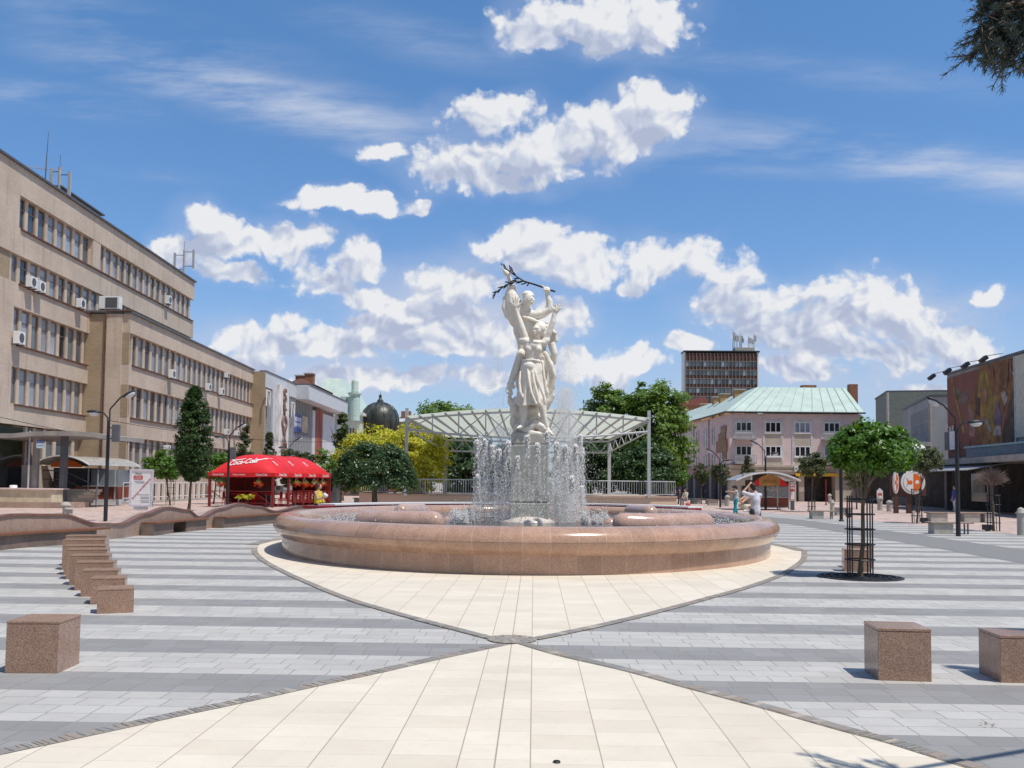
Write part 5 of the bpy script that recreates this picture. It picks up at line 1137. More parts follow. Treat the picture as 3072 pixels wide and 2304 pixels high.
for px in (1212, 1228): p = at(px, 1240, yd + 6); m = MB(); m.box(p.x - .35, p.x + .35, yd + 5, yd + 6, rz, p.z + .3); m.build('chimney', BRKR, dm)
# shop row behind the trees at the foot of the square
sh = thing('shop_row', 'low pale shop row with turquoise awning glimpsed under the weeping tree', 'shop building', (-14, 100, 0))
m = MB(); a = at(985, 1440, 100); c = at(1190, 1440, 100); m.box(a.x, c.x, 100, 104, 0, 3.6); m.build('wall', mat('pale_peach_render', (.66, .52, .42), .8), sh); m = MB(); m.box(a.x, c.x, 98.6, 99.98, 2.35, 2.6); m.build('awning', mat('turquoise_cloth', (.25, .62, .62), .6), sh)
for k in range(5): m = MB(); x_ = a.x + 1 + k * 1.4; m.box(x_, x_ + .9, 99.9, 99.985, .2, 2.1); m.build('door', GLD if k % 2 else ORG, sh)

# ================================================================== buildings on the right
# pink corner house
PF = Fr((19.0, 93.0), (31.75, 93.0)); PS = Fr((19.0, 93.0), (15.2, 150), -1); eav = at(2184, 1240, 93).z
ph = thing('pink_house', 'pink three storey corner house with pale green metal roof and tan shop base', 'house', (19, 93, 0))
gz0 = at(2300, 1395, 93).z
m = MB(); PF.box(m, 0.0, PF.L, gz0, eav, -11, 0); m.build('wall', STUC, ph)
m = MB(); PS.box(m, 0.01, PS.L, gz0, eav - .02, -10, -.002); m.build('side_wall', STUC, ph)
m = MB(); PF.box(m, -.1, PF.L, gz0 - .9, gz0 - .01, -11, .25); PF.box(m, -.15, PF.L, gz0 - .2, gz0 - .02, -11, .4); PF.box(m, -.15, PF.L, gz0 - .62, gz0 - .5, -11, .35); m.build('shop_cornice', STUT, ph)
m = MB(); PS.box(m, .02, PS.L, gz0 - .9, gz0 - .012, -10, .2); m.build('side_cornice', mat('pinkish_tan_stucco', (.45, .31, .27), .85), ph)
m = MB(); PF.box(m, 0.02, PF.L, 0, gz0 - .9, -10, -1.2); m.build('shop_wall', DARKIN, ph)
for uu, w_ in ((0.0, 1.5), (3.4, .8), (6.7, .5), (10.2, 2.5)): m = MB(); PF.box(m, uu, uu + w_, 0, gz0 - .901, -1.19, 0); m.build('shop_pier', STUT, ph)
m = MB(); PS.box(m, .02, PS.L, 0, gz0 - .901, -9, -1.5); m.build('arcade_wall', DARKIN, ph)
for k in range(14): m = MB(); PS.box(m, .1 + k * 3.6, 1.0 + k * 3.6, 0, gz0 - .902, -1.49, -.05); m.build('arcade_pier', mat('grey_arcade_pier', (.33, .31, .32), .8), ph)
# roof: front slope, hips, side wing slope
rx0, rz_ = at(2271, 1161.6, 98.5).x, at(2271, 1161.6, 98.5).z; rx1 = at(2535, 1163, 98.5).x; ov = .45; e0 = Vector((19 - ov, 93 - ov, eav + .12)); e1 = Vector((31.75 + .2, 93 - ov, eav + .12))
m = MB(); m.face([e0, e1, Vector((rx1, 98.5, rz_)), Vector((rx0, 98.5, rz_))])
m.face([e1, Vector((31.95, 104, eav + .12)), Vector((rx1, 98.5, rz_))])
se = PS.pt(PS.L, 0, 0); m.face([e0, Vector((rx0, 98.5, rz_)), Vector((se.x + 5.2, se.y, rz_)), Vector((se.x - ov, se.y, eav + .12))])
m.face([Vector((rx0, 98.5, rz_)), Vector((rx1, 98.5, rz_)), Vector((31.9, 104, eav + .1)), Vector((25, 104, eav + .1))]); m.build('roof', COPPER, ph)
nrm_ = (Vector((rx1, 98.5, rz_)) - e0).cross(Vector((1, 0, 0))).normalized()
for k in range(12):
    t = (k + .5) / 12; a = e0.lerp(e1, t); c = Vector((rx0, 98.5, rz_)).lerp(Vector((rx1, 98.5, rz_)), t); m = MB(); m.tube([a + Vector((0, -.02, .03)), c + Vector((0, -.02, .03))], .035, 4); m.build('roof_seam', mat('seam_green', (.38, .55, .48), .6), ph)
m = MB(); m.tube([e0 + Vector((-.02, -.06, -.02)), e1 + Vector((.05, -.06, -.02))], .09, 6); m.tube([e0 + Vector((-.06, 0, -.02)), Vector((se.x - ov - .06, se.y, eav + .1))], .09, 6); m.build('gutter', BLK, ph)
for px, py, yy, w_ in ((2535, 1155, 99, .42), (2428, 1155, 100, .75)): p = at(px, py, yy); m = MB(); m.box(p.x - w_ + (.9 if w_ < .5 else 0), p.x + w_ + (.9 if w_ < .5 else 0), yy, yy + .8, rz_ - 2.2, p.z + (.1 if w_ < .5 else 0)); m.build('chimney', BRKR, ph)
for px, py, yy in ((2220, 1170, 103), (2176, 1183, 109), (2155, 1192, 113), (2115, 1213, 126)):
    p = at(px, py, yy); m = MB(); m.box(p.x - .55, p.x + .55, yy, yy + 1.1, eav + .8, p.z); m.build('chimney', mat('ochre_brick', (.48, .29, .14), .85, var=.2), ph); m = MB(); m.box(p.x - .65, p.x + .65, yy - .1, yy + 1.2, p.z, p.z + .12); m.build('chimney_cap', CON, ph)
# front windows: four columns, two rows, white surrounds and tan panels
for ci_, cxp in enumerate((2231, 2319, 2407, 2495)):
    uc = PF.px(cxp, 1300)[0]; w2 = .78
    for row in range(2):
        z1_ = PF.Z(2231, 1265 if row == 0 else 1337); z0_ = PF.Z(2231, 1297 if row == 0 else 1369)
        door = ci_ in (0, 3)
        window(PF, ph, uc - w2, uc + w2, z0_, z1_, .01, WHT, GLD if random.random() < .6 else GLB, 3, None, .09, .08)
        zlo = PF.Z(2231, 1337) + .226 if row == 0 else z0_ - .9; m = MB(); PF.box(m, uc - w2 - .22, uc - w2 - .01, zlo, z1_ + .22, .0, .06); PF.box(m, uc + w2 + .01, uc + w2 + .22, zlo, z1_ + .22, .0, .06)
        if row == 0: PF.box(m, uc - w2 - .2, uc + w2 + .2, z1_ + .01, z1_ + .2, .0, .055)
        m.build('window_surround', mat('pale_surround', (.66, .63, .62), .7), ph)
        m = MB(); PF.box(m, uc - w2 - .05, uc + w2 + .05, z0_ - .10, z0_ - .01, .0, .14); m.build('sill', WHT, ph)
        if not door: m = MB(); PF.box(m, uc - w2, uc + w2, z0_ - (1.25 if row == 0 else .85), z0_ - .12, .0, .03); m.build('tan_panel', STUT, ph)
        else:
            m = MB(); zb_ = z0_ - .62; PF.box(m, uc - w2 - .25, uc + w2 + .25, zb_ - .14, zb_, .0, 1.0); m.build('balcony_floor', COND, ph)
            m = MB(); PF.box(m, uc - w2 - .25, uc + w2 + .25, zb_ + .70, zb_ + .75, .93, .98); m.build('balcony_rail', STL, ph); m = MB(); PF.box(m, uc - w2 - .25, uc + w2 + .25, zb_ + .02, zb_ + .10, .93, .97); PF.box(m, uc - w2 - .25, uc - w2 - .20, zb_ + .101, zb_ + .7, .93, .97); PF.box(m, uc + w2 + .20, uc + w2 + .25, zb_ + .101, zb_ + .7, .93, .97)
            for q_ in range(16): PF.box(m, uc - w2 - .15 + q_ * .117, uc - w2 - .11 + q_ * .117, zb_ + .101, zb_ + .699, .935, .965)
            m.build('balcony_bars', STL, ph)
for k in range(13):
    u_ = 2.2 + k * 3.4 if k else 2.2; zc = eav - .9
    for z0_, z1_ in ((eav - 2.9, eav - 1.0), (eav - 5.6, eav - 3.8)): window(PS, ph, u_, u_ + 1.1, z0_, z1_, .01, mat('pale_surround', (0, 0, 0)), GLD if k % 2 else GLB, 1, .7, .1, .06)
    if k % 2: m = MB(); PS.box(m, u_ + 2.2, u_ + 2.35, gz0, eav - .1, .0, .1); m.build('pilaster', mat('grey_pink', (.40, .32, .32), .8), ph)
# yellowish figure signs on the corner of the side wall
m = MB(); u_, z_ = .9, PS.Z(2168, 1330); PS.box(m, .7, 4.6, z_ - .9, z_ + .3, .0, .14); PS.box(m, 1.2, 3.8, z_ + .31, z_ + 1.0, .0, .12); PS.box(m, 1.0, 2.6, z_ + 1.01, z_ + 1.7, .0, .12); PS.box(m, 1.0, 2.4, z_ - 1.6, z_ - .91, .0, .1); m.build('wall_relief', mat('ochre_relief', (.36, .22, .13), .7, var=.25, scale=3), ph)
# shop front pieces under the pink house
m = MB(); a = PF.px(2395, 1425)[0]; c = PF.px(2520, 1425)[0]; PF.box(m, a - .4, a + 3.6, 2.46, 2.74, .42, .6); PF.box(m, a + 3.9, a + 6.5, 2.40, 2.60, -.2, .3); m.build('yellow_fascia', YEL, ph)
m = MB(); PF.box(m, a - .5, a + .2, 2.9, 3.4, .41, .5); m.build('white_sign', WHT, ph)
m = MB(); PF.box(m, a + 3.6, a + 7.2, .05, .83, -1.1, -.3); m.build('shop_base', STUT, ph)
gw = MB(); PF.box(gw, a + 4.0, a + 6.9, .85, 2.36, -.9, -.85); sw = gw.build('display_window', GLD, ph)
for r_ in range(5):
    m = MB()
    for k in range(9):
        if random.random() < .75: u_ = a + 4.2 + k * .29; m.ball(PF.pt(u_, 1.0 + r_ * .26, -.80), (.085, .05, .05 + .02 * random.random()), 6, 4)
    m.build('goods', mat('white_goods', (.6, .58, .55), .6), sw)
# tall office tower behind
TY = 320.0; tx0, tx1 = at(2057, 1100, TY).x, at(2271, 1100, TY).x; tt = at(2160, 1056.5, TY).z
tow = thing('office_tower', 'dark red brown high rise slab with aerials on its roof, far behind the pink house', 'office tower', (tx0, TY, 0)); TF = Fr((tx0, TY), (tx1, TY))
m = MB(); m.box(tx0, tx1, TY, TY + 6, 0, tt - .3); m.build('wall', mat('dark_red_brick_panel', (.12, .055, .045), .8, var=.15, scale=.5), tow)
m = MB(); m.box(tx0 - .5, tx0 - .02, TY + .2, TY + 6, 0, tt); m.build('end_wall', WHT, tow); m = MB(); m.box(tx1 + .02, tx1 + .6, TY + .2, TY + 6, 0, tt); m.build('end_wall', WHT, tow)
m = MB(); m.box(tx0 - .7, tx1 + .9, TY - .3, TY + 6, tt, tt + .5); m.build('roof_edge', BLK, tow)
nc = 20; cw = (tx1 - tx0) / nc; fl = 26.45 / KF * TY
zt0 = at(2100, 1085, TY).z
for k in range(nc + 1): m = MB(); TF.box(m, k * cw - .08, k * cw + .08, 0, tt - .4, .0, .3); m.build('mullion', mat('grey_brown_mullion', (.25, .22, .20), .7), tow)
for r_ in range(5):
    for k in range(nc):
        z1_ = zt0 - r_ * fl; z0_ = z1_ - fl * .55; m = MB()
        TF.box(m, k * cw + .12, (k + 1) * cw - .12, z0_, z1_, .01, .08); m.build('window', (GLS if (k * 7 + r_ * 3) % 5 else GLB), tow)
for r_ in range(6): m = MB(); TF.box(m, 0, tx1 - tx0, zt0 - r_ * fl + .05, zt0 - r_ * fl + .3, .01, .2); m.build('floor_line', mat('grey_brown_mullion', (0, 0, 0)), tow)
h0, h1 = at(2207, 1056, TY).x, at(2266, 1056, TY).x; hz = at(2230, 1041, TY).z; m = MB(); m.box(h0, h1, TY + 1, TY + 5, tt + .5, hz); m.build('roof_house', CON, tow)
for px, py in ((2199, 989), (2203, 1000), (2211, 1000), (2222, 1001), (2225, 1010), (2245, 1007), (2250, 1012), (2262, 1000), (2256, 1015), (2218, 1022)):
    p = at(px, py, TY + 3); m = MB(); m.tube([(p.x, p.y, hz - 2), (p.x, p.y, p.z)], [.22, .10], 5); m.box(p.x + .2, p.x + .8, p.y - .2, p.y + .2, hz + (p.z - hz) * .45, hz + (p.z - hz) * .85); m.build('aerial', STL, tow)
# brick gable house between tower and pink house
gb_ = thing('gable_house', 'small brick gable with red roof between the tower and the green roof', 'house', tuple(Vector((at(2070, 1250, 170).x, 170, 0))))
a, c = at(2055, 1250, 170), at(2135, 1205, 170); m = MB(); m.box(a.x - 4, c.x, 170, 180, 0, at(2100, 1216, 170).z); m.build('wall', mat('orange_brick', (.42, .20, .11), .85, var=.2), gb_)
pk = at(2112, 1190, 170); rz2 = at(2100, 1216, 170).z; m = MB(); m.face([(a.x - 4, 169.8, rz2), (c.x, 169.8, rz2), (pk.x, 169.8, pk.z)]); m.face([(a.x - 4, 169.8, rz2), (pk.x, 169.8, pk.z), (pk.x, 180, pk.z), (a.x - 4, 180, rz2)]); m.face([(c.x, 169.8, rz2), (c.x, 180, rz2), (pk.x, 180, pk.z), (pk.x, 169.8, pk.z)]); m.build('roof', mat('dull_red_roof', (.28, .10, .08), .8), gb_)
# grey concrete hall right of the pink house
CH = Fr((38.3, 98.6), (35.1, 85.0)); chz = CH.Z(2779, 1196)
ch = thing('concrete_hall', 'grey concrete hall with narrow upright windows, between the pink house and the big poster', 'hall building', (35.1, 85, 0))
m = MB(); CH.box(m, -2, CH.L, 0, chz, -14, 0); m.build('wall', mat('grey_concrete_hall', (.40, .41, .43), .85, var=.1, scale=.5, stretch=(1, 1, .3)), ch)
m = MB(); m.box(35.1, 42, 84.97, 85.5, 0, chz - .01); m.build('end_wall', mat('tan_concrete', (.42, .38, .32), .85, var=.1), ch)
m = MB(); CH.box(m, -2, CH.L + .1, chz, chz + .18, -14, .12); m.build('roof_edge', DGR, ch)
for k in range(9): u_ = 3.2 + k * 1.15; window(CH, ch, u_, u_ + .62, CH.Z(2700, 1330), CH.Z(2700, 1258), .01, LGR, GLS, 1, .5, .07, .06)
m = MB(); CH.box(m, 1.0, CH.L + .1, CH.Z(2760, 1330) - .5, CH.Z(2760, 1330) - .1, 0, 2.0); m.build('ledge', CON, ch)
gx = thing('green_grey_block', 'plain grey green flat roofed block behind the concrete hall', 'building', (40, 112, 0)); GX = Fr((43.5, 122), (41.3, 112))
m = MB(); GX.box(m, 0, GX.L, 0, GX.Z(2626, 1200), -9, 0); m.build('wall', mat('green_grey_render', (.20, .23, .20), .8, var=.08), gx); m = MB(); m.box(41.3, 43.6, 111.96, 112.4, 0, GX.Z(2626, 1200)); m.build('end_wall', CON, gx); m = MB(); GX.box(m, 0, GX.L, GX.Z(2626, 1200), GX.Z(2626, 1200) + .2, -9, .1); m.build('roof_edge', DGR, gx)
# department store with the huge poster
DS = Fr((30.0, 69.6), (29.4, 57.8)); dsz = DS.Z(2830, 1129); ds = thing('department_store', 'flat roofed store at the right edge carrying a huge colourful poster over dark shop fronts', 'store building', (29.4, 57.8, 0))
m = MB(); DS.box(m, 0, DS.L + 14, 3.4, dsz, -12, 0); m.build('wall', COND, ds)
m = MB(); DS.box(m, -.1, DS.L + 14, dsz, dsz + .14, -12, .12); m.build('roof_edge', DGR, ds)
uP = DS.px(3049, 1200)[0]; m = MB(); DS.box(m, uP + .15, DS.L + 14, 4.6, dsz - .1, .01, .12); m.build('pale_wall_face', mat('cream_panel', (.6, .57, .48), .8, var=.08), ds)
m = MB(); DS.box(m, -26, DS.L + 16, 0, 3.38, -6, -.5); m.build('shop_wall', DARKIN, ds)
bz0, bz1 = DS.Z(2832, 1373), dsz - .25
po = thing('giant_poster', 'huge red brown poster of people in yellow and orange folk dress on the store wall', 'poster', tuple(DS.pt(5, 5, .1)))
def poly(F, mb, pts, d): mb.face([F.pt(*F.px(x, y, d), d) for x, y in pts])
m = MB(); DS.box(m, .12, uP, bz0, bz1, .01, .06); m.build('sheet', mat('poster_red', (.25, .095, .07), .75, var=.08, scale=.6), po)
def pz(x, y): return (2450 + x / 2.553, 1000 + y / 2.553)
SHP = [('poster_orange', (0.302, 0.137, 0.043), [(1245, 255), (1530, 180), (1535, 865), (1250, 880), (1150, 560), (1215, 420)]), ('poster_yellow', (0.374, 0.259, 0.043), [(1250, 300), (1300, 290), (1350, 480), (1405, 470), (1370, 620), (1345, 880), (1265, 640), (1235, 480)]),
       ('poster_grey', (0.180, 0.144, 0.122), [(1045, 400), (1170, 470), (1150, 560), (1080, 520)]), ('poster_yellow', (0.000, 0.000, 0.000), [(1025, 345), (1040, 345), (1135, 760), (1120, 765)]), ('poster_pink', (0.360, 0.216, 0.187), [(1160, 560), (1205, 600), (1215, 800), (1170, 780)]),
       ('poster_violet', (0.158, 0.122, 0.238), [(1380, 500), (1420, 640), (1410, 700), (1355, 700)]), ('poster_dark', (0.072, 0.050, 0.040), [(1530, 330), (1535, 860), (1420, 860), (1430, 700), (1480, 500)]), ('poster_white', (0.446, 0.403, 0.396), [(1410, 455), (1445, 440), (1465, 490), (1440, 570), (1425, 520)]),
       ('poster_white', (0.000, 0.000, 0.000), [(1380, 705), (1410, 715), (1418, 780), (1350, 785), (1355, 730)]), ('poster_white', (0.000, 0.000, 0.000), [(1270, 650), (1310, 655), (1345, 760), (1320, 745)]), ('poster_skin', (0.360, 0.194, 0.101), [(1255, 420), (1290, 400), (1310, 450), (1300, 540), (1265, 550)]), ('poster_dark', (0.000, 0.000, 0.000), [(1215, 480), (1250, 500), (1240, 640), (1220, 620)]), ('poster_red', (0.000, 0.000, 0.000), [(1330, 260), (1350, 250), (1360, 330), (1335, 340)]),
       ('poster_white', (0.000, 0.000, 0.000), [(1480, 200), (1490, 290), (1520, 300), (1500, 315), (1478, 280)]), ('poster_brown', (0.194, 0.094, 0.036), [(1400, 240), (1470, 220), (1460, 420), (1400, 440)])]
for i, (nm, col, pts) in enumerate(SHP):
    m = MB(); d_ = .064 + .003 * i; F_ = [DS.pt(*DS.px(*pz(x, y), d_), d_) for x, y in pts]; m.face(F_); m.build('printed_figure', mat(nm, tuple(c_ * .68 + k_ * .32 for c_, k_ in zip(col, (.24, .12, .07))), .75, var=.28, scale=1.6), po)
ut, zt2 = DS.px(2850, 1290, .12); text('ČAR', .75, WHT, po, DS.mat4(ut, zt2, .12), .005)
m = MB(); DS.box(m, uP, uP + .14, 4.2, dsz - .1, .0, .14); m.build('edge_strip', mat('pale_teal', (.45, .55, .56), .6), po)
# blank light and dark board on the poster's left
bo = thing('wall_board', 'half dark half white upright board fixed low on the left of the giant poster', 'sign', tuple(DS.pt(1, 5, .3))); a, c = DS.px(2836, 1340, .25)[0], DS.px(2866, 1340, .25)[0]; z0, z1 = DS.Z(2850, 1350, .25), DS.Z(2850, 1295, .25)
m = MB(); DS.box(m, a, (a + c) / 2, z0, z1, .2, .3); m.build('dark_half', DGR, bo); m = MB(); DS.box(m, (a + c) / 2 + .003, c, z0, z1, .2, .3); m.build('white_half', WHT, bo)
# canopy over the shops
cp = MB(); e = [(27.9, 74), (27.6, 63.7), (26.9, 57), (26.3, 51), (25.4, 44)]
cn = thing('shop_canopy', 'thick grey concrete canopy slab above the dark shop fronts on the right', 'canopy', (27, 58, 3.3))
for (xa_, ya_), (xb_, yb_) in zip(e[:-1], e[1:]): cp.hexa([(xa_, ya_, 3.05), (xb_, yb_, 3.05), (31, yb_, 3.05), (31, ya_, 3.05), (xa_, ya_, 3.42), (xb_, yb_, 3.42), (31, yb_, 3.42), (31, ya_, 3.42)])
cp.build('slab', COND, cn)
for (x_, y_) in ((28.0, 66), (27.3, 58), (26.6, 51.5)): m = MB(); m.box(x_ + .3, x_ + .65, y_, y_ + .35, 0, 3.048); m.build('pillar', DGR, cn)
bl = thing('blue_roof_shed', 'long blue sheet metal box standing on the concrete canopy at the right edge', 'roof box', (27.5, 54, 3.42)); m = MB(); m.hexa([(27.2, 60.5, 3.43), (26.6, 47, 3.43), (29.1, 47, 3.43), (29.2, 60.5, 3.43), (27.2, 60.5, 4.0), (26.6, 47, 4.0), (29.1, 47, 4.0), (29.2, 60.5, 4.0)]); m.build('box', mat('blue_sheet', (.06, .13, .2), .5, var=.2), bl); m = MB(); m.hexa([(27.1, 60.6, 4.005), (26.5, 47, 4.005), (29.2, 47, 4.005), (29.3, 60.6, 4.005), (27.1, 60.6, 4.12), (26.5, 47, 4.12), (29.2, 47, 4.12), (29.3, 60.6, 4.12)]); m.build('lid', mat('pale_blue_sheet', (.2, .33, .42), .5), bl)
rl = thing('roof_railing', 'thin black stair railing on the concrete canopy before the poster', 'railing', (27.8, 61, 3.42)); m = MB()
for p, q in (((27.9, 63, 3.42), (27.9, 63, 4.5)), ((27.8, 61.3, 3.42), (27.8, 61.3, 4.6)), ((27.9, 63, 4.45), (27.7, 60.4, 3.8)), ((27.8, 61.3, 4.55), (27.6, 58.6, 3.8))): m.tube([p, q], .025, 5)
m.build('rails', BLK, rl)
aw = thing('shop_awning', 'grey slanting fabric awning under the left end of the concrete canopy', 'awning', (27, 64, 3)); m = MB(); m.hexa([(26.2, 68, 2.55), (25.6, 57, 2.55), (27.9, 57, 2.98), (28.2, 68, 2.98), (26.2, 68, 2.6), (25.6, 57, 2.6), (27.9, 57, 3.03), (28.2, 68, 3.03)]); m.build('cloth', mat('grey_awning', (.30, .30, .33), .7), aw)
# shop window displays in the shade
for i, (y0_, y1_, m1, lb) in enumerate([(60.5, 62.5, 'red', 0), (55.5, 57.5, 'yellow', 0), (52, 53.8, 'pale', 0), (46, 48.5, 'pale', 0), (64, 66.5, 'pale', 0)]):
    m = MB(); m.box(30.2, 30.26, y0_, y1_, .6, 2.5); gp_ = m.build('shop_window', GLD, ds); m = MB(); m.box(30.13, 30.19, y0_ + .4, y1_ - .5, 1.2, 2.1); m.build('poster', {'red': mat('dull_red', (.3, .05, .05)), 'yellow': YEL, 'pale': CON}[m1], gp_)
# floodlights reaching out above the poster
for i, (lx, ly, wx_, lb) in enumerate([(2795, 1131, 2850, 'lowest and farthest floodlight on a thin arm left of the poster top'), (2842, 1114, 2895, 'second floodlight on a thin arm above the poster, counted from the left'), (2896, 1096, 2945, 'third floodlight on a thin arm above the poster, counted from the left'), (2950, 1078, 3010, 'highest and nearest floodlight on a thin arm above the poster')]):
    uu = DS.px(wx_, 1130)[0]; Pw = DS.pt(uu, dsz + .35, 0); r_ = ray(lx, ly); t_ = ((Pw.y) / r_.y); Pl = CAM + r_ * t_; Pl.y = Pw.y
    t = thing('floodlight', lb, 'floodlight', tuple(Pl), 'floodlights above the giant poster'); m = MB(); m.tube([Pw, Pl + Vector((0, 0, .18))], .022, 5); m.build('arm', DGR, t)
    m = MB(); q = Matrix.Rotation(R(38), 3, 'Y'); C8 = [Vector((sx * .26, sy * .2, sz * .13)) for sz in (-1, 1) for sx, sy in ((-1, -1), (1, -1), (1, 1), (-1, 1))]; m.hexa([Pl + Matrix.Rotation(R(-38), 3, 'Y') @ v for v in C8]); m.build('lamp_housing', BLK, t, bevel=.02)
# ================================================================== foliage
def quads(name, P, Nn, size, material, parent, asp=0.55, sharp=True):
    """leaf shapes: four-point blades at P facing Nn"""
    n = len(P); rnd = rng.normal(0, 1, (n, 3)); T = np.cross(Nn, rnd); T /= np.linalg.norm(T, axis=1)[:, None] + 1e-9; Bt = np.cross(Nn, T)
    s = np.asarray(size).reshape(-1, 1)
    a = P - T * s; c = P + T * s; bend = Nn * s * 0.25
    b_ = P + Bt * s * asp - bend; d = P - Bt * s * asp - bend
    V = np.stack([a, b_, c, d], 1).reshape(-1, 3); F = np.arange(4 * n)
    me = bpy.data.meshes.new(name); me.vertices.add(4 * n); me.vertices.foreach_set('co', V.ravel()); me.loops.add(4 * n); me.loops.foreach_set('vertex_index', F)
    me.polygons.add(n); me.polygons.foreach_set('loop_start', np.arange(0, 4 * n, 4)); me.polygons.foreach_set('loop_total', np.full(n, 4)); me.materials.append(material); me.update(calc_edges=True)
    o = bpy.data.objects.new(name, me); C.objects.link(o)
    if parent is not None: o.parent = parent; o.matrix_parent_inverse = parent_inv(parent)
    return o
def crown_pts(c, r, n, nclump, clump_r, shape='ellipsoid', fill=0.35, droop=0.0, seedv=None):
    """leaves gathered in clumps near the crown's surface"""
    c = np.array(c); r = np.array(r, float); CN = []
    while len(CN) < nclump:
        v = rng.normal(0, 1, 3); v /= np.linalg.norm(v); k = (fill + (1 - fill) * rng.random() ** 0.6)
        if shape == 'ellipsoid': q = v * k
        elif shape == 'cone':
            z = rng.random() ** 1.25; w = (1 - z) ** 0.75 * min(1, z * 7 + .45); a = rng.uniform(0, 6.283); kk = rng.random() ** .5; q = np.array([math.cos(a) * w * kk, math.sin(a) * w * kk, z * 2 - 1])
        elif shape == 'spindle':
            z = rng.random(); w = math.sin(math.pi * z ** 0.72) ** .75 * .98 + .04; a = rng.uniform(0, 6.283); kk = rng.random() ** .4; q = np.array([math.cos(a) * w * kk, math.sin(a) * w * kk, z * 2 - 1])
        elif shape == 'umbrella':
            q = v * k
            if q[2] < -0.15 and (q[0] ** 2 + q[1] ** 2) < .30: continue
        elif shape == 'globe':
            q = v * k
            if q[2] < -.55: q[2] = -.55 + rng.normal(0, .08)
        CN.append(q)
    CN = np.array(CN); idx = rng.integers(0, nclump, n); sz = rng.uniform(.55, 1.35, nclump)
    off = rng.normal(0, 1, (n, 3)); off /= np.linalg.norm(off, axis=1)[:, None]; off *= (rng.random(n) ** .5)[:, None] * clump_r * sz[idx][:, None]
    off[:, 2] *= .62
    P = c + CN[idx] * r + off
    out = CN[idx] * [1, 1, 1] + off / clump_r * .45; Nn = out / (np.linalg.norm(out, axis=1)[:, None] + 1e-6) * .7 + rng.normal(0, .5, (n, 3)) + [0, 0, .5]
    Nn /= np.linalg.norm(Nn, axis=1)[:, None]
    if droop: rr = np.linalg.norm((P - c)[:, :2] / r[:2], axis=1); P[:, 2] -= droop * np.clip(rr - .4, 0, 2) ** 2
    return P, Nn
L_MAPLE = island('maple_leaf', [(0.06, 0.14, 0.018), (0.10, 0.21, 0.028), (0.075, 0.17, 0.022), (0.14, 0.26, 0.035)], .42, .32, .45)
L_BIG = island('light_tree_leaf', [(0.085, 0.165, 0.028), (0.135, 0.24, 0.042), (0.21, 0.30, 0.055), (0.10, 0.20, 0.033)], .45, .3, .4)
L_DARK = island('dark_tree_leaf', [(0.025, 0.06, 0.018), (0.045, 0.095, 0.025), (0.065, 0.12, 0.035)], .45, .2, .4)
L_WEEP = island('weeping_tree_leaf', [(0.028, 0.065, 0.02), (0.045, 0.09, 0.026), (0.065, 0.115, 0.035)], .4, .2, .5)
L_YEL = island('yellow_leaf', [(0.62, 0.60, 0.06), (0.40, 0.45, 0.05), (0.72, 0.67, 0.10), (0.16, 0.27, 0.03)], .5, .35, .3)
L_COL = island('column_tree_leaf', [(0.022, 0.060, 0.014), (0.04, 0.085, 0.02), (0.055, 0.105, 0.022)], .45, .25, .4)
L_OLIVE = island('olive_green_leaf', [(0.06, 0.085, 0.035), (0.09, 0.12, 0.045), (0.13, 0.135, 0.06), (0.05, 0.08, 0.03)], .5, .25, .35)
def trunk(base, top, r0, r1, tips, parent, material=BARK, wob=.02):
    m = MB(); base = Vector(base); top = Vector(top); P = []; Rr = []
    for k in range(7):
        t = k / 6; q = base.lerp(top, t) + Vector((random.uniform(-wob, wob), random.uniform(-wob, wob), 0)) * (1 if 0 < k < 6 else 0); P.append(q); Rr.append(r0 + (r1 - r0) * t + (r0 * .35 if k == 0 else 0))
    m.tube(P, Rr, 9)
    for tp in tips:
        tp = Vector(tp); s_ = P[random.choice((4, 5, 6))]; mid = s_.lerp(tp, .5) + Vector((0, 0, .08 * (tp - s_).length)); m.tube([s_, mid, tp], [r1 * .75, r1 * .45, r1 * .15], 6)
    return m.build('trunk', material, parent)
def tree(label, bx, by, trunk_top, r0, cz, rad, n, leaf, material, shape='ellipsoid', clumps=60, cr=None, group=None, cat='tree', off=(0, 0), fill=.35, droop=0, name='tree', asp=.55, wob=.02, bz=0.0):
    t = thing(name, label, cat, (bx, by, bz), group); c = (bx + off[0], by + off[1], cz); cr = cr or max(rad) * .28
    tips = []
    for k in range(9): a = k * .7 + random.random(); s_ = random.uniform(.45, .8); tips.append((c[0] + math.cos(a) * rad[0] * s_, c[1] + math.sin(a) * rad[1] * s_, cz + rad[2] * random.uniform(-.2, .7)))
    trunk((bx, by, bz), (bx + off[0] * .6, by + off[1] * .6, trunk_top), r0, r0 * .62, tips, t, wob=wob)
    P, Nn = crown_pts(c, rad, n, clumps, cr, shape, fill, droop); o = quads('crown', P, Nn, rng.uniform(.6, 1.25, n) * leaf, material, t, asp)
    return t
def guard(base, w, h, label, group='black cages round the young tree trunks', rings=4, kink=0):
    t = thing('tree_guard', label, 'tree guard', tuple(base), group); x, y = base.x, base.y
    for i, (sx, sy) in enumerate(((-1, -1), (-.55, 1), (.55, -1), (1, 1), (-1, .2), (1, -.3))):
        m = MB(); m.tube([(x + sx * w / 2, y + sy * w / 2, 0), (x + sx * w / 2, y + sy * w / 2, h)], .0125, 6); m.build('upright', BLK, t)
    for k in range(rings):
        z = h * (.22 + .74 * k / (rings - 1)); m = MB(); m.tube([(x + math.cos(a) * w * .62, y + math.sin(a) * w * .62, z) for a in [2 * math.pi * q / 12 + .26 for q in range(13)]], .012, 5, False); m.build('ring', BLK, t)
    return t
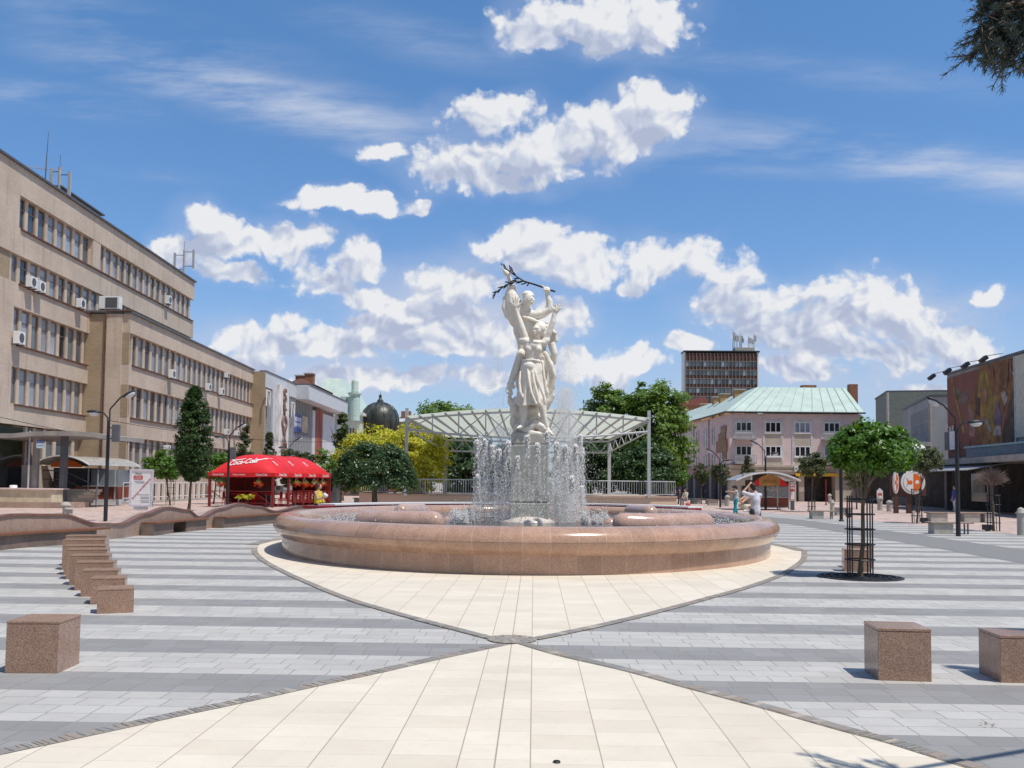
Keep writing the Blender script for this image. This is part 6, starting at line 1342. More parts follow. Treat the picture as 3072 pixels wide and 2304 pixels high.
# nearest caged maple on the right
mp_ = q4(595, 600); mp_.z = 0
cx_m = at((2483 + 2740) / 2, 1350, mp_.y).x
tree('round headed maple with bright green leaves standing in a black cage in the right foreground', mp_.x, mp_.y, 1.85, .042, 2.22, (.68, .68, .50), 15000, .044, L_MAPLE, 'globe', 210, .17, off=(cx_m - mp_.x, 0), fill=.3, name='maple_tree', asp=.7, wob=.025)
guard(mp_, .40, 1.42, 'tall black cage round the trunk of the nearest caged maple', rings=5)
gr = thing('tree_grate', 'round dark iron grate in the paving under the nearest caged maple', 'tree grate', tuple(mp_)); m = MB(); m.lathe([(.72, 0), (.72, .014), (.68, .018), (.67, .008), (.001, .008)], (mp_.x, mp_.y, .004), 40); m.build('plate', mat('dark_iron', (.045, .042, .045), .6, var=.3, scale=20), gr)
for rr in (.2, .34, .48, .6):
    m = MB(); m.tube([(mp_.x + rr * math.cos(2 * math.pi * k / 28), mp_.y + rr * math.sin(2 * math.pi * k / 28), .022) for k in range(29)], .012, 5, False); m.build('ring', BLK, gr)
m = MB()
for k in range(18): a = 2 * math.pi * k / 18; m.tube([(mp_.x + .1 * math.cos(a), mp_.y + .1 * math.sin(a), .021), (mp_.x + .68 * math.cos(a), mp_.y + .68 * math.sin(a), .021)], .007, 4)
m.build('spokes', BLK, gr)
RT_ = 'round headed young trees along the square'
def young(px, pyb, pxc, pyt, pyl, wpx, n, leaf, m_, label, shape='ellipsoid', r0=.05, clumps=60, cage=None, fill=.35, grp=RT_):
    b_ = gp(px, pyb); Y = b_.y; zt = at(pxc, pyt, Y).z; zl = at(pxc, pyl, Y).z; w = wpx / KF * Y / 2; cx_ = at(pxc, pyt, Y).x
    t = tree(label, b_.x, Y, zl + .35 * (zt - zl), r0, (zt + zl) / 2, (w * .86, w * .86, (zt - zl) / 2 * .9), n, leaf, m_, shape, clumps, w * .27, grp, off=(cx_ - b_.x, 0), fill=fill)
    if cage: guard(b_, .4, 1.5, cage)
    return t
young(2751, 1570, 2780, 1338, 1428, 118, 3400, .055, L_OLIVE, 'flat topped young tree in front of the orange and white round signs', r0=.04, cage='black cage round the tree before the round signs')
young(2435, 1536, 2440, 1350, 1437, 112, 3400, .075, L_OLIVE, 'grey green young tree right of the snack kiosk', cage='thin cage round the tree right of the snack kiosk')
young(2570, 1528, 2565, 1405, 1470, 78, 1500, .08, L_OLIVE, 'small dim young tree under the crown of the caged maple')
young(2240, 1512, 2242, 1366, 1428, 52, 1600, .08, L_OLIVE, 'narrow young tree rising behind the roof of the snack kiosk', 'cone')
young(2163, 1512, 2163, 1382, 1458, 72, 2200, .085, L_OLIVE, 'third young tree from the left before the pink house side wall')
young(2104, 1512, 2104, 1385, 1460, 60, 2000, .085, L_OLIVE, 'second young tree from the left before the pink house side wall')
young(2035, 1512, 2038, 1410, 1460, 72, 2200, .085, L_MAPLE, 'low dark round tree at the left end of the pink house side wall')
young(1990, 1512, 1985, 1412, 1462, 60, 1500, .085, L_MAPLE, 'small round tree between the railings and the pink house')
young(510, 1516, 488, 1347, 1450, 128, 4200, .085, L_MAPLE, 'broad low maple left of the pointed column tree', cage='black cage round the maple left of the column tree', clumps=90)
young(640, 1512, 660, 1345, 1450, 120, 3600, .085, L_MAPLE, 'broad low maple half hidden behind the column tree and red tent', clumps=90)
cb_ = gp(566, 1533); tree('tall dark pointed column tree standing before the office wing', cb_.x, cb_.y, 2.3, .075, at(582, 1300, cb_.y).z, (.90, .90, (at(582, 1158, cb_.y).z - at(582, 1437, cb_.y).z) / 2), 26000, .060, L_COL, 'spindle', 620, .22, off=(at(582, 1300, cb_.y).x - cb_.x, 0), name='column_tree')
# bare dead tree
bt = gp(2981, 1593); t = thing('bare_tree', 'dead leafless round tree with grey brown twigs at the right edge', 'tree', tuple(bt)); trunk(bt, bt + Vector((-.02, 0, 1.75)), .04, .03, [], t); m = MB(); cc = bt + Vector((-.08, 0, 2.0))
for k in range(420):
    v = Vector(rng.normal(0, 1, 3)); v.normalize(); v.z = abs(v.z) * 1.0 - .35; s_ = bt + Vector((-.02, 0, 1.62 + random.uniform(0, .15))); e_ = cc + Vector((v.x * .66, v.y * .66, v.z * .52)) * random.uniform(.75, 1.05); md = s_.lerp(e_, .5) + Vector(rng.normal(0, .05, 3)); m.tube([s_, md, e_], [.008, .005, .002], 3, False)
    for q in range(2): m.tube([md, md.lerp(e_, .6) + Vector(rng.normal(0, .09, 3))], [.004, .002], 3, False)
m.build('twigs', mat('grey_brown_twig', (.24, .18, .16), .9), t); guard(bt, .40, 1.35, 'thin cage round the trunk of the dead leafless tree')
# big trees
def big(label, px, Y, pyt, pyl, wpx, n, leaf, m_, clumps, name='tree', shape='ellipsoid', r0=.2, ry=None, cr=None, grp=None, fill=.4, tz=None):
    zt = at(px, pyt, Y).z; zl = at(px, pyl, Y).z; w = wpx / KF * Y / 2; x = at(px, pyt, Y).x
    return tree(label, x, Y, tz or (zl + .45 * (zt - zl)), r0, (zt + zl) / 2, (w * .9, (ry or w) * .9, (zt - zl) / 2 * .93), n, leaf, m_, shape, clumps, cr or w * .22, grp, name=name, fill=fill)
big('tall broad maple behind the right end of the stage canopy, left crown', 1820, 82, 1135, 1480, 200, 16000, .17, L_BIG, 200, 'maple_tree')
big('tall broad maple between the stage canopy and the pink house, right crown', 1965, 80, 1125, 1490, 245, 22000, .17, L_BIG, 260, 'maple_tree')
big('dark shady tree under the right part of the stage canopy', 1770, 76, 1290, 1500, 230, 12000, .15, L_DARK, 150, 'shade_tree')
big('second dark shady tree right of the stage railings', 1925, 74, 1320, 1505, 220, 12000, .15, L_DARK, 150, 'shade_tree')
big('distant green tree peeping over the left end of the stage canopy', 1345, 100, 1195, 1400, 260, 12000, .19, L_BIG, 150, 'maple_tree')
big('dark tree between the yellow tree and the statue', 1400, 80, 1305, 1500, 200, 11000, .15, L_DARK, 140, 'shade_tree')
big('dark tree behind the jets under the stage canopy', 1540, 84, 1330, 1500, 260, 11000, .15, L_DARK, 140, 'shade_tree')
big('bright yellow leaved tree, left rounded part beside the domed tower', 1120, 66, 1272, 1490, 240, 15000, .10, L_YEL, 220, 'yellow_tree')
big('bright yellow leaved tree, right part under the left end of the stage canopy', 1255, 64, 1262, 1495, 215, 17000, .10, L_YEL, 240, 'yellow_tree')
big('slender green larch in front of the red mural', 1028, 75, 1235, 1440, 120, 5200, .11, island('larch_leaf', [(.07, .12, .045), (.11, .17, .06), (.16, .2, .08)], .5, .3), 60, 'larch_tree', 'cone')
# weeping umbrella tree
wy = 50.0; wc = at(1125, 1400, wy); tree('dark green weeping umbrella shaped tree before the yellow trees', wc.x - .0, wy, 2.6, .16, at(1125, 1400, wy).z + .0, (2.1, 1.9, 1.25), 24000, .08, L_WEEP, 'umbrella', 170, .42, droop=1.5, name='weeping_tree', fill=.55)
# hedge of olive green trees between the tent and the hall
for i, (px, Y, pyt, pyl, w_, lb) in enumerate([(738, 72, 1268, 1480, 100, 'pointed olive green tree above the left end of the red tent'), (808, 76, 1290, 1460, 85, 'small pointed tree before the fins of the grey hall'), (868, 74, 1335, 1470, 85, 'low olive bush tree behind the middle of the red tent'), (925, 72, 1345, 1470, 85, 'low grey green tree behind the far half of the red tent'), (975, 70, 1335, 1500, 95, 'rounded green tree behind the right end of the red tent'), (690, 80, 1340, 1470, 90, 'low tree behind the lamp at the red tent')]):
    big(lb, px, Y, pyt, pyl, w_, 5200, .10, L_OLIVE if i != 4 else L_BIG, 110, 'thuja_tree', 'cone' if i < 2 else 'ellipsoid', r0=.08, grp='thuja trees between the tent and the hall')
# spruce whose branch hangs into the corner
sp = thing('spruce_tree', 'dark blue green spruce branch hanging into the upper right corner of the picture', 'spruce', (7.2, 6.5, 0))
m = MB(); m.tube([(7.2, 6.5, 0), (7.2, 6.5, 4), (7.15, 6.5, 9)], [.24, .19, .1], 12); m.build('trunk', BARK, sp)
NEED = island('spruce_needle', [(.022, .036, .034), (.036, .055, .050), (.055, .078, .068)], .5, .1)
def needles(seg, n, ln, mb):
    (a, b_) = seg; d = (b_ - a); u = d.normalized()
    for k in range(n):
        t = random.random(); v = Vector(rng.normal(0, 1, 3)); v = (v - u * v.dot(u)).normalized(); p = a + d * t; tip = p + (v * .85 + u * .55) * ln * random.uniform(.7, 1.15); w_ = u.cross(v) * .0011
        mb.face([p - w_ * 1.0, p + w_ * 1.0, p.lerp(tip, .6) + w_ * 1.1, tip, p.lerp(tip, .6) - w_ * 1.1])
def spruce_branch(root, tips, nneed=1.0):
    tw_ = MB(); nd = MB(); root = Vector(root)
    for tp in tips:
        tp = Vector(tp); mid = root.lerp(tp, .55) + Vector((0, 0, .05)); tw_.tube([root, mid, tp], [.018, .010, .003], 6)
        segs = [(mid.lerp(tp, k / 6), mid.lerp(tp, (k + 1) / 6)) for k in range(6)]
        for sgm in segs: needles(sgm, int(46 * nneed), .030, nd)
        for k in range(7):
            s_ = mid.lerp(tp, .1 + .85 * k / 7); v = Vector(rng.normal(0, 1, 3)); dr = (tp - root).normalized(); v = (v - dr * v.dot(dr)).normalized(); e_ = s_ + (dr * .8 + v * .75) * random.uniform(.06, .15); tw_.tube([s_, e_], [.004, .0018], 4, False); needles((s_, e_), int(70 * nneed), .028, nd)
    tw_.build('branch', BARK, sp); nd.build('needle_spray', NEED, sp)
YB = 3.6
tips = [at(2925, 55, YB), at(2925, 112, YB), at(2905, 185, YB + .05), at(2950, 205, YB), at(2965, 150, YB), at(2990, 60, YB + .1), at(3010, 195, YB), at(3045, 170, YB), at(2950, 15, YB), at(2985, 215, YB - .05), at(3040, 110, YB), at(2985, 110, YB), at(2935, 145, YB - .05), at(3060, 60, YB), at(2950, 90, YB + .1), at(3060, 215, YB)]
root = at(3260, -60, YB + .4)
for tp in tips: spruce_branch(root.lerp(Vector(tp), .45) + Vector((0, 0, .03)), [tp])
m = MB(); m.tube([(7.2, 6.5, 3.4), tuple((Vector((7.2, 6.5, 3.4)) + root) / 2 + Vector((0, 0, .15))), tuple(root)], [.05, .035, .02], 8)
for tp in tips: m.tube([root, root.lerp(Vector(tp), .45) + Vector((0, 0, .03))], [.016, .011], 5)
# outer limbs, out of sight, whose shade falls on the paving at the lower edge
m.build('limb', BARK, sp)
def shade_tip(px, py, h):
    g_ = gp(px, py); return Vector((g_.x + .378 * h, g_.y - .236 * h, h))
sh_t = [shade_tip(x, y, 3.6) for x, y in ((2395, 2262), (2440, 2266), (2480, 2285), (2440, 2300), (2520, 2296), (2590, 2285), (2630, 2284), (2570, 2304), (2660, 2300), (2700, 2310), (2500, 2310))]
rt2 = shade_tip(3050, 2420, 3.75)
for tp in sh_t: spruce_branch(rt2.lerp(tp, .55), [tp], .7)
m = MB(); m.tube([(7.2, 6.5, 3.6), tuple(rt2)], [.05, .02], 8)
for tp in sh_t: m.tube([rt2, rt2.lerp(tp, .55)], [.014, .01], 5)
m.build('limb', BARK, sp)

# ================================================================== stage with canopy
stg = thing('stage', 'raised stage platform with pink granite edge behind the basin', 'stage', (-.3, 58, 0))
def sz(py, Y): return at(1590, py, Y).z
PZ = .76
m = MB(); ptsf = [(-10.6, 57.5), (-7.6, 56.2), (-4, 55.5), (0, 55.3), (4, 55.5), (6.9, 56.2), (8.6, 57.5)]
m.face([(x, y, PZ) for x, y in ptsf] + [(8.6, 72, PZ), (-10.6, 72, PZ)])
for (a, b_) in zip(ptsf[:-1], ptsf[1:]): m.face([(a[0], a[1], 0), (b_[0], b_[1], 0), (b_[0], b_[1], PZ), (a[0], a[1], PZ)])
m.face([(8.6, 57.5, 0), (8.6, 72, 0), (8.6, 72, PZ), (8.6, 57.5, PZ)]); m.face([(-10.6, 72, 0), (-10.6, 57.5, 0), (-10.6, 57.5, PZ), (-10.6, 72, PZ)]); m.build('platform', G_WALL, stg)
m = MB()
for (a, b_) in zip(ptsf[:-1], ptsf[1:]): m.hexa([(a[0], a[1] - .12, PZ + .002), (b_[0], b_[1] - .12, PZ + .002), (b_[0], b_[1] + .1, PZ + .002), (a[0], a[1] + .1, PZ + .002), (a[0], a[1] - .12, PZ + .1), (b_[0], b_[1] - .12, PZ + .1), (b_[0], b_[1] + .1, PZ + .1), (a[0], a[1] + .1, PZ + .1)])
m.build('coping', G_WALL, stg)
for i, (pts_, lb) in enumerate([([(-10.5, 57.6), (-7.6, 56.4), (-4, 55.7), (-1.2, 55.5)], 'grey steel railing along the left front of the stage'), ([(2.9, 55.55), (4, 55.7), (6.9, 56.4), (8.5, 57.6)], 'grey steel railing along the right front of the stage')]):
    rr = thing('stage_railing', lb, 'railing', (pts_[0][0], pts_[0][1], PZ), 'stage railings'); top = MB(); bars = MB(); z0, z1 = PZ + .18, 1.72
    for a, b_ in zip(pts_[:-1], pts_[1:]):
        a, b_ = Vector((a[0], a[1], 0)), Vector((b_[0], b_[1], 0)); L_ = (b_ - a).length; top.tube([a + Vector((0, 0, z1)), b_ + Vector((0, 0, z1))], .028, 6); top.tube([a + Vector((0, 0, z0)), b_ + Vector((0, 0, z0))], .022, 6); n = int(L_ / .145)
        for k in range(n + 1): p = a.lerp(b_, k / n); bars.tube([p + Vector((0, 0, z0)), p + Vector((0, 0, z1))], .014 if k % 8 else .028, 5)
    top.build('rail', STL, rr); bars.build('bars', STL, rr)
cnp = thing('stage_canopy', 'fan shaped steel truss canopy with pale translucent roof over the stage', 'canopy', (-.4, 58, 0))
fl_, fr_ = at(1221, 1290, 56), at(1947, 1295, 56); rl_, rr_ = at(1337, 1323, 66), at(1828, 1328, 66)
for (px, pyt, Y, w_) in ((1221, 1224.5, 56, .09), (1947, 1232, 56, .09), (1337, 1325, 66, .13), (1828, 1330, 66, .11)):
    p = at(px, pyt, Y); m = MB(); m.box(p.x - w_, p.x + w_, Y - w_, Y + w_, PZ, p.z); m.build('post', STL, cnp)
NT = 18; TOPF = []; BOTF = []; BK = []; BKB = []
for k in range(NT + 1):
    t = k / NT; bow = math.sin(math.pi * t); Yf = 56 - 2.2 * bow
    x = fl_.x + (fr_.x - fl_.x) * t
    ztop = at(1584, 1262, 56).z + (.34 * bow); zbot = at(1584, 1291.5, 56).z - .55 * bow
    TOPF.append(Vector((x, Yf, ztop))); BOTF.append(Vector((x, Yf, zbot)))
    Yb = 66 + 1.5 * bow; xb_ = rl_.x + (rr_.x - rl_.x) * t; BK.append(Vector((xb_, Yb, 4.48))); BKB.append(Vector((xb_, Yb, 3.72)))
m = MB(); m.tube(TOPF, .06, 6); m.build('top_chord', STL, cnp); m = MB(); m.tube(BOTF, .06, 6); m.build('bottom_chord', STL, cnp)
m = MB(); m.tube(BK, .06, 6); m.build('top_chord', STL, cnp); m = MB(); m.tube(BKB, .06, 6); m.build('bottom_chord', STL, cnp)
m = MB()
for k in range(0, NT, 2):
    a, b_ = (k, k + 2) if (k // 2) % 2 == 0 else (k + 2, k)
    m.tube([BOTF[a], TOPF[b_]], .035, 5); m.tube([TOPF[a], BOTF[b_]], .028, 5) if 2 < k < 14 else None; m.tube([BOTF[k], TOPF[k]], .04, 5)
for k in range(NT): m.tube([BKB[k], BK[k + 1]] if k % 2 else [BK[k], BKB[k + 1]], .03, 5)
for s_, f_, b0, fb, bb in ((0, TOPF[0], BK[0], BOTF[0], BKB[0]), (1, TOPF[-1], BK[-1], BOTF[-1], BKB[-1])):
    m.tube([f_, b0], .05, 5); m.tube([fb, bb], .05, 5)
    for k in range(12): m.tube([fb.lerp(bb, k / 12), f_.lerp(b0, (k + 1) / 12)] if k % 2 else [f_.lerp(b0, k / 12), fb.lerp(bb, (k + 1) / 12)], .028, 5)
m.build('web_members', STL, cnp)
for k in range(0, NT + 1):
    m = MB(); a, b_ = TOPF[k] + Vector((0, -.3, .12)), BK[k] + Vector((0, .2, .1)); m.tube([a, b_], .065, 4); m.build('rafter', mat('beige_steel', (.50, .47, .42), .55), cnp)
m, N, L, p = newmat('translucent_sheet'); p.inputs['Base Color'].default_value = (.62, .66, .60, 1); p.inputs['Roughness'].default_value = .4
tr = N.new('ShaderNodeBsdfTranslucent'); tr.inputs[0].default_value = (.62, .66, .57, 1); ms = N.new('ShaderNodeMixShader'); ms.inputs[0].default_value = .62; L.new(p.outputs[0], ms.inputs[1]); L.new(tr.outputs[0], ms.inputs[2]); L.new(ms.outputs[0], N['Material Output'].inputs[0]); SHEET = m
m = MB()
for k in range(NT): a, b_, c, d = TOPF[k], TOPF[k + 1], BK[k + 1], BK[k]; o_ = Vector((0, 0, .20)); f_ = Vector((0, -.35, 0)); m.face([a + o_ + f_, b_ + o_ + f_, c + o_, d + o_])
m.build('roof_sheet', SHEET, cnp)

# ================================================================== lamps
def lamp(px, pyb, pyt, label, heads, sign=None, base_hidden_Y=None, r=.075, mirror=1):
    b_ = gp(px, pyb) if base_hidden_Y is None else Vector((at(px, 1447, base_hidden_Y).x, base_hidden_Y, 0)); Y = b_.y; zt = at(px, pyt, Y).z
    t = thing('street_lamp', label, 'street lamp', tuple(b_), 'black street lamps with two bent arms')
    zp = zt - .95; m = MB(); m.tube([b_, b_ + Vector((0, 0, zp * .75)), b_ + Vector((0, 0, zp))], [r, r * .85, r * .72], 12); m.build('pole', BLK, t)
    for k, (dx, top_) in enumerate(((.88 * mirror, 0), (-.72 * mirror, -.62))):
        o_ = Vector((.035 * mirror * (1 if k == 0 else -1), 0, 0)); z0 = zp - .02; zz = zt + top_
        P = [b_ + o_ + Vector((0, 0, z0)), b_ + o_ + Vector((0, 0, (zz - .52) if k == 0 else zz - .25)), b_ + Vector((dx * .45, 0, zz - .10)), b_ + Vector((dx * .62, 0, zz - .0 if k == 0 else zz + .04))]
        if k: P = [b_ + o_ + Vector((0, 0, z0)), b_ + o_ + Vector((0, 0, zz - .22)), b_ + Vector((dx * .3, 0, zz - .02)), b_ + Vector((dx * .6, 0, zz))]
        m = MB(); m.tube(P, .030, 8); m.build('arm', BLK, t)
        hp = b_ + Vector((dx * .82, 0, zz + (.06 if k == 0 else -.0))); q = Matrix.Rotation((-.5 if k == 0 else .05) * mirror * (1 if dx > 0 or k else 1), 3, 'Y')
        if k == 0: q = Matrix.Rotation(-.5 * mirror, 3, 'Y')
        m = MB(); m.ball(hp, (.27, .13, .07), 14, 8, q); hd = m.build('lamp_head', BLK, t, True)
        m = MB(); m.ball(hp + q @ Vector((.03, 0, -.045)), (.20, .115, .115), 14, 8, q); m.build('lens', mat('frosted_lens', (.62, .64, .68), .25, spec=.7), hd, True)
    if sign:
        sx, sy0, sy1, w_ = sign; c0 = at(sx, sy0, Y - .1); c1 = at(sx, sy1, Y - .1); m = MB(); m.box(c0.x - w_ / 2, c0.x + w_ / 2, Y - .2, Y - .06, c1.z, c0.z); sb_ = m.build('sign_box', mat('grey_sign_box', (.12, .125, .145), .5), t, bevel=.01); m = MB(); m.box(b_.x, c0.x, Y - .14, Y - .1, c0.z - .14, c0.z - .10); m.box(b_.x, c0.x, Y - .14, Y - .1, c1.z + .1, c1.z + .14); m.build('sign_bracket', BLK, t)
    return t
lamp(316, 1564, 1186, 'nearest left street lamp, black with a grey box sign, before the glass kiosk', 2, (350, 1274, 1326, .27))
lamp(682, 1524, 1278, 'street lamp in front of the red tent with a grey box sign', 2, (700, 1342, 1378, .3))
lamp(866, 1510, 1318, 'street lamp seen above the middle of the red tent', 2, None, 72)
lamp(1002, 1505, 1350, 'farthest left street lamp, between the red tent and the weeping tree', 2, None, 92)
lamp(2875, 1609, 1208, 'nearest right street lamp, black, rising before the giant poster', 2, None, None, .075, -1)
lamp(2297, 1530, 1330, 'street lamp directly in front of the snack kiosk', 2, None, None, .075, -1)
lamp(2160.5, 1522, 1354, 'street lamp before the side wall of the pink house', 2, None, None, .07, -1)
lamp(2046.5, 1504, 1374, 'farthest right street lamp, at the left end of the pink house', 2, None, 100, .07, -1)
b_ = gp(2524, 1564); t = thing('dark_post', 'plain black post rising into the crown of the caged maple', 'post', tuple(b_)); m = MB(); m.tube([b_, b_ + Vector((0, 0, 2.6))], .075, 12); m.build('shaft', BLK, t); m = MB(); m.lathe([(.11, 0), (.11, .05), (.08, .08)], tuple(b_), 14); m.build('foot_ring', BLK, t)
for i, (a, c, sag, lb) in enumerate([((-60, 1238, 46), (1440, 1310, 90), 2.2, 'upper thin overhead cable slung from the office front across to the far trees'), ((330, 1262, 50), (1300, 1288, 95), 1.2, 'lower thin overhead cable slung behind the red tent')]):
    p, q = at(*a), at(*c); m = MB(); m.tube([p.lerp(q, k / 16) - Vector((0, 0, sag * 4 * (k / 16) * (1 - k / 16))) for k in range(17)], .018, 4); o = m.build('overhead_cable', BLK); tag(o, lb, 'cable', 'overhead cables')
# ================================================================== red tent
TO = Vector((-18.95, 54.9, 0)); TU = Vector((4.05, -.75, 0)).normalized(); TV = Vector((.75, 4.05, 0)).normalized(); TWd = 4.1; TLn = 8.4
tent = thing('cafe_tent', 'big red barrel roofed cafe tent with white soft drink lettering', 'cafe tent', tuple(TO))
def TP(x, y, z): return TO + TU * x + TV * y + Vector((0, 0, z))
ZE, ZT = 1.98, 3.05
def roofz(x, y):
    s = abs(2 * x / TWd - 1); a = max(0, 1 - s ** 2.3) ** .72; d = min(y, TLn - y); r_ = (1 - (1 - min(1, d / 1.55)) ** 2.1) ** .72 if d < 1.55 else 1
    bay = .035 * abs(math.sin(math.pi * max(0, y - 1.0) / 2.15)) ** .7 if y > 1 else 0
    return ZE + (ZT - ZE) * min(a, 1) * r_ + bay * a
m = MB(); nx, ny = 36, 90
def gy(j): return TLn * j / ny
for j in range(ny):
    for i in range(nx):
        x0_, x1_ = TWd * i / nx, TWd * (i + 1) / nx; y0_, y1_ = gy(j), gy(j + 1)
        m.face([TP(x0_, y0_, roofz(x0_, y0_)), TP(x1_, y0_, roofz(x1_, y0_)), TP(x1_, y1_, roofz(x1_, y1_)), TP(x0_, y1_, roofz(x0_, y1_))])
o = m.build('roof', RED, tent); weld(o); autosmooth(o, 50)
# valance with scalloped bottom
m = MB()
def val(x0_, y0_, x1_, y1_, nb):
    for b_ in range(nb):
        for k in range(8):
            t0, t1 = (b_ + k / 8) / nb, (b_ + (k + 1) / 8) / nb; s0, s1 = .20 + .05 * math.sin(math.pi * k / 8), .20 + .05 * math.sin(math.pi * (k + 1) / 8)
            a = (x0_ + (x1_ - x0_) * t0, y0_ + (y1_ - y0_) * t0); c = (x0_ + (x1_ - x0_) * t1, y0_ + (y1_ - y0_) * t1)
            m.face([TP(a[0], a[1], ZE - s0), TP(c[0], c[1], ZE - s1), TP(c[0], c[1], ZE + .01), TP(a[0], a[1], ZE + .01)])
val(0, -.02, TWd, -.02, 1); val(TWd + .02, 0, TWd + .02, TLn, 4); val(0, TLn, TWd, TLn, 1); val(-.02, 0, -.02, TLn, 4); m.build('valance', RED, tent)
for k in range(5):
    y = [0.06, 2.1, 4.2, 6.3, TLn - .06][k]
    for x in (0.07, TWd - .07): m = MB(); a = .06; m.hexa([TP(x - a, y - a, 0), TP(x + a, y - a, 0), TP(x + a, y + a, 0), TP(x - a, y + a, 0), TP(x - a, y - a, ZE), TP(x + a, y - a, ZE), TP(x + a, y + a, ZE), TP(x - a, y + a, ZE)]); m.build('post', REDW, tent)
    if 0 < k < 4:
        m = MB(); m.tube([TP(x, y, roofz(x, y) + .01) for x in [TWd * q / 24 for q in range(25)]], .022, 5); m.build('roof_seam', mat('seam_red', (.60, .05, .05), .5), tent)
m = MB()
def rail(p, q, z): m.tube([TP(*p, z), TP(*q, z)], .03, 4)
rail((.1, .05), (TWd - .1, .05), .92); rail((.1, .05), (TWd - .1, .05), .25); m.tube([TP(.2, .05, .9), TP(1.2, .05, .28)], .025, 4); m.tube([TP(TWd - .3, .05, .3), TP(TWd - 1.3, .05, .9)], .025, 4)
for k in range(4):
    y0_, y1_ = [0.06, 2.1, 4.2, 6.3][k], [2.1, 4.2, 6.3, TLn][k]
    if k: rail((TWd - .07, y0_), (TWd - .07, y1_), .92); rail((TWd - .07, y0_), (TWd - .07, y1_), .22)
    for j in range(1, 4):
        if k: m.tube([TP(TWd - .07, y0_ + (y1_ - y0_) * j / 4, .22), TP(TWd - .07, y0_ + (y1_ - y0_) * j / 4, .92)], .02, 4)
m.build('railing', REDW, tent)
for k in range(1, 4):
    for j in range(4):
        y = [0, 2.1, 4.2, 6.3][k] + .26 + j * .52; mm = MB(); mm.hexa([TP(TWd - .05, y - .17, .27), TP(TWd - .03, y - .17, .27), TP(TWd - .03, y + .17, .27), TP(TWd - .05, y + .17, .27), TP(TWd - .05, y - .17, .86), TP(TWd - .03, y - .17, .86), TP(TWd - .03, y + .17, .86), TP(TWd - .05, y + .17, .86)]); pb = mm.build('side_panel', REDW, tent)
        if j % 2 == 0: text('C', .34, WHT, pb, frame_mat(TP(TWd - .022, y, .56), TV, TU), .002, .3)
mm = MB(); mm.hexa([TP(1.6, TLn - .5, 0), TP(TWd, TLn - .5, 0), TP(TWd, TLn - .42, 0), TP(1.6, TLn - .42, 0), TP(1.6, TLn - .5, ZE), TP(TWd, TLn - .5, ZE), TP(TWd, TLn - .42, ZE), TP(1.6, TLn - .42, ZE)])
mm.hexa([TP(0.05, 2.4, .0), TP(0.11, 2.4, .0), TP(.11, TLn - .1, .0), TP(0.05, TLn - .1, .0), TP(0.05, 2.4, ZE), TP(0.11, 2.4, ZE), TP(.11, TLn - .1, ZE), TP(0.05, TLn - .1, ZE)]); mm.build('back_curtain', mat('dark_red_cloth', (.16, .015, .012), .7, var=.2), tent)
# lettering
def wrap(o, fn):
    for v in o.data.vertices: v.co = fn(v.co)
def script(word, size, fn, swoosh=True, thick=.018):
    o = text(word, size, WHT, None, Matrix.Identity(4), 0.0, .32, sx=.98, bold=size * .022)
    bm = bmesh.new(); bm.from_mesh(o.data); bmesh.ops.subdivide_edges(bm, edges=[e for e in bm.edges if e.calc_length() > size * .2], cuts=2); bm.to_mesh(o.data); bm.free()
    for v in o.data.vertices: v.co = fn(v.co.x, v.co.y)
    o.parent = tent; o.matrix_parent_inverse = parent_inv(tent)
    if swoosh:
        mm = MB(); w = size * 1.9; pts = [(-w * 1.05, size * .52), (-w * .55, size * .42), (-w * .1, size * .45), (w * .1, size * .5)]; q = [(w * .75, -size * .25), (w * 1.15, size * .05), (w * 1.5, size * .18), (w * 1.78, size * .30), (w * 1.8, size * .55)]
        for pp_, th in ((pts, size * .06), (q, size * .075)):
            for a, c in zip(pp_[:-1], pp_[1:]): mm.face([fn(a[0], a[1] - th), fn(c[0], c[1] - th), fn(c[0], c[1] + th), fn(a[0], a[1] + th)])
        mm.build('lettering_stroke', WHT, tent)
def front(cx_, cyp, ang=.12):
    def f(x, y):
        xr_ = x * math.cos(ang) - y * math.sin(ang); yr = x * math.sin(ang) + y * math.cos(ang)
        yy = cyp + yr * 1.0; xx = cx_ + xr_; yy = max(.02, yy); return TP(xx, yy, roofz(xx, yy) + .03)
    return f
# the front hip rises steeply: place by height, not by depth
def front2(cx_, hz, ang=.12):
    def f(x, y):
        xr_ = x * math.cos(ang) - y * math.sin(ang); yr = x * math.sin(ang) + y * math.cos(ang); xx = min(max(cx_ + xr_, .1), TWd - .1); target = hz + yr; lo, hi = 0.0, 1.55
        for _ in range(18):
            mid = (lo + hi) / 2
            if roofz(xx, mid) < target: lo = mid
            else: hi = mid
        return TP(xx, lo - .03, roofz(xx, lo) + .02)
    return f
script('Coca-Cola', .40, front2(1.95, 2.60))
def plane_fn(o_, u_, n_, z_, up=1.0): return lambda x, y: o_ + u_ * x + Vector((0, 0, z_ + y * up)) + n_ * .02
for xx in (.62, 3.35): script('Coca-Cola', .17, plane_fn(TP(xx, -.03, 0), TU, -TV, ZE - .10), False)
script('Terasa pri fontáne', .11, plane_fn(TP(1.95, -.03, 0), TU, -TV, ZE - .10), False)
for k in range(4):
    y = 1.05 + 2.1 * k; script('Coca-Cola', .24, plane_fn(TP(TWd + .03, y, 0), TV, TU, ZE - .09), False)
    yc = 1.05 + 2.1 * k
    def side(x, y, yc=yc):        # lettering climbing the side slope
        xx = TWd - .42 - x * .42; return TP(xx, yc + y * .9, 0) + Vector((0, 0, roofz(xx, yc) + .05))
    script('Cola', .42, side, False)
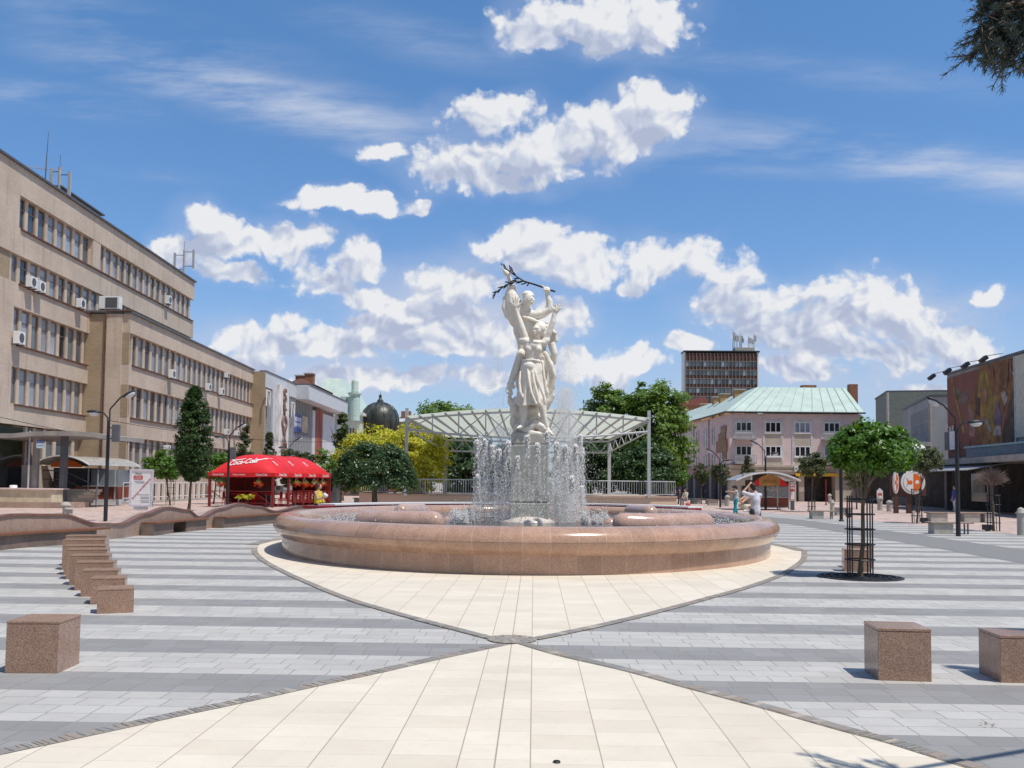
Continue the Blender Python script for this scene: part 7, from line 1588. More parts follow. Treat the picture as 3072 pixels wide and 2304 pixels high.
# flower baskets
FLR = island('red_geranium', [(.55, .03, .015), (.70, .08, .02), (.62, .16, .04)], .6, .2); 
for i, (x, y, lb) in enumerate([(.75, .15, 'hanging basket of red geraniums at the front left of the red tent'), (3.1, .15, 'hanging basket of red geraniums at the front right of the red tent'), (TWd + .02, 3.0, 'first hanging geranium basket along the side of the red tent'), (TWd + .02, 4.2, 'second hanging geranium basket along the side of the red tent'), (TWd + .02, 5.6, 'third hanging geranium basket along the side of the red tent'), (TWd + .02, 7.0, 'fourth hanging geranium basket along the side of the red tent'), (1.9, 4.5, 'hanging flower basket in the shade inside the red tent')]):
    p = TP(x, y, 1.42); t = thing('flower_basket', lb, 'flower basket', tuple(p), 'geranium baskets hung on the red tent'); m = MB(); m.lathe([(.05, -.1), (.11, -.04), (.13, .05)], p, 12); m.build('pot', WHT, t); m = MB()
    for a in (0, 2.1, 4.2): m.tube([p + Vector((.12 * math.cos(a), .12 * math.sin(a), .05)), p + Vector((0, 0, .42))], .006, 4)
    m.build('hanger', STL, t); P, Nn = crown_pts(p + Vector((0, 0, .03)), (.26, .26, .16), 420, 22, .09); quads('leaves', P, Nn, rng.uniform(.6, 1.2, 420) * .032, L_BIG, t); P, Nn = crown_pts(p + Vector((0, -.03, -.08)), (.30, .30, .20), 420, 26, .08); quads('flowers', P, Nn, rng.uniform(.6, 1.2, 420) * .032, FLR, t, .9)
P, Nn = crown_pts(TP(2.6, -.6, .62), (.6, .2, .16), 600, 30, .10); tb_ = thing('yellow_shrub', 'yellow green shrub in front of the red tent behind the wavy wall', 'shrub', tuple(TP(2.6, -.6, 0))); quads('foliage', P, Nn, rng.uniform(.6, 1.2, 600) * .05, L_YEL, tb_); m = MB(); [m.tube([TP(2.6, -.6, 0), TP(2.6 + d_, -.6, .7)], .012, 4) for d_ in (-.5, -.2, .2, .5)]; m.build('stems', BARK, tb_)
# tables and chairs in the tent
for i, (x, y) in enumerate([(1.1, 1.6), (2.9, 2.2), (1.6, 4.2), (3.0, 5.4)]):
    p = TP(x, y, 0); t = thing('cafe_table', ['front left round red table with plastic chairs inside the tent', 'front right round red table inside the tent', 'middle round red table inside the tent', 'rear round red table inside the tent'][i], 'table', tuple(p), 'round tables inside the red tent'); m = MB(); m.lathe([(.42, 0), (.44, .02), (.42, .04)], p + Vector((0, 0, .72)), 18); m.build('tabletop', RED, t); m = MB(); m.lathe([(.22, 0), (.05, .05), (.035, .1), (.035, .70)], p, 12); m.build('pedestal_foot', WHT, t)
    for s_ in (-1, 1):
        q = p + TU * .75 * s_; ch_ = thing('plastic_chair', 'red plastic chair %s of the %s table inside the tent' % ('left' if s_ < 0 else 'right', ['front left', 'front right', 'middle', 'rear'][i]), 'chair', tuple(q), 'red plastic chairs inside the tent'); m = MB(); m.box(q.x - .22, q.x + .22, q.y - .22, q.y + .22, .42, .46); m.build('seat', RED, ch_, bevel=.015); m = MB(); m.box(q.x + s_ * .2 - .02, q.x + s_ * .2 + .02, q.y - .22, q.y + .22, .47, .86); m.build('backrest', RED, ch_, bevel=.015)
        for lx, ly in ((-1, -1), (1, -1), (1, 1), (-1, 1)): m = MB(); m.tube([(q.x + lx * .19, q.y + ly * .19, .42), (q.x + lx * .22, q.y + ly * .22, 0)], .018, 5); m.build('leg', RED, ch_)

# ================================================================== kiosks
def arcroof(m, x0_, x1_, y0_, y1_, z0_, rise, th, n=16):
    for k in range(n):
        t0, t1 = k / n, (k + 1) / n; a0, a1 = z0_ + rise * (1 - (2 * t0 - 1) ** 2), z0_ + rise * (1 - (2 * t1 - 1) ** 2); xa, xb = x0_ + (x1_ - x0_) * t0, x0_ + (x1_ - x0_) * t1
        m.hexa([(xa, y0_, a0), (xb, y0_, a1), (xb, y1_, a1), (xa, y1_, a0), (xa, y0_, a0 + th), (xb, y0_, a1 + th), (xb, y1_, a1 + th), (xa, y1_, a0 + th)])
# snack kiosk on the right
ky = gp(2300, 1530).y; kx0, kx1 = at(2247, 1500, ky).x, at(2366, 1500, ky).x; ks = thing('snack_kiosk', 'snack kiosk with arched grey roof, red and tan sign and brown lower panels', 'kiosk', ((kx0 + kx1) / 2, ky, 0))
zc, zs = at(2300, 1493, ky).z, at(2300, 1458, ky).z; rx0_, rx1_ = at(2201, 1440, ky).x, at(2389, 1440, ky).x; rz0 = at(2300, 1443, ky).z; rzt = at(2300, 1419, ky).z
m = MB(); m.box(kx0, kx1, ky, ky + 2.2, .18, zc); m.build('counter_panel', BROWN, ks); m = MB()
for x in (kx0, kx0 + (kx1 - kx0) * .42, kx0 + (kx1 - kx0) * .72, kx1): m.box(x - .04, x + .04, ky - .02, ky + .04, .05, zs)
for x in (kx0, kx1): m.box(x - .05, x + .05, ky + 2.1, ky + 2.2, .0, zs)
m.box(kx0, kx1, ky - .03, ky + .3, zc + .002, zc + .06); m.box(kx0, kx1, ky - .02, ky + .03, .14, .2); m.build('frame', STL, ks)
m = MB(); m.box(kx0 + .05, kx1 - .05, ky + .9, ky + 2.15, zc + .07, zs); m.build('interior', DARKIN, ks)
for k in range(14):
    x = random.uniform(kx0 + .2, kx1 - .2); z = zc + random.choice((.09, .42, .78)); w_, h_ = random.uniform(.06, .2), random.uniform(.1, .24); m = MB(); m.box(x - w_, x + w_, ky + .7 + k * .01, ky + .85 + k * .01, z, z + h_); m.build('goods', [WHT, YEL, mat('goods_blue', (.05, .12, .45), .5), mat('goods_red', (.6, .1, .08), .5), CON][k % 5], ks)
m = MB(); m.box(kx0 + .04, kx1 - .04, ky + .02, ky + .035, zc + .07, zs - .02); 
mg, N, L, p = newmat('clear_glass'); p.inputs['Base Color'].default_value = (.9, .95, .95, 1); p.inputs['Roughness'].default_value = .05; p.inputs['Alpha'].default_value = .18; CLG = mg; m.build('glass', CLG, ks)
# arched sign board
def archboard(x0_, x1_, z0_, rise, y, mt, name, par, a=0, b=1, n=14):
    m = MB()
    for k in range(n):
        t0, t1 = a + (b - a) * k / n, a + (b - a) * (k + 1) / n; h0, h1 = rise * (1 - (2 * t0 - 1) ** 2), rise * (1 - (2 * t1 - 1) ** 2); xa, xb = x0_ + (x1_ - x0_) * t0, x0_ + (x1_ - x0_) * t1
        m.hexa([(xa, y, z0_), (xb, y, z0_), (xb, y + .04, z0_), (xa, y + .04, z0_), (xa, y, z0_ + h0), (xb, y, z0_ + h1), (xb, y + .04, z0_ + h1), (xa, y + .04, z0_ + h0)])
    return m.build(name, mt, par)
rs = rzt - zs - .1
archboard(kx0 + .1, kx1, zs, rs, ky - .10, RED, 'sign_board', ks, 0, .22); archboard(kx0 + .1, kx1, zs, rs, ky - .10, mat('tan_sign', (.50, .27, .08), .6), 'sign_board', ks, .221, .76); archboard(kx0 + .1, kx1, zs, rs, ky - .10, RED, 'sign_board', ks, .761, 1)
text('ZMRZLINA', .27, mat('dark_orange_letter', (.32, .12, .02), .5), ks, frame_mat(((kx0 + kx1) / 2 + .0, ky - .108, zs + .28), (1, 0, 0), (0, -1, 0)), .004, sx=.72)
m = MB(); arcroof(m, rx0_, rx1_, ky - .9, ky + 2.5, rz0, rzt - rz0, .05); m.build('roof', mat('grey_roof_sheet', (.42, .45, .50), .35, .3), ks)
m = MB(); arcroof(m, rx0_ - .02, rx1_ + .02, ky - .96, ky - .905, rz0 - .02, rzt - rz0, .10); arcroof(m, rx0_ - .02, rx1_ + .02, ky + .3, ky + .36, rz0 - .07, rzt - rz0, .06); m.build('roof_rib', WHT, ks)
p0, p1 = at(2229, 1440, ky - .5), at(2250, 1419, ky - .5); m = MB(); m.box(p0.x, p1.x, ky - .7, ky - .3, p0.z, p1.z); m.build('roof_box', CON, ks); m = MB(); m.box(p1.x + .005, p1.x + .09, ky - .72, ky - .3, p0.z, p1.z); m.build('roof_box_edge', WHT, ks)
mb_ = thing('menu_board', 'upright red and white price board at the right end of the snack kiosk', 'menu board', tuple(gp(2377, 1518))); a, c = at(2367, 1503, ky - .1), at(2388, 1446, ky - .1); m = MB(); m.box(a.x, c.x, ky - .1, ky - .02, a.z, c.z); m.build('frame', WHT, mb_); m = MB(); m.box(a.x + .04, c.x - .04, ky - .11, ky - .101, a.z + .05, c.z - .05); m.build('red_sheet', mat('goods_red', (0, 0, 0)), mb_)
for (z0_, z1_) in ((.08, .5), (.62, .74), (.78, .88), (.9, .95)):
    H_ = c.z - a.z; m = MB(); m.box(a.x + .09, c.x - .09, ky - .118, ky - .111, a.z + H_ * z0_, a.z + H_ * z1_); m.build('price_list', WHT, mb_)
m = MB(); m.box(a.x + .1, c.x - .1, ky - .08, ky - .03, 0, a.z - .002); m.build('leg', DGR, mb_)
# glass kiosk on the left
gy_ = gp(290, 1514).y; gk = thing('glass_kiosk', 'closed kiosk with arched glass roof and brown lower panels before the office', 'kiosk', tuple(gp(260, 1514))); g0, g1, gm = at(150, 1500, gy_).x, at(343, 1500, gy_).x, at(262, 1500, gy_).x
zg = lambda py: at(260, py, gy_).z
m = MB(); m.box(g0, gm - .06, gy_ + .3, gy_ + 2.6, .1, zg(1404)); m.build('dark_front', mat('dark_smoked_panel', (.045, .05, .06), .25), gk)
m = MB(); m.box(gm, g1, gy_ + .1, gy_ + 2.6, .32, zg(1459)); m.box(at(222, 1490, gy_).x, gm - .1, gy_ + .1, gy_ + .29, .32, zg(1459)); m.build('counter_panel', BROWN, gk); m = MB(); m.box(gm, g1, gy_ + .05, gy_ + 2.6, 0, .318); m.build('plinth', LGR, gk)
m = MB(); m.box(gm, g1, gy_ + .4, gy_ + 2.6, zg(1459) + .05, zg(1408)); m.build('window', glassmat('hazy_glass', (.22, .25, .28), .15, .2), gk)
m = MB()
for x in (gm - .04, gm + .0 + (g1 - gm) * .33, gm + (g1 - gm) * .66, g1 - .05): m.box(x, x + .06, gy_ + .03, gy_ + .09, .0 if x < gm else .32, zg(1406))
m.box(gm - .3, g1 + .6, gy_ - .05, gy_ + .38, zg(1459), zg(1459) + .045); m.build('frame', STL, gk)
m = MB(); arcroof(m, at(116, 1395, gy_).x, at(285, 1395, gy_).x, gy_ - .8, gy_ - .7, zg(1397), zg(1370) - zg(1397), .07); m.build('roof_rib', WHT, gk); m = MB(); arcroof(m, at(205, 1395, gy_).x, at(372, 1395, gy_).x, gy_ + 2.4, gy_ + 2.5, zg(1399), zg(1375) - zg(1399), .07); m.build('roof_rib', WHT, gk)
m = MB(); XA0, XA1 = at(116, 1395, gy_).x, at(285, 1395, gy_).x; XB0, XB1 = at(205, 1395, gy_).x, at(372, 1395, gy_).x; n = 14
for k in range(n):
    t0, t1 = k / n, (k + 1) / n; f = lambda t: 1 - (2 * t - 1) ** 2; r_ = zg(1370) - zg(1397)
    m.face([(XA0 + (XA1 - XA0) * t0, gy_ - .8, zg(1397) + r_ * f(t0) + .03), (XA0 + (XA1 - XA0) * t1, gy_ - .8, zg(1397) + r_ * f(t1) + .03), (XB0 + (XB1 - XB0) * t1, gy_ + 2.5, zg(1399) + r_ * f(t1) + .03), (XB0 + (XB1 - XB0) * t0, gy_ + 2.5, zg(1399) + r_ * f(t0) + .03)])
m.build('roof', mat('brownish_glass_roof', (.40, .38, .35), .2, spec=.8), gk)
archboard(at(150, 1402, gy_).x, at(262, 1402, gy_).x, zg(1402), (zg(1380) - zg(1402)) * 1.0, gy_ - .35, ORG, 'sign_board', gk, .1, .93)
# small kiosk beyond the tent and the sweets sign
kk = thing('dark_kiosk', 'small dark newspaper kiosk between the red tent and the weeping tree', 'kiosk', tuple(gp(995, 1512))); p0 = gp(978, 1513); p1 = gp(1013, 1513); m = MB(); m.box(p0.x, p1.x, p0.y, p0.y + 1.6, 0, 2.0); m.build('cabin', DGR, kk); m = MB(); m.box(p0.x + .1, p1.x - .3, p0.y - .02, p0.y - .003, .9, 1.8); m.build('window', GLD, kk); m = MB(); m.box(p0.x - .1, p1.x + .1, p0.y - .2, p0.y + 1.7, 2.002, 2.1); m.build('roof', mat('grey_roof_sheet', (0, 0, 0)), kk)
# poster stand
py_ = gp(420, 1531).y; pt_ = thing('poster_stand', 'free standing lilac framed poster board with a diagonal red text on white', 'poster stand', tuple(gp(420, 1531))); a, c = at(386, 1519, py_), at(459, 1408, py_); m = MB(); m.box(a.x, c.x, py_, py_ + .14, a.z, a.z + .09); m.box(a.x, c.x, py_, py_ + .14, c.z - .09, c.z); m.box(a.x, a.x + .11, py_, py_ + .14, a.z + .091, c.z - .091); m.box(c.x - .07, c.x, py_, py_ + .14, a.z + .091, c.z - .091); m.build('frame', mat('lilac_white_metal', (.66, .62, .72), .4), pt_)
m = MB(); m.box(a.x + .112, c.x - .072, py_ + .03, py_ + .1, a.z + .092, c.z - .092); m.build('sheet', WHT, pt_); m = MB(); m.box((a.x + c.x) / 2 - .35, (a.x + c.x) / 2 + .35, py_ + .03, py_ + .09, 0, a.z - .002); m.build('foot', LGR, pt_)
REDT = mat('red_print', (.55, .08, .08), .5); GRT = mat('grey_print', (.25, .28, .38), .5); GNT = mat('green_print', (.06, .25, .14), .5)
mx_, mz_ = (a.x + c.x) / 2, (a.z + c.z) / 2
text('PLOCHA NA PRENÁJOM', .125, REDT, pt_, frame_mat((mx_ + .02, py_ + .022, mz_ - .05), (.66, 0, .75), (0, -1, 0)), .003); m = MB(); m.box(a.x + .2, a.x + .66, py_ + .018, py_ + .029, c.z - .52, c.z - .32); rp = m.build('red_panel', REDT, pt_)
text('VOĽNÁ\nREKLAMNÁ', .075, WHT, rp, frame_mat((a.x + .43, py_ + .014, c.z - .42), (1, 0, 0), (0, -1, 0)), .002); text('Mesto', .13, GNT, pt_, frame_mat((a.x + .45, py_ + .02, c.z - .22), (1, 0, 0), (0, -1, 0)), .003)
for k, (w_, z_) in enumerate(((.5, .62), (.42, .69), (.6, 1.28), (.45, 1.4), (.42, 1.47), (.46, 1.58), (.4, 1.66))): m = MB(); x1_ = (c.x - .16) if k > 1 else a.x + .75; m.box(x1_ - w_, x1_, py_ + .02, py_ + .029, c.z - z_, c.z - z_ + .018); m.build('text_line', GRT, pt_)
# round signs of the shop on the right
rs_ = thing('round_sign_stand', 'brown board on posts carrying big round orange and white candy signs', 'sign stand', tuple(gp(2700, 1540))); RY = gp(2700, 1540).y
a, c = at(2672, 1487, RY), at(2778, 1430, RY); m = MB(); m.box(a.x, c.x, RY, RY + .12, a.z, c.z); m.build('board', mat('dark_brown_board', (.085, .04, .035), .6), rs_)
for px in (2690, 2728): p = at(px, 1530, RY); m = MB(); m.box(p.x - .12, p.x + .12, RY + .0, RY + .2, 0, a.z); m.build('post', mat('dark_brown_board', (0, 0, 0)), rs_)
def candy(cx_, cz_, R_, y, sx):
    def disc(r, y0_, y1_, mt, nm, hw=None):
        m = MB(); n = 36; P = []
        for k in range(n + 1):
            t = (-math.pi / 2 + math.pi * k / n) if hw else 2 * math.pi * k / n; P.append((cx_ + r * math.cos(t) * sx, cz_ + r * math.sin(t)))
        if not hw: P = P[:-1]
        i = len(P); m.face([(x, y0_, z) for x, z in P]); m.face([(x, y1_, z) for x, z in reversed(P)])
        for q in range(i): w, e_ = P[q], P[(q + 1) % i]; m.face([(w[0], y1_, w[1]), (e_[0], y1_, e_[1]), (e_[0], y0_, e_[1]), (w[0], y0_, w[1])])
        return m.build(nm, mt, rs_)
    disc(R_, y - .14, y, WHT, 'sign_disc'); disc(R_ * .86, y - .155, y - .141, mat('sign_grey_rim', (.55, .55, .55), .5), 'inner_rim'); disc(R_ * .80, y - .165, y - .156, WHT, 'sign_face'); disc(R_ * .74, y - .175, y - .166, ORG, 'orange_half', True)
    m = MB(); m.ball((cx_ + R_ * .30 * sx, y - .176, cz_), (R_ * .17 * sx, .012, R_ * .17), 16, 8); m.build('white_dot', WHT, rs_); m = MB(); m.ball((cx_ - R_ * .24 * sx, y - .172, cz_), (R_ * .18 * sx, .012, R_ * .18), 16, 8); m.build('orange_dot', ORG, rs_)
    m = MB(); y_ = y - .17; m.face([(cx_ - R_ * .30 * sx, y_, cz_), (cx_ - R_ * .60 * sx, y_, cz_ + R_ * .42), (cx_ - R_ * .50 * sx, y_, cz_), (cx_ - R_ * .60 * sx, y_, cz_ - R_ * .42)]); m.build('orange_fan', ORG, rs_)
p = at(2737, 1447, RY); candy(p.x, p.z, 35 / KF * RY, RY, 1.0); p = at(2685.5, 1447, RY); candy(p.x, p.z, 33 / KF * RY, RY, .26)
gl = thing('globe_sign', 'big white round sign showing above the tree before the concrete hall', 'sign', tuple(at(2755, 1350, RY + 2))); p = at(2755, 1356, RY + 2); m = MB(); m.ball(p, (27 / KF * RY, .2, 24 / KF * RY), 24, 12); m.build('disc', WHT, gl, True); m = MB(); m.box(p.x - .1, p.x + .1, RY + 2.1, RY + 2.3, 0, p.z - .3); m.build('post', BLK, gl)

# ================================================================== benches, bollards, boxes
def bench(px0, px1, py, label, h=.42, wpx=None, legs=1, dep=.5):
    a, c = gp(px0, py), gp(px1, py); Y = a.y; t = thing('concrete_bench', label, 'bench', ((a.x + c.x) / 2, Y, 0), 'concrete block benches with wooden seats'); m = MB(); m.box(a.x - .06, c.x + .06, Y - .05, Y + dep + .05, h - .05, h); m.build('seat', WOODG, t, bevel=.01)
    w_ = (c.x - a.x); bl_ = min(.75, w_ * .5)
    m = MB(); m.box(a.x + .04, a.x + .04 + bl_, Y, Y + dep, 0, h - .052); m.build('block', CON, t, bevel=.01)
    if legs: m = MB(); m.box(c.x - .1, c.x - .06, Y + .1, Y + .14, 0, h - .052); m.box(c.x - .1, c.x - .06, Y + dep - .14, Y + dep - .1, 0, h - .052); m.build('leg', DGR, t)
    else: m = MB(); m.box(c.x - .04 - bl_ * .6, c.x - .04, Y, Y + dep, 0, h - .052); m.build('block', CON, t, bevel=.01)
    return t
bench(2799, 2905, 1602, 'nearest concrete bench, at the foot of the right street lamp', .40)
bench(2790, 2880, 1567, 'concrete bench between the caged tree and the street lamp, second row', .45); bench(2890, 2975, 1567, 'long wooden bench partly hidden behind the right street lamp', .45, legs=0)
bench(2434, 2498, 1557, 'small concrete bench left of the black post under the caged maple', .40); bench(2508, 2555, 1546, 'concrete bench behind the black post under the caged maple', .42, legs=0)
bench(2072, 2132, 1511, 'concrete bench between the two lamps before the pink house', .42, legs=0); bench(2124, 2178, 1516, 'concrete bench at the foot of the lamp before the pink house', .42, legs=0)
bench(1060, 1130, 1512, 'low bench under the weeping tree', .42, legs=0)
def bollard(px, py, r, h, label, cap=True):
    b_ = gp(px, py); t = thing('concrete_bollard', label, 'bollard', tuple(b_), 'round topped concrete bollards'); m = MB(); m.lathe([(r, 0), (r, h * .78)], b_, 24); m.build('shaft', CON, t); m = MB(); m.lathe([(r * 1.35, 0), (r * 1.35, h * .05), (r * 1.0, h * .07), (r * .95, h * .12), (r * .7, h * .19), (r * .2, h * .225), (.005, h * .23)], b_ + Vector((0, 0, h * .782)), 24); m.build('cap', CON, t, True); return t
bollard(3064, 1606, .125, .92, 'round topped bollard cut off at the right edge of the picture'); bollard(2640, 1531, .16, .95, 'round topped bollard left of the orange round signs'); bollard(2668, 1534, .16, .7, 'plain bollard before the orange round signs'); bollard(2497, 1549, .11, .85, 'bollard between two benches left of the caged maple'); bollard(2489, 1510, .15, .85, 'distant bollard before the shop display window'); bollard(2182, 1518, .16, .8, 'round topped bollard at the left of the snack kiosk')
b_ = Vector(gp(207, 1552)); t = thing('concrete_bollard', 'short mushroom shaped bollard behind the wavy wall near the left lamp', 'bollard', tuple(b_), 'round topped concrete bollards'); m = MB(); m.lathe([(.13, 0), (.13, .32)], b_, 20); m.build('shaft', CON, t); m = MB(); m.lathe([(.2, 0), (.2, .04), (.16, .06)], b_ + Vector((0, 0, .322)), 20); m.build('cap', CON, t)
b_ = Vector(gp(196, 1541)); t = thing('concrete_bollard', 'domed concrete bollard just behind the short mushroom shaped one', 'bollard', tuple(b_), 'round topped concrete bollards'); m = MB(); m.lathe([(.12, 0), (.12, .34)], b_, 20); m.build('shaft', CON, t); m = MB(); m.lathe([(.24, 0), (.24, .03), (.2, .10), (.12, .16), (.01, .19)], b_ + Vector((0, 0, .342)), 20); m.build('cap', CON, t, True)
for i, (px, py, w_, lb) in enumerate([(2963, 1593, .30, 'black ground spotlight beside the dead leafless tree'), (2773, 1569, .26, 'black ground spotlight beside the tree before the round signs'), (2547, 1553, .26, 'black ground spotlight in the shade of the caged maple')]):
    b_ = gp(px, py); t = thing('ground_spotlight', lb, 'spotlight', tuple(b_), 'black ground spotlights'); m = MB(); m.box(b_.x - w_ / 2, b_.x + w_ / 2, b_.y - .1, b_.y + .14, .04, .23); m.build('housing', BLK, t, bevel=.015); m = MB(); m.box(b_.x - .06, b_.x + .06, b_.y - .05, b_.y + .08, 0, .039); m.build('foot', DGR, t)
# litter bin shed sign, bike rack
b_ = gp(2665, 1530); t = thing('gabled_sign', 'small white gabled notice board behind the plain bollard', 'notice board', tuple(b_)); m = MB(); y_ = b_.y + 1.5; P = [(b_.x - .2, .6), (b_.x + .2, .6), (b_.x + .2, 1.25), (b_.x, 1.45), (b_.x - .2, 1.25)]; m.face([(x, y_, z) for x, z in P]); m.face([(x, y_ + .05, z) for x, z in reversed(P)])
for q in range(5): w, e_ = P[q], P[(q + 1) % 5]; m.face([(w[0], y_ + .05, w[1]), (e_[0], y_ + .05, e_[1]), (e_[0], y_, e_[1]), (w[0], y_, w[1])])
m.build('board', WHT, t); m = MB(); m.box(b_.x - .13, b_.x + .13, y_ - .012, y_ - .003, .8, 1.1); m.build('red_notice', REDT, t); m = MB(); m.box(b_.x - .03, b_.x + .03, y_ + .06, y_ + .1, 0, .9); m.build('post', DGR, t)
t = thing('bicycle_rack', 'grey steel bicycle rack with many hoops right of the gabled notice board', 'bicycle rack', tuple(gp(2700, 1524))); a, c = gp(2680, 1524), gp(2722, 1524)
for k in range(9): x = a.x + (c.x - a.x) * k / 8; m = MB(); m.tube([(x, a.y, .05), (x, a.y, .75), (x + .08, a.y + .1, .82), (x + .08, a.y + .4, .75), (x + .08, a.y + .4, .05)], .015, 5); m.build('hoop', STL, t)
m = MB(); m.tube([(a.x, a.y, .05), (c.x, a.y, .05)], .02, 5); m.tube([(a.x, a.y + .4, .05), (c.x, a.y + .4, .05)], .02, 5); m.build('base_rail', STL, t)
b_ = gp(2478, 1515); t = thing('red_pole', 'thin dark red pole before the shop display window', 'pole', tuple(b_)); m = MB(); m.tube([b_, b_ + Vector((0, 0, 2.1))], .05, 8); m.build('shaft', mat('dark_red_paint', (0, 0, 0)), t); m = MB(); m.lathe([(.12, 0), (.12, .04)], b_, 12); m.build('foot', BLK, t)

# ================================================================== people
CL = lambda n, c: mat(n, c, .75, var=.08, scale=9, bump=.15, bscale=60)
def person(label, P, shirt, trousers, hair, skirt=False, group=None, sleeve=.45, voxel=.014, shoes=True, scale=1.0, short=False, cap=None, look=None, hairlong=False, fem=False, bare_back=False):
    """P: joints head, neck, chest, hip, and per side shoulder/elbow/hand, hipj/knee/foot, all world points"""
    t = thing('person', label, 'person', tuple(P['foot']), group); s = scale; b = MB(); V = Vector
    hd = V(P['head']); nk = V(P['neck']); ch = V(P['chest']); hp = V(P['hip']); lk = V(look).normalized() if look else V((0, -1, 0)); rt = lk.cross(V((0, 0, 1))).normalized()
    b.ball(hd, (.074 * s, .090 * s, .112 * s) if abs(lk.y) > abs(lk.x) else (.090 * s, .074 * s, .112 * s), 14, 10); b.ball(hd + lk * .06 * s - V((0, 0, .05 * s)), .045 * s); b.ball(hd + lk * .10 * s - V((0, 0, .012 * s)), (.014 * s, .014 * s, .024 * s), 8, 6); b.ball(hd + lk * .088 * s - V((0, 0, .052 * s)), (.022 * s, .012 * s, .008 * s), 8, 6)
    for e_ in (-1, 1): b.ball(hd + rt * e_ * .076 * s, (.014 * s, .02 * s, .03 * s), 8, 6); b.ball(hd + lk * .084 * s + rt * e_ * .03 * s + V((0, 0, .02 * s)), .011 * s, 8, 6)
    b.caps([hd - V((0, 0, .05 * s)), nk], [.052 * s, .055 * s]); b.caps([nk, ch], [.07 * s, .13 * s]); b.caps([ch, ch.lerp(hp, .5), hp], [.135 * s, .115 * s, .135 * s])
    sh_, tr_ = MB(), MB(); k_ = 1.12; sh_.caps([nk - V((0, 0, .02 * s)), ch, ch.lerp(hp, .5), hp, hp - V((0, 0, .06 * s))], [.085 * s, .150 * s, .138 * s, .152 * s, .155 * s]); tr_.caps([hp + V((0, 0, .03 * s)), hp - V((0, 0, .05 * s))], [.148 * s, .152 * s])
    for sd in ('l', 'r'):
        S_, E_, H_ = V(P['sh' + sd]), V(P['el' + sd]), V(P['ha' + sd]); b.caps([ch.lerp(nk, .6), S_, E_, H_], [.07 * s, .058 * s, .040 * s, .026 * s]); d = (H_ - E_).normalized(); sd_ = d.cross(V((0, 1, .01))).normalized(); pm = H_ + d * .045 * s; b.ball(pm, (.036 * s, .03 * s, .036 * s), 10, 8)
        for q in range(4): b.caps([pm + sd_ * (q - 1.5) * .017 * s, pm + sd_ * (q - 1.5) * .021 * s + d * .055 * s, pm + sd_ * (q - 1.5) * .02 * s + d * .085 * s + V((0, -.01 * s, -.012 * s))], [.0105 * s, .0095 * s, .008 * s], 6)
        b.caps([pm - sd_ * .03 * s, pm - sd_ * .055 * s + d * .035 * s], [.012 * s, .009 * s], 6)
        if sleeve: sh_.caps([ch.lerp(nk, .6), S_, S_.lerp(E_, min(1, sleeve * 2))] + ([E_.lerp(H_, .85)] if sleeve > .6 else []), [.085 * s, .073 * s, .062 * s] + ([.04 * s] if sleeve > .6 else []))
        J, K, F_ = V(P['hj' + sd]), V(P['kn' + sd]), V(P['fo' + sd]); b.caps([J, K, F_], [.085 * s, .055 * s, .036 * s]); b.caps([F_, F_ + (lk * .13 * s) - V((0, 0, .03 * s))], [.036 * s, .03 * s])
        if not skirt: tr_.caps([J, K] if short else [J, K, F_.lerp(K, .08)], [.105 * s, .074 * s] if short else [.105 * s, .074 * s, .058 * s])
        else: tr_.caps([hp, J.lerp(K, .9)], [.16 * s, .12 * s])
        if shoes: m = MB(); m.caps([F_ - V((0, 0, .012)), F_ + lk * .15 * s - V((0, 0, .04 * s))], [.047 * s, .042 * s]); sculpt('shoe', m, voxel, shoes if hasattr(shoes, 'name') else BLK, t, 1)
    sculpt('body', b, voxel * .8, SKIN, t, 1); sculpt('top', sh_, voxel, shirt, t, 2); sculpt('skirt' if skirt else 'trousers', tr_, voxel, trousers, t, 2)
    m = MB(); m.ball(hd + V((0, 0, .025 * s)) - lk * .022 * s, (.090 * s, .098 * s, .106 * s), 14, 10); m.ball(hd - lk * .05 * s - V((0, 0, .02 * s)), (.075 * s, .075 * s, .09 * s), 12, 8)
    if hairlong: m.caps([hd - lk * .05 * s, hd - lk * .08 * s - V((0, 0, .2 * s))], [.07 * s, .045 * s])
    sculpt('hair', m, voxel * .8, hair, t, 1)
    if cap: m = MB(); m.ball(hd + V((0, 0, .05 * s)), (.105 * s, .105 * s, .09 * s), 14, 10); m.caps([hd + lk * .09 * s + V((0, 0, .05 * s)), hd + lk * .17 * s + V((0, 0, .04 * s))], [.04 * s, .03 * s]); sculpt('cap', m, voxel * .8, cap, t, 1)
    return t
def pose(x, y, h, lk=(0, -1), **kw):
    """standing pose of height h facing lk; any joint may be overridden"""
    l = Vector((lk[0], lk[1], 0)).normalized(); r = l.cross(Vector((0, 0, 1))); o = Vector((x, y, 0)); k = h / 1.72
    def q(a, f, z): return o + r * a * k + l * f * k + Vector((0, 0, z * k))
    P = dict(foot=o, head=q(0, .03, 1.60), neck=q(0, 0, 1.44), chest=q(0, 0, 1.24), hip=q(0, 0, .95), shl=q(-.17, 0, 1.38), shr=q(.17, 0, 1.38), ell=q(-.22, -.03, 1.10), elr=q(.22, -.03, 1.10), hal=q(-.22, .08, .86), har=q(.22, .08, .86), hjl=q(-.085, 0, .90), hjr=q(.085, 0, .90), knl=q(-.09, .06, .49), knr=q(.09, -.02, .49), fol=q(-.09, .14, .07), **{'for': q(.09, -.12, .07)})
    for a, v in kw.items(): P[a] = q(*v)
    return P
PYm = 26.9; mx = at(2266, 1480, PYm).x
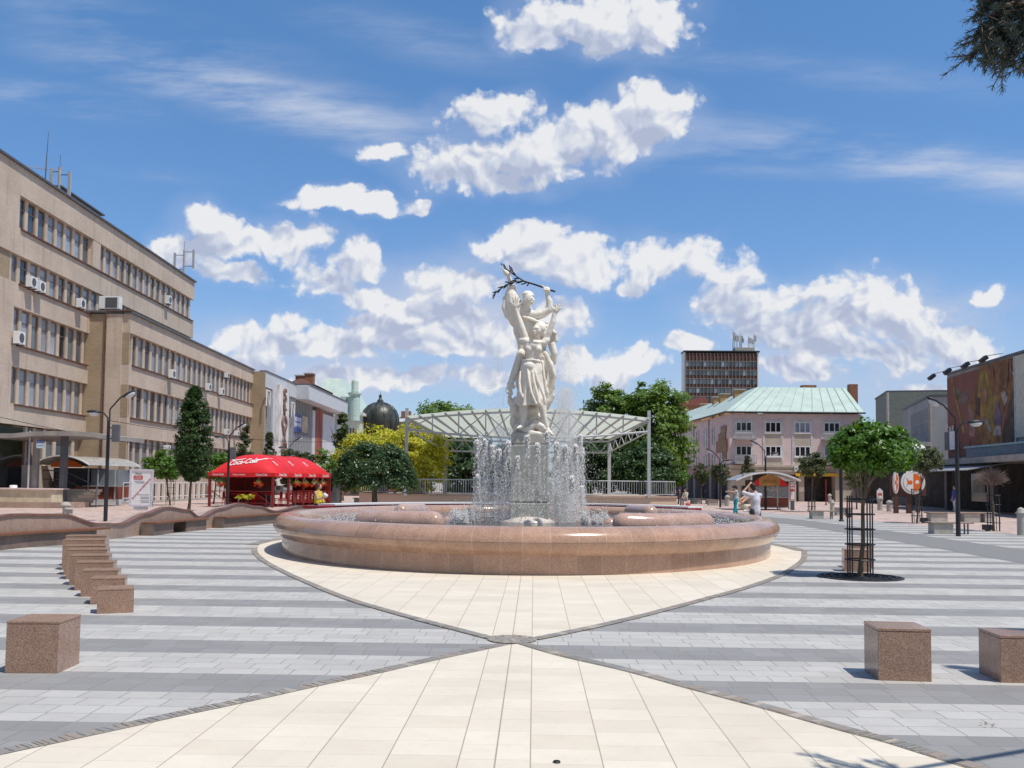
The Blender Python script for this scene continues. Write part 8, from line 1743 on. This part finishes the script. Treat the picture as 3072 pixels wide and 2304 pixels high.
P = pose(mx, PYm, 1.62, (-.45, .9), head=(-.06, .06, 1.62), ell=(-.36, .14, 1.46), hal=(-.15, .10, 1.68), shl=(-.19, .02, 1.38), elr=(.20, .16, 1.15), har=(.12, .3, 1.05))
person('man in a pale grey t-shirt beside the basin, one hand raised to his head', P, CL('pale_grey_tshirt', (.62, .61, .68)), CL('dark_trousers', (.05, .05, .06)), HAIRD, look=(-.5, .85, 0), scale=.95)
# boy on the rim and the crouching woman who holds him
PYb = 26.2; bx_ = at(2207, 1500, PYb).x; bo_ = Vector((bx_, PYb, .83))
P = pose(bx_, PYb, .78, (-1, -.15), ell=(-.16, .12, 1.32), hal=(-.14, .42, 1.36), elr=(.16, .14, 1.30), har=(.14, .44, 1.34))
for k in P: P[k] = Vector(P[k]) + Vector((0, 0, .78))
P['foot'] = bo_
person('small boy in a black cap and turquoise trousers standing on the basin rim', P, CL('pale_print_shirt', (.52, .50, .50)), CL('turquoise_cloth_trousers', (.03, .32, .42)), HAIRD, scale=.55, voxel=.009, cap=CL('black_cap', (.03, .03, .04)), look=(-1, -.15, 0), sleeve=.25, shoes=SKIN)
wx_ = at(2243, 1500, 27.5).x; wy_ = 27.5; V = Vector
P = dict(foot=V((wx_, wy_, .6)), head=V((wx_ + .12, wy_ + .1, 1.42)), neck=V((wx_ + .12, wy_ + .08, 1.30)), chest=V((wx_ + .10, wy_ + .02, 1.16)), hip=V((wx_ + .10, wy_, .95)), shl=V((wx_ + .02, wy_ - .12, 1.26)), shr=V((wx_ + .02, wy_ + .2, 1.26)), ell=V((wx_ - .22, wy_ - .25, 1.08)), elr=V((wx_ - .2, wy_ + .1, 1.15)), hal=V((wx_ - .45, wy_ - .45, 1.22)), har=V((wx_ - .42, wy_ - .2, 1.3)),
         hjl=V((wx_ + .05, wy_ - .1, .93)), hjr=V((wx_ + .05, wy_ + .1, .93)), knl=V((wx_ - .22, wy_ - .15, 1.02)), knr=V((wx_ - .18, wy_ + .15, .98)), fol=V((wx_ - .02, wy_ - .15, .88)), **{'for': V((wx_ + .05, wy_ + .15, .88))})
person('crouching woman in cream trousers reaching out to hold the small boy', P, CL('beige_top', (.52, .42, .34)), CL('cream_trousers', (.66, .60, .50)), HAIRD, look=(-1, -.3, 0), scale=.85, sleeve=.2, voxel=.012, shoes=WHT)
# woman in yellow
wx_ = at(955, 1480, 30.5).x; P = pose(wx_, 30.5, 1.5, (.9, -.4), elr=(.2, .14, 1.14), har=(.08, .34, 1.22), ell=(-.2, .05, 1.1), hal=(-.12, .2, .95))
pw = person('young woman in a yellow top walking past the basin with a white bag', P, CL('yellow_top', (.72, .56, .03)), CL('black_shorts', (.03, .03, .035)), mat('red_brown_hair', (.10, .03, .02), .6), look=(.95, -.3, 0), scale=.87, sleeve=0, short=True, hairlong=True)
hb = thing('white_bag', 'small crumpled white bag held up by the woman in yellow', 'bag', tuple(Vector(P['har']))); m = MB(); m.ball(Vector(P['har']) + Vector((.05, -.05, .04)), (.08, .05, .07), 10, 8); m.ball(Vector(P['har']) + Vector((.0, -.05, .09)), (.05, .04, .04), 8, 6); sculpt('sack', m, .012, WHT, hb, 1); m = MB(); m.tube([Vector(P['har']) + Vector((.0, -.05, .10)), Vector(P['har']) + Vector((.02, -.05, .16)), Vector(P['har']) + Vector((.06, -.05, .10))], .006, 5); m.build('handle', WHT, hb)
hb = thing('yellow_bag', 'bright yellow bag hanging at the hip of the woman in yellow', 'bag', tuple(Vector(P['hip']))); hp_ = Vector(P['hip']) + Vector((.16, -.12, -.02)); m = MB(); m.box(hp_.x - .1, hp_.x + .1, hp_.y - .04, hp_.y + .04, hp_.z - .12, hp_.z + .10); m.build('pouch', mat('bright_yellow', (.85, .72, .04), .5), hb, bevel=.02); m = MB(); m.tube([hp_ + Vector((-.08, 0, .1)), Vector(P['shl']) + Vector((0, 0, .05)), hp_ + Vector((.08, 0, .1))], .008, 5); m.build('strap', mat('bright_yellow', (0, 0, 0)), hb)
# seated and walking people near the pink house
def seated(px, py, label, shirt, tr_, hair, s=.95, lk=(-.7, -.7)):
    b0 = gp(px, py); x, y = b0.x, b0.y; l = Vector((lk[0], lk[1], 0)).normalized(); r = l.cross(Vector((0, 0, 1))); o = Vector((x, y, 0)); q = lambda a, f, z: o + r * a * s + l * f * s + Vector((0, 0, z * s))
    P = dict(foot=o, head=q(0, .02, 1.18), neck=q(0, -.02, 1.02), chest=q(0, -.04, .84), hip=q(0, -.06, .54), shl=q(-.17, -.03, .97), shr=q(.17, -.03, .97), ell=q(-.2, .08, .72), elr=q(.2, .08, .72), hal=q(-.08, .3, .66), har=q(.08, .3, .66), hjl=q(-.09, 0, .5), hjr=q(.09, 0, .5), knl=q(-.1, .42, .5), knr=q(.1, .42, .5), fol=q(-.1, .42, .07), **{'for': q(.1, .45, .07)})
    return person(label, P, shirt, tr_, hair, look=(lk[0], lk[1], 0), scale=s, voxel=.02)
seated(2056, 1518, 'seated woman in a cream blouse leaning on her hand beside a red bag', CL('cream_blouse', (.70, .64, .50)), CL('grey_trousers', (.16, .15, .15)), mat('brown_hair', (.16, .08, .04), .7)); seated(2012, 1508, 'seated man in a white shirt at the end of the stage railing', CL('white_shirt', (.75, .76, .80)), CL('dark_trousers', (0, 0, 0)), HAIRD)
p = gp(2056, 1522); hb = thing('red_bag', 'round red bag standing at the feet of the seated woman', 'bag', tuple(p + Vector((.15, -.2, 0)))); m = MB(); m.ball(p + Vector((.15, -.2, .17)), (.17, .12, .17), 12, 8); m.build('sack', mat('goods_red', (0, 0, 0)), hb, True); m = MB(); m.tube([p + Vector((.05, -.2, .3)), p + Vector((.15, -.2, .45)), p + Vector((.25, -.2, .3))], .012, 5); m.build('handle', mat('goods_red', (0, 0, 0)), hb)
p = gp(2032, 1504); person('person in dark blue walking in the shade of the pink house', pose(p.x, p.y, 1.72, (.4, -.9)), CL('navy_shirt', (.03, .035, .12)), CL('dark_trousers', (0, 0, 0)), HAIRD, voxel=.022)
p = gp(2110, 1500); person('person in black walking through the arcade of the pink house', pose(p.x, p.y, 1.7, (-.6, -.8)), CL('dark_grey_shirt', (.04, .04, .05)), CL('dark_trousers', (0, 0, 0)), HAIRD, voxel=.022)
p = gp(2866, 1539); person('woman in a blue top and white trousers walking behind the right street lamp', pose(p.x, p.y, 1.65, (-.9, -.3)), CL('blue_top', (.06, .09, .35)), CL('white_trousers', (.7, .7, .74)), mat('auburn_hair', (.22, .08, .04), .7), look=(-1, -.2, 0), voxel=.02, hairlong=True)
